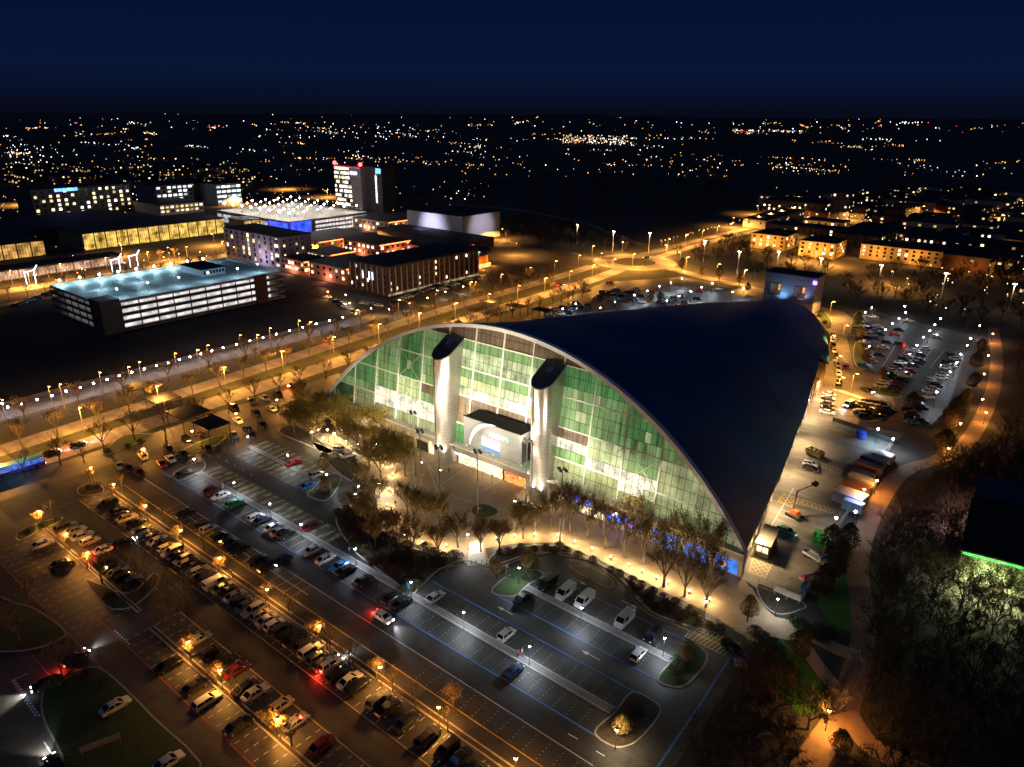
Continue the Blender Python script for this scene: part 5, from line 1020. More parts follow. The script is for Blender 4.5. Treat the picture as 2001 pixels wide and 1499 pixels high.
sk = mat('skip_yellow', (.75, .62, .18), rough=.5)
MB().box(-2.2, 2.2, -1.1, -.95, .1, 1.5).box(-2.2, 2.2, .95, 1.1, .1, 1.5).box(-2.2, -2.05, -.945, .945, .1, 1.5).box(2.05, 2.2, -.945, .945, .1, 1.5).box(-2.04, 2.04, -.94, .94, .1, .3).build('tub', sk, SK)
rb = MB(); rr_ = random.Random(2)
for k in range(26): c = (rr_.uniform(-1.7, 1.7), rr_.uniform(-.7, .7), rr_.uniform(.6, 1.6)); rb.cbox(*c, rr_.uniform(.3, .9), rr_.uniform(.2, .6), rr_.uniform(.2, .4))
rb.build('rubbish', mat('rubbish_mix', (.5, .35, .3), col2=(.08, .15, .35), rough=.8, scale=1.5), SK, kind='stuff')
single(1584, 906, 'h', 'w', .05, 'white hatchback parked against the yard wall side'); single(1584, 915, 'h', 'k', .05, 'black hatchback beside the white one in the yard'); single(1537, 1037, 'e', 'e', -.15, 'bright green estate car next to the gatehouse')
b = g(1592, 1094); TK_ = empty('flatbed_truck', (b.x, b.y, .02), 'small white flatbed truck in the lower yard', 'truck', rz=-.35); tw_ = mat('truck_white', (.6, .62, .64), rough=.4)
MB().box(1.0, 2.5, -.9, .9, .5, 1.25).box(1.02, 2.0, -.88, .88, 1.252, 2.0).build('cab', tw_, TK_); MB().box(-2.6, .9, -.95, .95, .6, .75).build('bed', tw_, TK_); MB().box(-2.6, .9, -.95, -.88, .753, 1.15).box(-2.6, .9, .88, .95, .753, 1.15).box(-2.6, -2.53, -.875, .875, .753, 1.15).build('side_board', tw_, TK_)
MB().box(1.98, 2.03, -.8, .8, 1.35, 1.95).build('windscreen', glass, TK_)
for x in (-1.7, 1.8):
    for s in (-1, 1): MB().tube((x, s*.7, .36), (x, s*.95, .36), .36, .36, 12).build('wheel', tyre, TK_)
b = g(1553, 1010); BM = empty('boom_lift', (b.x, b.y, .02), 'orange and black tracked boom lift with raised basket', 'lift', rz=-.35); bk_ = mat('track_black', (.03, .03, .03), rough=.8)
for s in (-1, 1): MB().box(-1.9, 1.9, s*.95-.25, s*.95+.25, 0, .65).build('track', bk_, BM)
MB().box(-1.2, 1.2, -.66, .66, .4, 1.1).box(-.9, .8, -.6, .6, 1.103, 1.7).build('turntable', mat('lift_orange', (.55, .17, .04), rough=.5), BM)
MB().bar((-.8, 0, 1.6), (-2.2, 2.6, 5.0), .28, .28).bar((-2.2, 2.6, 5.0), (-.4, 5.6, 6.6), .24, .24).build('boom', bk_, BM)
MB().box(-.9, .3, 5.5, 6.5, 6.4, 6.5).box(-.9, .3, 5.5, 5.56, 6.503, 7.4).box(-.9, .3, 6.44, 6.5, 6.503, 7.4).build('basket', bk_, BM)
b = g(1583, 1132); PK = empty('covered_boat', (b.x, b.y, .02), 'pink and white striped covered boat at the lower yard corner', 'boat', rz=1.1); hb = MB()
hb.prism([(-2.4, -.7), (1.2, -.8), (2.6, 0), (1.2, .8), (-2.4, .7)], .4, .9).build('hull', mat('boat_white', (.6, .58, .58), rough=.4), PK)
MB().add([(-2.3, -.7, .95), (2.3, 0, .95), (-2.3, .7, .95), (-1.8, 0, 1.5), (1.6, 0, 1.3)], [(0, 1, 4, 3), (2, 3, 4, 1), (0, 3, 2)]).build('cover', mat('pink_cover', (.85, .05, .25), rough=.6), PK)
for x, y, c_, d, sz in ((1681, 856, (.03, .06, .5), 'big round dark blue tank by the yard gate', 1.5), (1672, 808, (.02, .12, .4), 'blue tank at the front of the packed yard cars', .9), (1571, 1156, (.03, .2, .6), 'blue bin outside the fence corner', .8)):
    b = g(x, y); tk = empty('tank', (b.x, b.y, 0), d, 'tank'); MB().tube((0, 0, .1), (0, 0, sz*1.5), sz, sz*.96, 16).build('shell', mat('tank_%d' % x, c_, rough=.4), tk); MB().tube((0, 0, sz*1.5+.003), (0, 0, sz*1.5+.12), sz*.5, sz*.4, 12).build('lid', mat('tank_%d' % x, c_), tk)
def fence(pts, h, label, m, solid=False, step=2.5):
    f = empty('fence', (*pts[0][:2], 0), label, 'fence'); o0 = pts[0]; L_ = [(p[0]-o0[0], p[1]-o0[1]) for p in pts]; k = 0
    for a, b in zip(L_, L_[1:]):
        n = max(1, int(math.hypot(b[0]-a[0], b[1]-a[1])/step))
        for i in range(n):
            p = (a[0]+(b[0]-a[0])*i/n, a[1]+(b[1]-a[1])*i/n); q = (a[0]+(b[0]-a[0])*(i+1)/n, a[1]+(b[1]-a[1])*(i+1)/n); k += 1
            if k < 48: MB().tube((*p, 0), (*p, h), .06, .06, 6).build('post', m, f)
            pn = MB()
            if solid: pn.bar((*p, h/2), (*q, h/2), h-.1, .05) if 0 else pn.add([(*p, .1), (*q, .1), (*q, h-.05), (*p, h-.05)], [(0, 1, 2, 3)])
            else:
                for j in range(9): t = (j+.5)/9; x_, y_ = p[0]+(q[0]-p[0])*t, p[1]+(q[1]-p[1])*t; pn.tube((x_, y_, .1), (x_, y_, h-.05), .018, .018, 3, caps=False)
                pn.tube((*p, h-.1), (*q, h-.1), .03, .03, 4).tube((*p, .25), (*q, .25), .03, .03, 4)
            if k < 48: pn.build('fence_panel', m, f)
    return f
fence(G2([(1449, 1130), (1480, 1148), (1530, 1165), (1568, 1170)]), 2.2, 'grey mesh fence closing the lower end of the yard', pole_g)
fence(G2([(1568, 1170), (1598, 1120), (1612, 1070), (1660, 1000), (1700, 925), (1745, 870)]), 2.0, 'long mesh fence between the containers and the orange path', pole_g)
fence(G2([(1627, 824), (1670, 838), (1700, 850), (1745, 868)]), 1.6, 'dark solid fence across the top of the yard', mat('fence_dark', (.04, .045, .05), rough=.7), True)
fence([(-255.3, 40), (-256.0, 205)], 1.7, 'long low dark wall under the row of white lights', mat('hoarding_dark', (.03, .028, .03), rough=.8), True, 4.0)
b = [g(x, y) for x, y in ((1525, 1168), (1547, 1178))]
for i, p in enumerate(b):
    s_ = empty('notice_board', (p.x, p.y, 0), 'pale blank notice board outside the yard fence, %s one' % ('left', 'right')[i], 'sign'); MB().box(-1.5, 1.5, -.05, .05, 1.0, 2.4).build('board', mat('board_pale', (.42, .40, .36)), s_); MB().box(-1.3, -1.2, .06, .16, 0, 2.4).box(1.2, 1.3, .06, .16, 0, 2.4).build('legs', pole_g, s_)
# yard lamps on the wall and poles
def wall_light(x, y, z, power, col, label, spot=None):
    p = g(x, y, z); e_ = empty('wall_light', p, label, 'wall light', 'lamps round the service yard'); MB().box(-.25, .25, -.1, .25, -.15, .15).build('housing', fl_off, e_); MB().box(-.2, .2, -.12, -.103, -.1, .1).build('lens', bulb_warm if col == WRM else bulb_white, e_)
    lamp_light(e_, (.8, 0, -.3), power, col, .3)
for i, v in enumerate((136, 156, 177, 198, 219, 238)):
    p = (UC+interp(WT, v)-.7, v); e_ = empty('wall_light', (p[0], p[1], 5.4), 'flood lamp on the side wall of the leisure centre, %s from the sharp corner' % ordn(i), 'wall light', 'flood lamps on the side wall')
    MB().box(0, .35, -.25, .25, -.15, .15).build('housing', fl_off, e_); MB().box(.351, .37, -.2, .2, -.1, .1).build('lens', bulb_warm, e_); lamp_light(e_, (1.3, 0, .0), 2400, (1, .70, .36), .4, 'SPOT', 150, None, 'flood_light', .3)
for x, y, pw, cl, d in ((1745, 858, 2600, WHT, 'dazzling white lamp above the yard corner'), (1716, 838, 1500, (.5, .8, 1), 'cold blue white lamp on the dark fence'), (1634, 1012, 700, WRM, 'lamp in the tree below the containers'), (1684, 965, 600, (.7, .6, 1), 'violet lamp behind the pale ribbed shed'), (1672, 1000, 500, (.6, .8, 1), 'blue lamp beside the light blue container')):
    p = g(x, y, 4.5); e_ = empty('yard_lamp', (p.x, p.y, 0), d, 'street lamp', 'lamps round the service yard'); MB().tube((0, 0, 0), (0, 0, 4.3), .07).build('pole', pole_m, e_); MB().ball((0, 0, 4.5), .28, 8, 5).build('lamp_globe', bulb_white, e_); lamp_light(e_, (0, 0, 4.0), pw*.7, cl, .12, 'SPOT', 165, None, 'bulb_light', .3)
for i, (x, y) in enumerate([(1624, 660), (1636, 700), (1641, 742), (1650, 640), (1668, 735)]):
    p = g(x, y, 7); tall_lamp(p.x, p.y, 0, 's', 3200, 'warm street lamp on the east road, %s from the top' % ordn(i), 'lamps on the east road'); pass
# cars round the yard
for i, (x, y, c) in enumerate([(1627, 654, 'b'), (1628, 664, 'w'), (1629, 674, 'k'), (1631, 684, 's'), (1633, 693, 'k'), (1634, 702, 's'), (1636, 711, 'g'), (1638, 720, 's'), (1639, 729, 'w'), (1640, 738, 's'), (1640, 746, 'k'), (1638, 754, 'k')]):
    single(x, y, 's', c, -1.32, '%s car in the kerbside queue by the roof end, %s from the far end' % (CN[c], ordn(i)), 'cars queueing at the kerb', 0)
for i, (x, y, c) in enumerate([(1621, 770, 's'), (1619, 777, 'w'), (1618, 788, 's'), (1618, 796, 'k'), (1617, 805, 'w')]): single(x, y, 's', c, .1, '%s car in the yellow boxed bays by the roof, %s from the top' % (CN[c], ordn(i)), 'cars in the yellow boxed bays', 2 if i == 0 else 0)
single(1652, 717, 's', 'd', -1.6, 'dark red car turning in the east road', None, 2); single(1659, 790, 'v', 'w', -1.75, 'white van coming through the yard gate with headlights', None, 1); single(1695, 762, 's', 'n', -.4, 'dark blue car with cyan headlights leaving the east car park', None, 1)
pk = [(1680, 795, 'k'), (1688, 789, 'w'), (1696, 785, 'k'), (1684, 804, 'o'), (1693, 798, 'k'), (1702, 792, 's'), (1711, 787, 'k'), (1700, 806, 'k'), (1709, 800, 's'), (1718, 795, 'o'), (1727, 790, 'k'), (1716, 810, 'k'), (1726, 803, 'k'), (1734, 798, 'g'), (1690, 812, 'k')]
for i, (x, y, c) in enumerate(sorted(pk)): single(x, y, 'h', c, .5, '%s car packed among the trees above the yard gate, %s from the left' % (CN[c], ordn(i)), 'cars packed above the yard gate', 0, False)
ec = [(1688, 616, 's'), (1706, 618, 'w'), (1692, 631, 's'), (1676, 642, 's'), (1776, 626, 'o'), (1756, 644, 'k'), (1748, 653, 'r'), (1720, 653, 'k'), (1710, 661, 'n'), (1732, 668, 'k'), (1726, 678, 'w'), (1832, 658, 'w'), (1810, 681, 's'), (1800, 693, 'k'), (1696, 677, 'k'), (1694, 686, 'r'), (1700, 691, 's'), (1696, 697, 'k'), (1708, 697, 'k'), (1718, 693, 'k'), (1704, 705, 's'), (1686, 714, 'b'),
      (1772, 696, 's'), (1764, 701, 'k'), (1760, 708, 'w'), (1755, 714, 'k'), (1750, 719, 's'), (1745, 724, 'w'), (1741, 730, 'n'), (1737, 736, 'k'), (1732, 742, 's'), (1726, 747, 'w'), (1722, 753, 's'), (1784, 714, 'k'), (1778, 724, 'r'), (1762, 742, 'k'), (1756, 749, 'd'), (1749, 756, 'k'), (1848, 718, 'w'), (1850, 708, 'k'), (1842, 731, 's'), (1820, 742, 's'), (1816, 765, 'w'), (1798, 779, 'k'), (1794, 788, 's'), (1800, 795, 'n'), (1778, 816, 'k'), (1784, 825, 'b'), (1860, 693, 'k'), (1682, 624, 'k')]
for (xa, ya, xb, yb, n_c) in ((1801, 699, 1744, 763, 15), (1868, 700, 1812, 774, 11), (1716, 638, 1690, 668, 5), (1786, 684, 1752, 722, 5), (1700, 640, 1680, 662, 4), (1775, 800, 1800, 822, 4)):
    for q_ in range(n_c):
        if trr.random() < .82: t_ = q_/max(1, n_c-1); ec.append((round(xa+(xb-xa)*t_), round(ya+(yb-ya)*t_), trr.choice('kswgkswn')))
ec = [c_ for q_, c_ in enumerate(ec) if all((g(c_[0], c_[1])-g(o_[0], o_[1])).length > 2.6 for o_ in ec[:q_])]
for i, (x, y, c) in enumerate(sorted(ec)): single(x, y, 's' if i % 3 else 'h', c, .35+trr.uniform(-.1, .1), '%s car in the east car park, %s from the left' % (CN[c], ordn(i)), 'cars in the east car park', 0, False)
single(1768, 733, 'v', 'w', .35, 'white van among the cars of the east car park'); single(1754, 671, 's', 'k', -2.4, 'car with red tail lights in the open lane of the east car park', None, 2)
nc = [(1191, 552, 'r'), (1244, 564, 's'), (1274, 570, 'r'), (1253, 578, 'k'), (1366, 568, 'r'), (1406, 564, 'w'), (1362, 583, 'k'), (1339, 592, 'k'), (1325, 597, 'r'), (1298, 594, 'd'), (1290, 600, 'b'), (1232, 586, 'k'), (1222, 588, 'd'), (1240, 583, 's'), (1254, 589, 'w'), (1264, 588, 's'), (1136, 600, 'k'), (1110, 610, 'k'), (1084, 604, 's'), (1150, 596, 'd'), (1140, 566, 'o'), (1147, 564, 'w'), (1154, 563, 'o'), (1162, 562, 'w'), (1218, 574, 's'), (1126, 592, 'k'), (1118, 600, 's'), (1200, 577, 'k'), (1210, 572, 'n'), (1178, 570, 'k'), (1095, 612, 'w'), (1070, 612, 's')]
for (xa, ya, xb, yb, n_c) in ((1195, 585, 1235, 570, 7), (1100, 600, 1145, 590, 7), (1165, 582, 1205, 566, 7), (1290, 590, 1330, 578, 4), (1085, 612, 1130, 604, 5)):
    for q_ in range(n_c): t_ = q_/(n_c-1); nc.append((round(xa+(xb-xa)*t_), round(ya+(yb-ya)*t_), trr.choice('kswgksrn')))
nc = [c_ for q_, c_ in enumerate(nc) if all((g(c_[0], c_[1])-g(o_[0], o_[1])).length > 3 for o_ in nc[:q_])]
for i, (x, y, c) in enumerate(sorted(nc)): single(x, y, 's' if i % 3 else 'h', c, .3+trr.uniform(-.15, .15), '%s car in the north car park, %s from the left' % (CN[c], ordn(i)), 'cars in the north car park', 0, False)
for i, (x, y) in enumerate(sorted([(1333, 544), (1311, 552), (1289, 559), (1265, 568), (1240, 576), (1202, 590), (1173, 601), (1392, 553), (1371, 561), (1350, 569), (1327, 578), (1303, 587), (1432, 570), (1453, 563), (1125, 593), (1100, 603)])):
    p = g(x, y, 5.5); e_ = post_lamp(p.x, p.y, 'w', 2400, 'white lamp in the north car park, %s from the left' % ordn(i), 'white lamps in the north car park'); e_.scale = (1.35,)*3
for i, (x, y) in enumerate(sorted([(1704, 600), (1691, 610), (1731, 644), (1744, 632), (1757, 622), (1770, 610), (1778, 691), (1792, 674), (1805, 658), (1817, 646), (1827, 634), (1838, 622), (1897, 661), (1890, 674), (1878, 692), (1869, 709), (1857, 726), (1831, 765), (1915, 636), (1699, 676), (1768, 598)])):
    p = g(x, y, 5.5); e_ = post_lamp(p.x, p.y, 'w', 1050, 'white lamp in the east car park, %s from the left' % ordn(i), 'white lamps in the east car park'); e_.scale = (1.35,)*3
for i, (x, y) in enumerate(sorted([(1941, 650), (1932, 692), (1924, 728), (1921, 777), (1878, 824), (1928, 803), (1854, 873), (1690, 952), (1715, 935), (1622, 1383)])):
    p = g(x, y, 4.5); post_lamp(p.x, p.y, 's', 1500 if i not in (0,) else 2600, 'orange lamp on the eastern footpath, %s from the left' % ordn(i), 'orange lamps on the eastern footpath')
# tall pale columns beyond
for i, (x, y0, y1) in enumerate([(1197, 458, 485), (1127, 448, 470), (1267, 470, 488), (1374, 490, 506), (1440, 503, 530), (1516, 515, 530), (1598, 528, 545), (1714, 546, 560), (1838, 562, 578), (1970, 575, 602)]):
    p = g(x, y1+6); e_ = empty('lighting_column', (p.x, p.y, 0), 'tall pale lighting column beyond the leisure centre, %s from the left' % ordn(i), 'lighting column', 'tall columns beyond the leisure centre')
    MB().tube((0, 0, 0), (0, 0, 13), .30, .22, 8).build('shaft', mat('column_pale', (.62, .58, .52), rough=.5), e_); lamp_light(e_, (.9, -.9, 12.6), 700, WRM, .3); MB().box(-.8, .8, -.2, .2, 13.0, 13.25).build('lamp_head', bulb_warm, e_)
# ------------------------------------------------------------------ boulevard and roundabout lamps
bl_ = []
for k in range(17): bl_.append((-216.2-.03*k*22*.3, 26+k*22.5, 0.0)); bl_.append((-203.0-.4*k*.9 if k < 14 else -216, 36+k*22.5, math.pi)) if 0 else None
for k in range(15): bl_.append((-241.3, 24+k*24, 0.0))
for i, (x, y, r_) in enumerate(sorted(bl_, key=lambda p: proj((p[0], p[1], 0))[0])):
    if proj((x, y, 0))[0] < -80: continue
    tall_lamp(x, y, r_, 's', 6200 if x > -230 else 1600, 'tall orange street lamp along the boulevard, %s from the left' % ordn(i), 'orange street lamps along the boulevard')
rl = [(rc[0]+28*math.cos(a), rc[1]+28*math.sin(a), a+math.pi) for a in (0.3, 1.3, 2.4, 3.4, 4.4, 5.4)]+[(-228.5, 448+k*26, 0) for k in range(12)]+[(*g(x, y)[:2], 0) for x, y in ((1340, 528), (1400, 543), (1452, 555), (1620, 622))]
for i, (x, y, r_) in enumerate(sorted(rl, key=lambda p: proj((p[0], p[1], 0))[0])): tall_lamp(x, y, r_, 's', 8000, 'orange street lamp around the roundabout and its roads, %s from the left' % ordn(i), 'orange street lamps around the roundabout')
wl_ = [(20, 695), (70, 730), (195, 700), (340, 660), (475, 625), (605, 585), (735, 548), (855, 512), (980, 478), (1090, 442), (1205, 410), (1320, 382), (1430, 352), (1540, 326), (1640, 295), (1738, 268), (1838, 240), (1938, 215)]
wl_ = [(x/4.683, 640+y/4.683) for x, y in wl_]+[(436+26*k, 679.5-6.6*k) for k in range(11)]
WPm = MB().tube((0, 0, 0), (0, 0, 2.6), .05, .05, 6).mesh('post', pole_m); WHm = MB().ball((0, 0, 2.75), .30, 8, 5).mesh('lamp_globe', bulb_white)
for i, (x, y) in enumerate(sorted(wl_)):
    p = g(x, y, 2.7); e_ = empty('wall_lamp', (p.x, p.y, 0), 'white lamp on the long dark wall below the field, %s from the left' % ordn(i), 'lamp', 'white lamps on the long wall')
    inst('post', WPm, e_); inst('lamp_globe', WHm, e_); lamp_light(e_, (.9, 0, 2.8), 75, (.95, .88, 1), .3)
for i, (x, y) in enumerate([(118, 761), (195, 738), (272, 717), (342, 700), (405, 684), (468, 664), (527, 650), (583, 635), (5, 792)]):
    p = g(x, y, 6); tall_lamp(p.x, p.y, 0, 's', 700, 'orange street lamp just behind the long dark wall, %s from the left' % ordn(i if i < 8 else 8), 'orange lamps behind the long wall')
# ------------------------------------------------------------------ buildings beyond
def P3(u, v, z=0): return (u, v, z)
WM = {}
def winmesh(w_, h_, key, m):
    k = (w_, h_, m.name)
    if k not in WM: WM[k] = MB().box(-w_/2, w_/2, -.05, .05, -h_/2, h_/2).mesh('window', m)
    return WM[k]
lit_y = glow('room_yellow', (1, .72, .35), 2.2, .3, .5, True); lit_w = glow('room_white', (1, .93, .75), 2.6, .3, .5, True); lit_c = glow('room_cool', (.6, .85, 1), 2.2, .3, .5, True)
lit_dim = glow('room_dim', (1, .62, .25), 1.0, .3, .5, True); dk_w = mat('window_dark', (.015, .018, .025), rough=.15)
def block(name, label, u0, u1, v0, v1, h, wm_, faces='EN', nw=(8, 4), lit=.4, ws=(1.2, 1.3), roof=dark_roof, lm=None, group=None, cat='building', parapet=.4, dark=True, seed=None, roofkind=None):
    e_ = empty(name, ((u0+u1)/2, (v0+v1)/2, 0), label, cat, group); a, b = (u1-u0)/2, (v1-v0)/2
    MB().box(-a, a, -b, b, 0, h).build('wall', wm_, e_)
    if roofkind == 'hip': MB().add([(-a-.4, -b-.4, h+.01), (a+.4, -b-.4, h+.01), (a+.4, b+.4, h+.01), (-a-.4, b+.4, h+.01), (-a*.5 if a > b else 0, 0 if a > b else -b*.5, h+2.5), (a*.5 if a > b else 0, 0 if a > b else b*.5, h+2.5)], [(0, 1, 5, 4), (1, 2, 5), (2, 3, 4, 5), (3, 0, 4)] if a > b else [(0, 1, 4), (1, 2, 5, 4), (2, 3, 5), (3, 0, 4, 5)]).build('roof', roof, e_)
    else: MB().box(-a-.25, a+.25, -b-.25, b+.25, h+.003, h+parapet).build('roof', roof, e_)
    r = random.Random(seed or int(abs(u0*7+v0*3))); cnt = 0; lms = lm or (lit_y, lit_w)
    for fc in faces:
        span = 2*b if fc == 'E' else 2*a; n, m_ = nw if fc == 'E' else (max(1, int(nw[0]*a/max(b, 1))), nw[1])
        for i in range(n):
            for j in range(m_):
                if cnt >= 96: break
                isl_ = r.random() < lit
                if not isl_ and not dark: continue
                mm = r.choice(lms) if isl_ else dk_w; s = -span/2+span*(i+.5)/n; z = 1.8+(h-2.2)*(j+.5)/m_
                me_ = winmesh(*ws, mm.name, mm)
                if fc == 'E': inst('window', me_, e_, (a+.055, s, z), math.pi/2)
                else: inst('window', me_, e_, (s, -b-.055, z))
                cnt += 1
    return e_
conc = mat('concrete_pale', (.34, .33, .31), rough=.8, var=.15); brick = mat('brick_dark', (.085, .034, .026), rough=.85, scale=1.5, var=.25); cream = mat('cream_render', (.46, .38, .26), rough=.8, var=.1); lilac = mat('white_render', (.42, .36, .44), rough=.7, var=.08); deckm = mat('deck_concrete', (.38, .42, .44), rough=.6, scale=.3, var=.2)
dkbr = mat('dark_block', (.05, .045, .05), rough=.8, var=.3, scale=.3)
# multi storey car park
MS = empty('multistorey_car_park', (-337, 161, 0), 'four level car park with bright open decks and cyan lit roof', 'building'); a, b = 26, 43
inn = glow('deck_light', (1, .93, .92), .85, .35, .5)
for k in range(4): MB().box(-a, a, -b, b, k*3.1+.0, k*3.1+.35).build('floor_slab', conc, MS)
MB().box(-a+5, a-5, -b+5, b-5, .36, 12).build('glow_core', inn, MS)  # inner block glows in place of the lighting on the decks
MB().box(-a, a, -b, b, 12.0, 12.3).build('roof_deck', deckm, MS)
for k in range(4):
    z = k*3.1+.36 if k else .36
    for s in (-1, 1): MB().box(s*a-.12, s*a+.12, -b, b, z, z+.95).build('parapet', dkbr, MS); MB().box(-a+.13, a-.13, s*b-.12, s*b+.12, z, z+.95).build('parapet', dkbr, MS)
for s in (-1, 1): MB().box(s*a-.15, s*a+.15, -b, b, 12.31, 13.2).build('parapet', conc, MS); MB().box(-a+.16, a-.16, s*b-.15, s*b+.15, 12.31, 13.2).build('parapet', conc, MS)
for k in range(12): MB().box(a-.1, a+.22, -b+k*7.5-.2, -b+k*7.5+.2, 0, 12).build('column', dkbr, MS)
for k in range(8): MB().box(-a+k*7.2-.2, -a+k*7.2+.2, -b-.22, -b+.1, 0, 12).build('column', dkbr, MS)
MB().box(a-9, a+1.0, -b-1.0, -b+7, 0, 14.2).build('stair_tower', dkbr, MS); MB().box(a-.6, a+.9, b-16, b-10, 0, 13.4).build('stair_tower', brick, MS)
pr = MB().box(-14, 6, 12, 24, 12.31, 15.6).build('plant_room', mat('metal_pale', (.5, .55, .6), rough=.5), MS); MB().box(-14.5, 6.5, 11.5, 24.5, 15.61, 15.9).build('roof', dark_roof, pr)
for k in range(7): MB().box(6.01, 6.08, 12.7+k*1.6, 13.8+k*1.6, 13.4, 15.0).build('window', dk_w, pr)
for k in range(4): MB().box(-12+k*.1, 12, -22+k*3.6, -21.8+k*3.6, 12.31, 13.1).build('ramp_wall', conc, MS) if k in (0, 3) else None
for i in range(9):
    e_ = empty('deck_lamp', (-362.0, 122+i*8.6, 12.3), 'cyan white lamp on the far edge of the car park roof, %s from the left' % ordn(i), 'lamp', 'lamps on the car park roof'); MB().tube((0, 0, 0), (0, 0, 2.2), .08).build('post', pole_g, e_); MB().ball((0, 0, 2.4), .55, 8, 5).build('lamp_globe', glow('bulb_cyan', (.55, .85, 1), 40, 1, 1), e_); lamp_light(e_, (1.5, 0, 2.6), 450, (.50, .85, 1), .4)
for i, (x, y) in enumerate([(-318, 128), (-320, 142), (-320, 156), (-320, 170), (-318, 184), (-320, 196), (-340, 130), (-342, 148)]):
    e_ = empty('deck_lamp', (x, y, 12.3), 'slim lamp post on the car park roof deck, %s of the front ones' % ordn(i), 'lamp', 'slim lamps on the car park roof'); MB().tube((0, 0, 0), (0, 0, 4.2), .09).build('post', pole_g, e_); MB().box(-.5, .5, -.2, .2, 4.2, 4.35).build('lamp_head', bulb_white, e_); lamp_light(e_, (0, 0, 3.9), 380, (.50, .85, 1), .4)
# brick hotel
HB = block('brick_hotel', 'long brick hotel with pale stripes and scattered lit windows', -303, -273, 238, 306, 14.7, brick, 'EN', (17, 4), .16, (.9, 1.5), lm=(lit_y, lit_w))
for k in range(18): MB().box(15.06, 15.16, -33+k*3.9, -32.1+k*3.9, .5, 14.2).build('stripe_panel', mat('stripe_pale', (.34, .32, .32), rough=.7), HB)
for k in range(7): MB().box(-14+k*4.2, -13.2+k*4.2, -34.16, -34.06, .5, 14.2).build('stripe_panel', MATS['stripe_pale'], HB)
for k in (0, 1, 1.5): MB().box(-4+k*5, -3.2+k*5, -34.3, -34.17, 7, 11).build('sign', glow('sign_pale_blue', (.55, .7, 1), 3.5, 1), HB)
MB().box(15.1, 15.4, -34, 34, .2, 1.2).build('ground_floor_glow', glow('shop_warm', (1, .75, .4), .35, .3, .2), HB)
block('white_flats', 'white block of flats with dark bays and small round windows', -427, -368, 241, 263, 18.7, lilac, 'N', (4, 6), .35, (1.8, 2.0), lm=(lit_y, lit_dim))
e_ = bpy.context.scene.objects['white_flats']; r_ = random.Random(8)
for i in range(4):
    for j in range(6): inst('window', winmesh(1.1, 1.2, 'x', lit_y if r_.random() < .15 else dk_w), e_, (29.56, -8+i*4.2, 2.6+j*2.8), math.pi/2)
for j in range(6): inst('window', winmesh(3.4, 1.7, 'y', lit_y if r_.random() < .6 else dk_w), e_, (26, -11.06, 2.6+j*2.8))
lamp_light(e_, (36, -6, 6), 1500, (1, .75, .85), .5, name='wall_glow'); lamp_light(e_, (12, -18, 6), 900, (.9, .75, 1), .5, name='wall_glow')
for (nm, lb, u0, u1, v0, v1, h, m_) in (('bar', 'low bar with orange lit gable beside the white flats', -366, -345, 240, 256, 8, mat('wall_orange', (.55, .25, .14), rough=.7)), ('cinema', 'broad dark roofed hall with an orange neon edge left of the hotel', -340, -308, 240, 268, 9, mat('wall_salmon', (.50, .22, .16), rough=.7)), ('restaurant', 'pale two storey restaurant between the neon gables', -366, -344, 258, 276, 9.5, cream), ('restaurant', 'curved roof restaurant with salmon lit wall behind the hotel', -385, -350, 300, 326, 9, MATS['wall_salmon']), ('restaurant', 'dark roofed restaurant with salmon wall beside the theatre', -345, -312, 318, 345, 8, MATS['wall_salmon']), ('shop_hall', 'wide dark low hall behind the white flats', -430, -392, 285, 330, 8, cream), ('shop_hall', 'long dark roof with lit columns left of the theatre box', -470, -420, 370, 400, 9, cream)):
    B_ = block(nm, lb, u0, u1, v0, v1, h, m_, 'EN', (6, 2), .4, (1.8, 1.6), lm=(lit_y, lit_w)); a, b = (u1-u0)/2, (v1-v0)/2
    MB().box(a+.27, a+.42, -b, b, h-.5, h-.1).build('neon_edge', glow('neon_orange', (1, .22, .05), 6, 1), B_); lamp_light(B_, (a+3, 0, 2.5), 900, (1, .34, .12), .5, name='wall_glow'); lamp_light(B_, (0, -b-3, 2.5), 500, (1, .40, .22), .5, name='wall_glow')
TH = block('theatre', 'big plain lilac grey theatre box above the dark roofs', -409, -353, 379, 420, 18.2, mat('theatre_panel', (.52, .51, .54), rough=.6, var=.05), 'E', (1, 1), 0, dark=False)
lamp_light(TH, (-4, -42, 15), 13000, (.72, .68, 1), 1, 'SPOT', 80, (-2, -20, 9), 'flood_light', 1.0); lamp_light(TH, (46, 0, 12), 3000, (.85, .8, 1), 1, 'SPOT', 90, (28, 0, 9), 'flood_light')
block('theatre_foyer', 'wide dark foyer roof wrapped round the theatre box', -412, -322, 352, 377, 7.5, dkbr, 'E', (6, 2), .2)
SR = empty('street_food_hall', (-298, 322, 0), 'orange lit drum shaped hall with a white rooftop sign', 'building'); pts = [(13*math.cos(t), 15*math.sin(t)) for t in [2*math.pi*i/28 for i in range(28)]]
MB().prism(pts, 0, 7.5).build('wall', mat('wall_amber', (.65, .25, .06), rough=.6), SR, smooth=False); MB().prism([(x*1.12, y*1.12) for x, y in pts], 7.52, 9.6).build('roof', dark_roof, SR)
text('sign_lettering', "12th STREET", 3.0, glow('sign_cool', (.7, .9, 1), 5, 2, .8), SR, (11.6, -11.5, 9.9), math.radians(42), ext=.1)
for a_ in (-.9, -.2, .6): lamp_light(SR, (17*math.cos(a_), 17*math.sin(a_), 1.5), 900, (1, .40, .06), .4, name='wall_glow')
MB().box(12.6, 13.4, -10, 8, 0, 2.4).build('shopfront', glow('shop_amber', (1, .5, .15), 1.6, .5), SR)
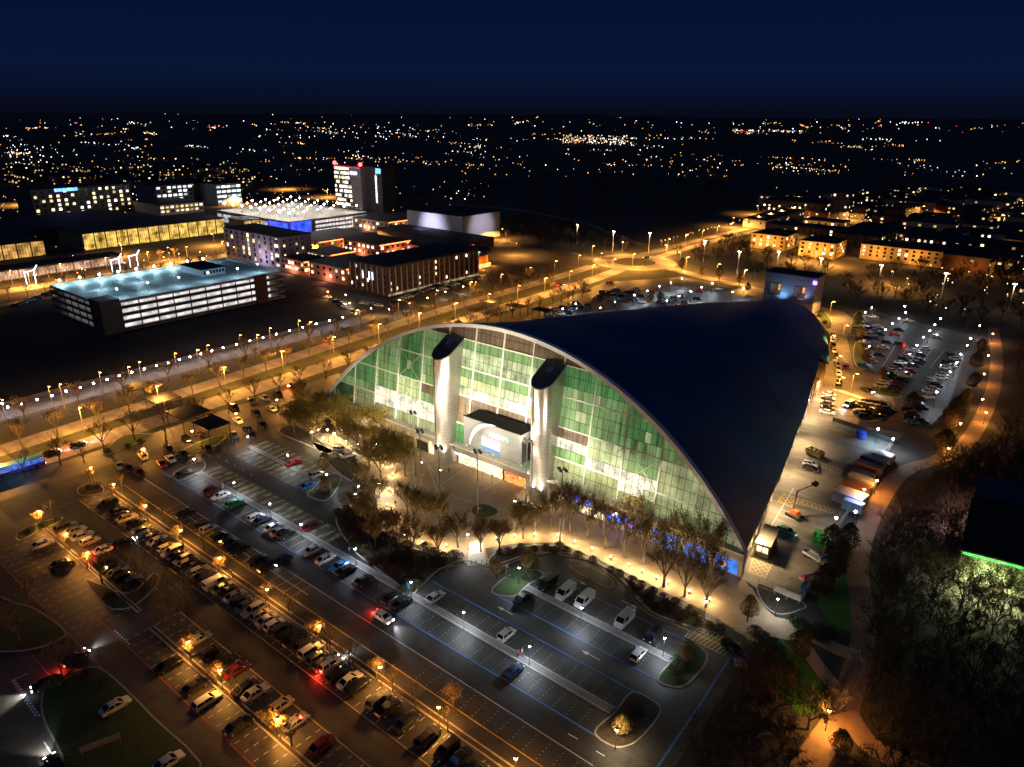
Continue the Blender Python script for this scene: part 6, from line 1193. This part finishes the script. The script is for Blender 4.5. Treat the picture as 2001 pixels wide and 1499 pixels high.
# hub tower and neighbours
HT_ = block('hotel_tower', 'tall slab tower with rows of lit windows and red lights on top', -580, -542, 447, 466, 39, mat('tower_pale', (.30, .26, .26), rough=.7), 'N', (9, 9), .85, (2.6, 2.2), lm=(lit_w, lit_y, lit_w))
for s in (-18.5, 18.5): MB().ball((s, -9, 41), 1.7, 8, 6).build('red_beacon', glow('beacon_red', (1, .02, .02), 30, 1, 1), HT_)
MB().box(-18, 18, -9.9, -9.8, 37.6, 38.1).build('red_band', glow('band_red', (1, .05, .12), 1.6, .3), HT_); MB().box(4, 14, -9.9, -9.8, 31.5, 34.5).build('sign', glow('sign_violet', (.35, .25, 1), 5, .5), HT_)
H2 = block('dark_tower', 'dark slim tower beside the lit slab with a cyan top sign', -533, -517, 450, 466, 39, dkbr, 'N', (1, 8), .1)
MB().box(.5, 7.5, -8.5, -8.4, 34, 38.5).build('sign', glow('sign_cyan', (.2, .75, 1), 1.6, .5), H2); MB().box(-.5, 1.5, -8.5, -8.4, 8, 33).build('stair_light', glow('stair_white', (.95, .9, 1), 1.8, .8, .1), H2)
# bright rooftop car park
BP = empty('rooftop_car_park', (-511, 349, 0), 'broad bright white lit rooftop car park with many lamps', 'building'); MB().box(-49, 49, -37, 37, 0, 11).build('wall', mat('facade_mesh', (.35, .35, .38), rough=.6), BP)
MB().box(-49, 49, -37, 37, 11.003, 11.3).build('roof_deck', mat('deck_pale', (.34, .31, .27), rough=.7), BP); MB().box(49.05, 49.2, -36, -18, 1, 10.5).build('blue_screen', glow('screen_deep_blue', (.02, .05, 1), 2.6, .2, .2), BP); MB().box(24, 48, -37.3, -37.05, 2, 10).build('blue_screen', glow('screen_deep_blue', (.02, .05, 1), 2.6), BP)
for j in range(3):
    for k in range(16): MB().box(49.05, 49.2, -14+k*3.1, -11.4+k*3.1, 1.5+j*3.2, 3.2+j*3.2).build('lit_opening', inn, BP)
for k in range(22): MB().box(-48+k*3.2, -45.4+k*3.2, -37.2, -37.02, 3, 9).build('lit_opening', glow('mesh_glow', (.8, .78, .85), .55, .3, .2), BP)
i = 0
for a_ in range(8):
    for b_ in range(6):
        e_ = empty('deck_lamp', (-555+a_*12.5, 317+b_*12.5, 11.3), 'white lamp on the bright rooftop car park, %s along the rows' % ordn(i), 'lamp', 'lamps on the bright rooftop'); i += 1
        MB().tube((0, 0, 0), (0, 0, 5.2), .15).build('post', pole_g, e_); MB().ball((0, 0, 5.5), .62 if b_ else .95, 6, 4).build('lamp_globe', bulb_warm if (a_+b_) % 3 else bulb_white, e_)
for a_ in range(4):
    for b_ in range(3): lamp_light(BP, (-40+a_*26, -26+b_*26, 9.5+11), 1900, (1, .93, .85), 1.0, name='deck_light')
# the golden glazed shopping centre
def mall(label, u, v0, v1, h, depth, m_, n=12):
    e_ = empty('shopping_centre', (u, (v0+v1)/2, 0), label, 'building'); b = (v1-v0)/2
    MB().box(-depth, -.3, -b, b, 0, h).build('hall', mat('hall_wall', (.20, .17, .12), rough=.8), e_); MB().box(-depth-.5, .6, -b-.5, b+.5, h+.02, h+.8).build('roof', dark_roof, e_)
    for i in range(n):
        y0 = -b+2*b*i/n; y1 = -b+2*b*(i+1)/n; f = MB().box(-.28, -.05, y0+.3, y1-.3, .6, h-.3).build('glazed_bay', m_, e_)
        gb = MB()
        for q in range(1, 5): gb.box(-.04, .06, y0+(y1-y0)*q/5-.07, y0+(y1-y0)*q/5+.07, .6, h-.3)
        for q in range(1, 4): gb.box(.065, .09, y0+.3, y1-.3, .6+h*q/4-.06, .6+h*q/4+.06)
        gb.build('glazing_bar', mat('bar_bronze', (.06, .045, .02), rough=.6), f)
        MB().box(-.2, .9, y0-.25, y0+.25, 0, h).build('pier', cream, e_)
    return e_
gold = glow('mall_gold', (1, .62, .12), .95, .22, .1)
mall('long golden glazed shopping hall, the part right of the dark court', -515, 192, 292, 11, 40, gold, 14); mall('golden glazed shopping hall in shade at the far left', -517, 92, 170, 9.5, 36, glow('mall_gold_dim', (1, .55, .14), .6, .22, .1), 10)
mall('short golden glazed hall with the blue corner sign', -497, 297, 330, 10, 20, glow('mall_gold_b', (1, .60, .14), .9, .3, .1), 5); mall('pale shop fronts under the shopping hall at the left', -455, 60, 190, 5, 14, glow('shop_pink', (1, .62, .42), .7, .15, .1), 14)
block('shopping_roof', 'flat dark roof with skylights behind the golden halls', -640, -560, 130, 260, 10, dkbr, 'E', (20, 1), .7, (3, 1.0), lm=(lit_y,))
block('apartment_block', 'wide apartment block with scattered lit windows and a blue sign', -725, -690, 225, 305, 24, mat('flats_grey', (.14, .12, .11), rough=.8), 'E', (14, 6), .42, (2.2, 2.0))
e_ = bpy.context.scene.objects['apartment_block']; MB().box(17.6, 17.9, -22, -4, 21.5, 24).build('sign', glow('sign_royal', (.08, .22, 1), 4.5, .5), e_)
block('office_block', 'office block with white stair windows left of the bright rooftop', -735, -695, 330, 366, 20, mat('office_grey', (.20, .19, .19)), 'E', (7, 5), .7, (3.2, 1.8), lm=(lit_w, lit_c)); block('office_block', 'green white lit office block at the edge of the bright rooftop', -700, -670, 376, 402, 20, MATS['office_grey'], 'E', (5, 4), .9, (4.0, 2.0), lm=(lit_c, lit_w))
block('office_block', 'low yellowish office between the apartment block and the halls', -690, -640, 305, 345, 9, cream, 'E', (9, 2), .7, (2.6, 1.6), lm=(lit_y,))
# right-hand quarter
am = mat('flats_amber', (.48, .36, .18), rough=.8)
for lb, u0, u1, v0, v1, h, m_, n_, pw in (('amber lit villa block nearest the ski tower at its left', -192, -168, 500, 524, 10, am, (5, 3), 1500), ('amber lit villa block with pale hipped roof in the middle', -156, -133, 492, 516, 10, am, (6, 3), 1700), ('long amber lit terrace of flats with wavy eaves', -122, -72, 508, 524, 9.5, am, (4, 3), 1500), ('small amber block at the right end of the terrace', -66, -48, 502, 516, 8, am, (4, 2), 700),
                                      ('dark brick block behind the villas', -205, -150, 560, 580, 9, dkbr, (5, 3), 0), ('dark long wing behind the villas', -150, -120, 545, 620, 9, dkbr, (14, 3), 0), ('pale white lit block in the dark quarter', -190, -160, 600, 620, 9, conc, (4, 3), 600), ('long pale wing with lit cloister', -235, -215, 590, 680, 7, conc, (12, 1), 0), ('curved college block with a lit band', -262, -205, 700, 740, 11, dkbr, (9, 3), 0), ('slim dark tower with pale windows behind the college', -200, -184, 700, 716, 22, dkbr, (3, 6), 0),
                                      ('dark office with blue strip lights at the right', -110, -60, 570, 600, 8, dkbr, (8, 2), 0), ('low long office with a row of yellow lamps', -95, -40, 640, 660, 7, dkbr, (5, 1), 0), ('dark pair of houses with three lit windows', -30, -8, 440, 455, 7, dkbr, (3, 2), 0), ('small dark house with four lit windows', -5, 14, 430, 444, 7, cream, (3, 2), 200), ('dim terrace behind the small houses', -34, 8, 520, 534, 8, am, (4, 2), 400)):
    B_ = block('residential_block', lb, u0, u1, v0, v1, h, m_, 'EN', n_, .35, (1.5, 1.5), roofkind='hip' if m_ in (am, cream) else None, lm=(lit_y, lit_w))
    if pw:
        a, b = (u1-u0)/2, (v1-v0)/2
        for k in (-.6, .3): lamp_light(B_, (a*k, -b-7, 5), pw, SOD, .5, name='wall_glow')
        lamp_light(B_, (a+7, 0, 5), pw*.6, SOD, .5, name='wall_glow')
# green edged hall at the right edge
q = [g(1880, 1074, 7), g(2030, 1112, 7), g(2060, 1000, 7), g(1902, 975, 7)]
GE = empty('green_edged_hall', (q[0].x, q[0].y, 0), 'black roofed hall with a bright green light strip at the right edge', 'building'); L_ = [(p.x-q[0].x, p.y-q[0].y) for p in q]
MB().prism(L_, 0, 6.8).build('wall', mat('pale_green_wall', (.30, .36, .22), rough=.8), GE); MB().prism(offset(ccw(L_), -.4), 6.83, 7.1).build('roof', mat('roof_black', (.006, .006, .010), rough=.8), GE)
A_, B2 = Vector((*L_[0], 0)), Vector((*L_[1], 0)); n_ = Vector((B2.y-A_.y, -(B2.x-A_.x), 0)).normalized()
for t0, t1 in ((.02, .42), (.46, .98)):
    p, r_ = A_.lerp(B2, t0)+n_*.5, A_.lerp(B2, t1)+n_*.5; MB().bar((p.x, p.y, 6.6), (r_.x, r_.y, 6.6), .3, .2).build('green_strip', glow('strip_green', (.02, 1, .12), 1.6, 1, .8), GE)
for t in (.1, .35, .6, .85): p = A_.lerp(B2, t)+n_*5; lamp_light(GE, (p.x, p.y, 3.2), 900, (.80, .9, .42), .4, name='yard_glow')
p = g(1868, 1010, 3)-q[0]; lamp_light(GE, (p.x, p.y, 3), 900, (1, .6, .5), .4, name='yard_glow')
q2 = [g(1902, 972, 7.5), g(2060, 998, 7.5), g(2060, 950, 7.5), g(1915, 935, 7.5)]
GF = empty('drive_in_hall', (q2[0].x, q2[0].y, 0), 'dark blue roofed hall with a small white sign behind the green edged one', 'building'); L2 = [(p.x-q2[0].x, p.y-q2[0].y) for p in q2]
MB().prism(L2, 0, 7.4).build('wall', dkbr, GF); MB().prism(L2, 7.42, 7.8).build('roof', mat('roof_navy', (.01, .03, .06), rough=.5), GF); p = g(1964, 1020, 5)-q2[0]; MB().box(p.x-2.4, p.x+2.4, p.y-.2, p.y, 4.4, 5.6).build('sign', glow('sign_white2', (.75, .9, 1), 5, 1), GF)
hg = scatter([(1850, 1085), (1880, 1085), (2040, 1130), (2040, 1210), (1900, 1190), (1830, 1130), (1862, 1000), (1880, 1000)], 18, 3.2, rs)
tree_row('wood', hg, 'lit bare tree in front of the green edged hall, {o} from the left', 'lit trees before the green edged hall', 'bare_tree', s=.75)
# small cars beyond and by the hotel
hc = [(770+k*11.5, 590-k*4.6, 'kswgkrs'[k % 7]) for k in range(12)]+[(800+k*11, 578-k*4.2, 'wksgbk'[k % 6]) for k in range(11)]+[(640+k*9, 580+k*4.5, 'wskg'[k % 4]) for k in range(7)]+[(700+k*10, 590+k*1.5, 'kws'[k % 3]) for k in range(5)]+[(860+k*8, 566-k*3, 'swk'[k % 3]) for k in range(8)]
for i, (x, y, c) in enumerate(sorted(hc)): single(x, y, 's', c, .3+trr.uniform(-.2, .2), '%s car among those below the brick hotel, %s from the left' % (CN[c], ordn(i)), 'cars below the brick hotel', 0, False)
sheet('car_park', G2([(600, 572), (690, 600), (760, 615), (860, 590), (960, 560), (950, 535), (890, 545), (760, 588), (690, 575), (620, 560)]), .022, asph)
for i, (x, y) in enumerate(sorted([(675, 572), (683, 588), (725, 598), (760, 600), (800, 588), (835, 578), (870, 566), (905, 556), (640, 566), (930, 548)])): p = g(x, y, 5); post_lamp(p.x, p.y, 'y' if i % 3 else 's', 1500, 'warm lamp below the brick hotel, %s from the left' % ordn(i), 'warm lamps below the brick hotel')
# illuminated street ornaments on the left
orn = glow('ornament_light', (.45, .6, 1), 9, 3, .2)
for i, (x, y) in enumerate([(228, 530), (263, 522), (62, 555)]):
    b = g(x, y); e_ = empty('light_ornament', (b.x, b.y, 0), 'blue white light ornament shaped like a deer in the left street, %s from the right' % ('second' if i == 0 else 'first' if i == 1 else 'third'), 'ornament', 'light ornaments in the left street')
    for dx in (-2.2, 2.2): MB().tube((0, dx, 0), (0, dx, 6.5), .16, .14, 5).build('leg', orn, e_)
    MB().tube((0, -2.6, 6.5), (0, 2.6, 7.2), .22, .22, 5).build('body', orn, e_); MB().tube((0, 2.4, 7), (0, 4.2, 9.5), .3, .25, 5).build('neck', orn, e_)
ribbon('road', [(-425, -20), (-428, 120), (-432, 230), (-440, 300)], 12, .02, road_pale); ribbon('road', [(-395, 0), (-398, 120), (-405, 235)], 6, .02, asph)
sl = [(-417, 20+k*22) for k in range(12)]+[(-440, 30+k*24) for k in range(10)]
for i, (x, y) in enumerate(lr(sl)): tall_lamp(x, y, 0, 's', 4500 if i % 2 else 0, 'orange street lamp on the left street behind the car park block, %s from the left' % ordn(i), 'orange lamps on the left street')
tree_row('bare', [(-409+trr.uniform(-2, 2), 20+k*8.5) for k in range(26)]+[(-447+trr.uniform(-2, 2), 20+k*9) for k in range(24)], 'bare tree along the left street, {o} from the left', 'bare trees along the left street', 'avenue_tree', s=1.1)
lc = [(30+k*14.5, 596-k*5.4, 'kswg'[k % 4]) for k in range(7)]
for i, (x, y, c) in enumerate(lc): single(x, y, 's', c, .8, '%s car left of the car park block, %s from the left' % (CN[c], ordn(i)), 'cars left of the car park block', 0, False)
# ------------------------------------------------------------------ lights of the town beyond
TLm = {}
for k_, m_, (c_, s_) in (('s', None, ((1, .40, .08), 6)), ('w', None, ((1, .84, .6), 6)), ('c', None, ((.65, .85, 1), 6)), ('r', None, ((1, .06, .05), 7)), ('g', None, ((.1, 1, .25), 5))):
    gm_ = glow('town_'+k_, c_, s_, 1, 1, True); TLm[k_] = MB().mat(0).tube((0, 0, 0), (0, 0, 6), .12, .10, 5, caps=False).mat(1).ball((0, 0, 6.4), .42, 6, 4).mesh('street_lamp', [pole_g, gm_])
tw_r = random.Random(21); cl = []
def cluster(n, x0, x1, y0, y1, mix, along=None):
    for _ in range(n):
        if along: t = tw_r.random(); x = along[0]+(along[2]-along[0])*t; y = along[1]+(along[3]-along[1])*t+tw_r.gauss(0, 1.2)
        else: x, y = tw_r.uniform(x0, x1), y0+(y1-y0)*tw_r.random()**.8
        cl.append((x, y, tw_r.choice(mix)))
cluster(70, 0, 300, 278, 350, 'swwcs'); cluster(46, 20, 110, 285, 330, 'cwww'); cluster(45, 380, 640, 285, 350, 'sssw'); cluster(60, 500, 900, 245, 275, 'wwwsc'); cluster(26, 540, 700, 250, 256, 'wwc', (520, 255, 840, 266)); cluster(60, 640, 1000, 262, 340, 'ssww')
cluster(60, 1000, 1400, 262, 282, 'wwsw', (1010, 275, 1400, 272)); cluster(70, 1110, 1220, 266, 282, 'wwss'); cluster(60, 900, 1350, 285, 350, 'sssww'); cluster(60, 1430, 1580, 255, 262, 'wcsr', (1430, 256, 1575, 260)); cluster(40, 1290, 1420, 300, 350, 'ssw'); cluster(40, 1490, 1660, 312, 345, 'ssww')
cluster(26, 1515, 1640, 330, 340, 'wwws', (1515, 331, 1640, 338)); cluster(30, 1750, 1990, 318, 350, 'swwc'); cluster(100, 1700, 2000, 372, 440, 'sssw'); cluster(70, 1700, 2000, 440, 520, 'ssw'); cluster(26, 1000, 1350, 218, 250, 'wws'); cluster(26, 50, 1000, 212, 246, 'wwsr'); cluster(18, 1500, 2000, 240, 262, 'wsr'); cluster(12, 400, 450, 250, 252, 'rw', (400, 250, 446, 251))
cluster(30, 330, 480, 320, 356, 'sswg'); cluster(50, 0, 220, 372, 430, 'sss'); cluster(34, 640, 960, 350, 400, 'sw'); cluster(60, 1480, 1720, 395, 480, 'sww'); cluster(36, 1200, 1330, 415, 470, 'ssw', (1290, 480, 1500, 424)); cluster(34, 1760, 2000, 520, 620, 'sw'); cluster(50, 60, 500, 470, 560, 'sws'); cluster(24, 440, 560, 380, 420, 'wsw'); cluster(24, 560, 760, 420, 480, 'wsc'); cluster(40, 100, 560, 350, 400, 'sw')
base_n = len(cl)
cluster(110, 0, 2000, 230, 258, 'wwscs')
for _ in range(64):
    cx_ = tw_r.uniform(0, 2000); cy_ = 240+105*tw_r.random()**1.3; n_ = tw_r.randint(5, 16); w_ = tw_r.uniform(15, 70)*(cy_-200)/90; cluster(n_, cx_-w_, cx_+w_, cy_-1.5, cy_+5, tw_r.choice(('sss', 'ssw', 'wwc', 'sws')), (cx_-w_, cy_, cx_+w_, cy_+tw_r.uniform(-4, 6)))
cluster(130, 1100, 1240, 266, 284, 'wsw'); cluster(70, 1500, 2000, 372, 470, 'sss'); cluster(60, 0, 460, 345, 470, 'sssw'); cluster(40, 460, 900, 350, 420, 'sw')
cl = [c for c in cl if g(c[0], max(c[1], 226)).y > 0]
cl.sort(key=lambda c: -c[1]); near_c = cl[:165]; far_c = cl[165:]
cnt_ = {}
for (x, y, k_) in sorted(near_c):
    cnt_[k_] = cnt_.get(k_, -1)+1
    p = g(x, y); d = p.length; o = inst('street_lamp', TLm[k_], None, (p.x, p.y, 0), 0, max(.55, min(2.0, d/1000)))
    nm = {'s': 'orange', 'w': 'warm white', 'c': 'cold white', 'r': 'red', 'g': 'green'}[k_]; tag(o, 'tiny %s street lamp among the town lights, %s from the left' % (nm, ordn(cnt_[k_])), 'street lamp', 'tiny %s lights of the town' % nm)
fm = MB()
for (x, y, k_) in far_c:
    y = max(y, 229+.008*(x-1000)*1.0); p = g(x, y); d = math.hypot(p.x, p.y); s = d/1500*.62*tw_r.uniform(.35, 1.5); fm.mat('swcrg'.index(k_)).ball((p.x, p.y, 3+s), s, 5, 3)
fm.build('distant_lights', [glow('far_s', (1, .42, .09), 3.0, .01, .3), glow('far_w', (1, .88, .70), 4.5, .01, .3), glow('far_c', (.65, .85, 1), 3.0, .01, .3), glow('far_r', (1, .06, .05), 4, .01, .3), glow('far_g', (.1, 1, .25), 3, .01, .3)], kind='stuff')
tag(bpy.context.scene.objects['distant_lights'], 'countless tiny lights of the far town up to the horizon', 'lights')
# tree belts and low roofs of the dark middle distance
tw2 = scatter([(0, 335), (500, 350), (640, 370), (620, 400), (300, 372), (0, 372)], 40, 20, rs)+scatter([(760, 370), (1250, 350), (1500, 380), (1300, 430), (1000, 395), (770, 395)], 50, 16, rs)
tree_row('wood', tw2, 'dark tree of the distant park and belts, {o} from the left', 'trees of the distant park', 'woodland_tree', s=1.3)

# strong lamps added to light patches of ground in the town
pool = [(x, y) for x, y in ((60, 460), (150, 470), (240, 500), (330, 510), (420, 480), (60, 560), (40, 400), (330, 400), (460, 400), (560, 470), (600, 500), (640, 540), (720, 470), (770, 430), (980, 470), (1010, 500), (560, 370), (640, 385), (1530, 470), (1620, 520), (1700, 450), (1760, 500), (1850, 460), (1900, 520), (1660, 430), (1560, 400), (1960, 440), (1880, 400), (1480, 420), (1430, 445), (1740, 560), (1560, 510), (1960, 500), (1800, 420))]
for i, (x, y) in enumerate(sorted(pool)):
    p = g(x, y); tall_lamp(p.x, p.y, trr.uniform(0, 6), 's', min(40000, 40*p.length), 'added orange street lamp lighting its patch of the town, %s from the left' % ordn(i), 'added orange lamps lighting patches of the town')
hs = [c for c in scatter([(0, 330), (420, 330), (560, 345), (520, 372), (300, 372), (0, 368)], 46, 26, rs)]+scatter([(1480, 400), (1700, 372), (2000, 372), (2000, 440), (1700, 440)], 46, 24, rs)+scatter([(1720, 440), (2000, 440), (2000, 520), (1880, 530)], 22, 22, rs)
hs = sorted(hs, key=lambda p: proj((p[0], p[1], 0))[0])
hr = random.Random(9)
for i, (x, y) in enumerate(hs):
    a, b = hr.uniform(8, 20), hr.uniform(6, 12); h = hr.uniform(5, 10); f_ = hr.choice([(a, b), (b, a)])
    block('town_building', 'low town building with few lit windows, %s from the left' % ordn(i), x-f_[0], x+f_[0], y-f_[1], y+f_[1], h, hr.choice([cream, dkbr, conc, brick]), 'EN', (4, 2), .30, (1.8, 1.4), lm=(lit_dim, lit_dim, lit_y), group='low buildings of the town', dark=False, seed=i+1)
# low hills on the skyline
hm = MB(); hr = random.Random(4)
for lay in range(5):
    D = 5200+lay*1900; H0 = 10+lay*9; n = 120; pr_ = []
    for i in range(n+1):
        a_ = math.radians(75+105*i/n); hh_ = H0*(.35+.35*math.sin(i*.21+lay*2.1)+.25*math.sin(i*.083+lay)+.18*math.sin(i*.77+lay*5)); hh_ = max(.5, hh_)
        pr_.append([((D+k*500)*math.cos(a_), (D+k*500)*math.sin(a_), (0, hh_, 0)[k]) for k in range(3)])
    for a, b in zip(pr_, pr_[1:]): hm.quad(a[0], b[0], b[1], a[1]); hm.quad(a[1], b[1], b[2], a[2])
hm.build('hills', mat('hill_dark', (.05, .042, .042), rough=1, scale=.002, var=.4), kind='structure')
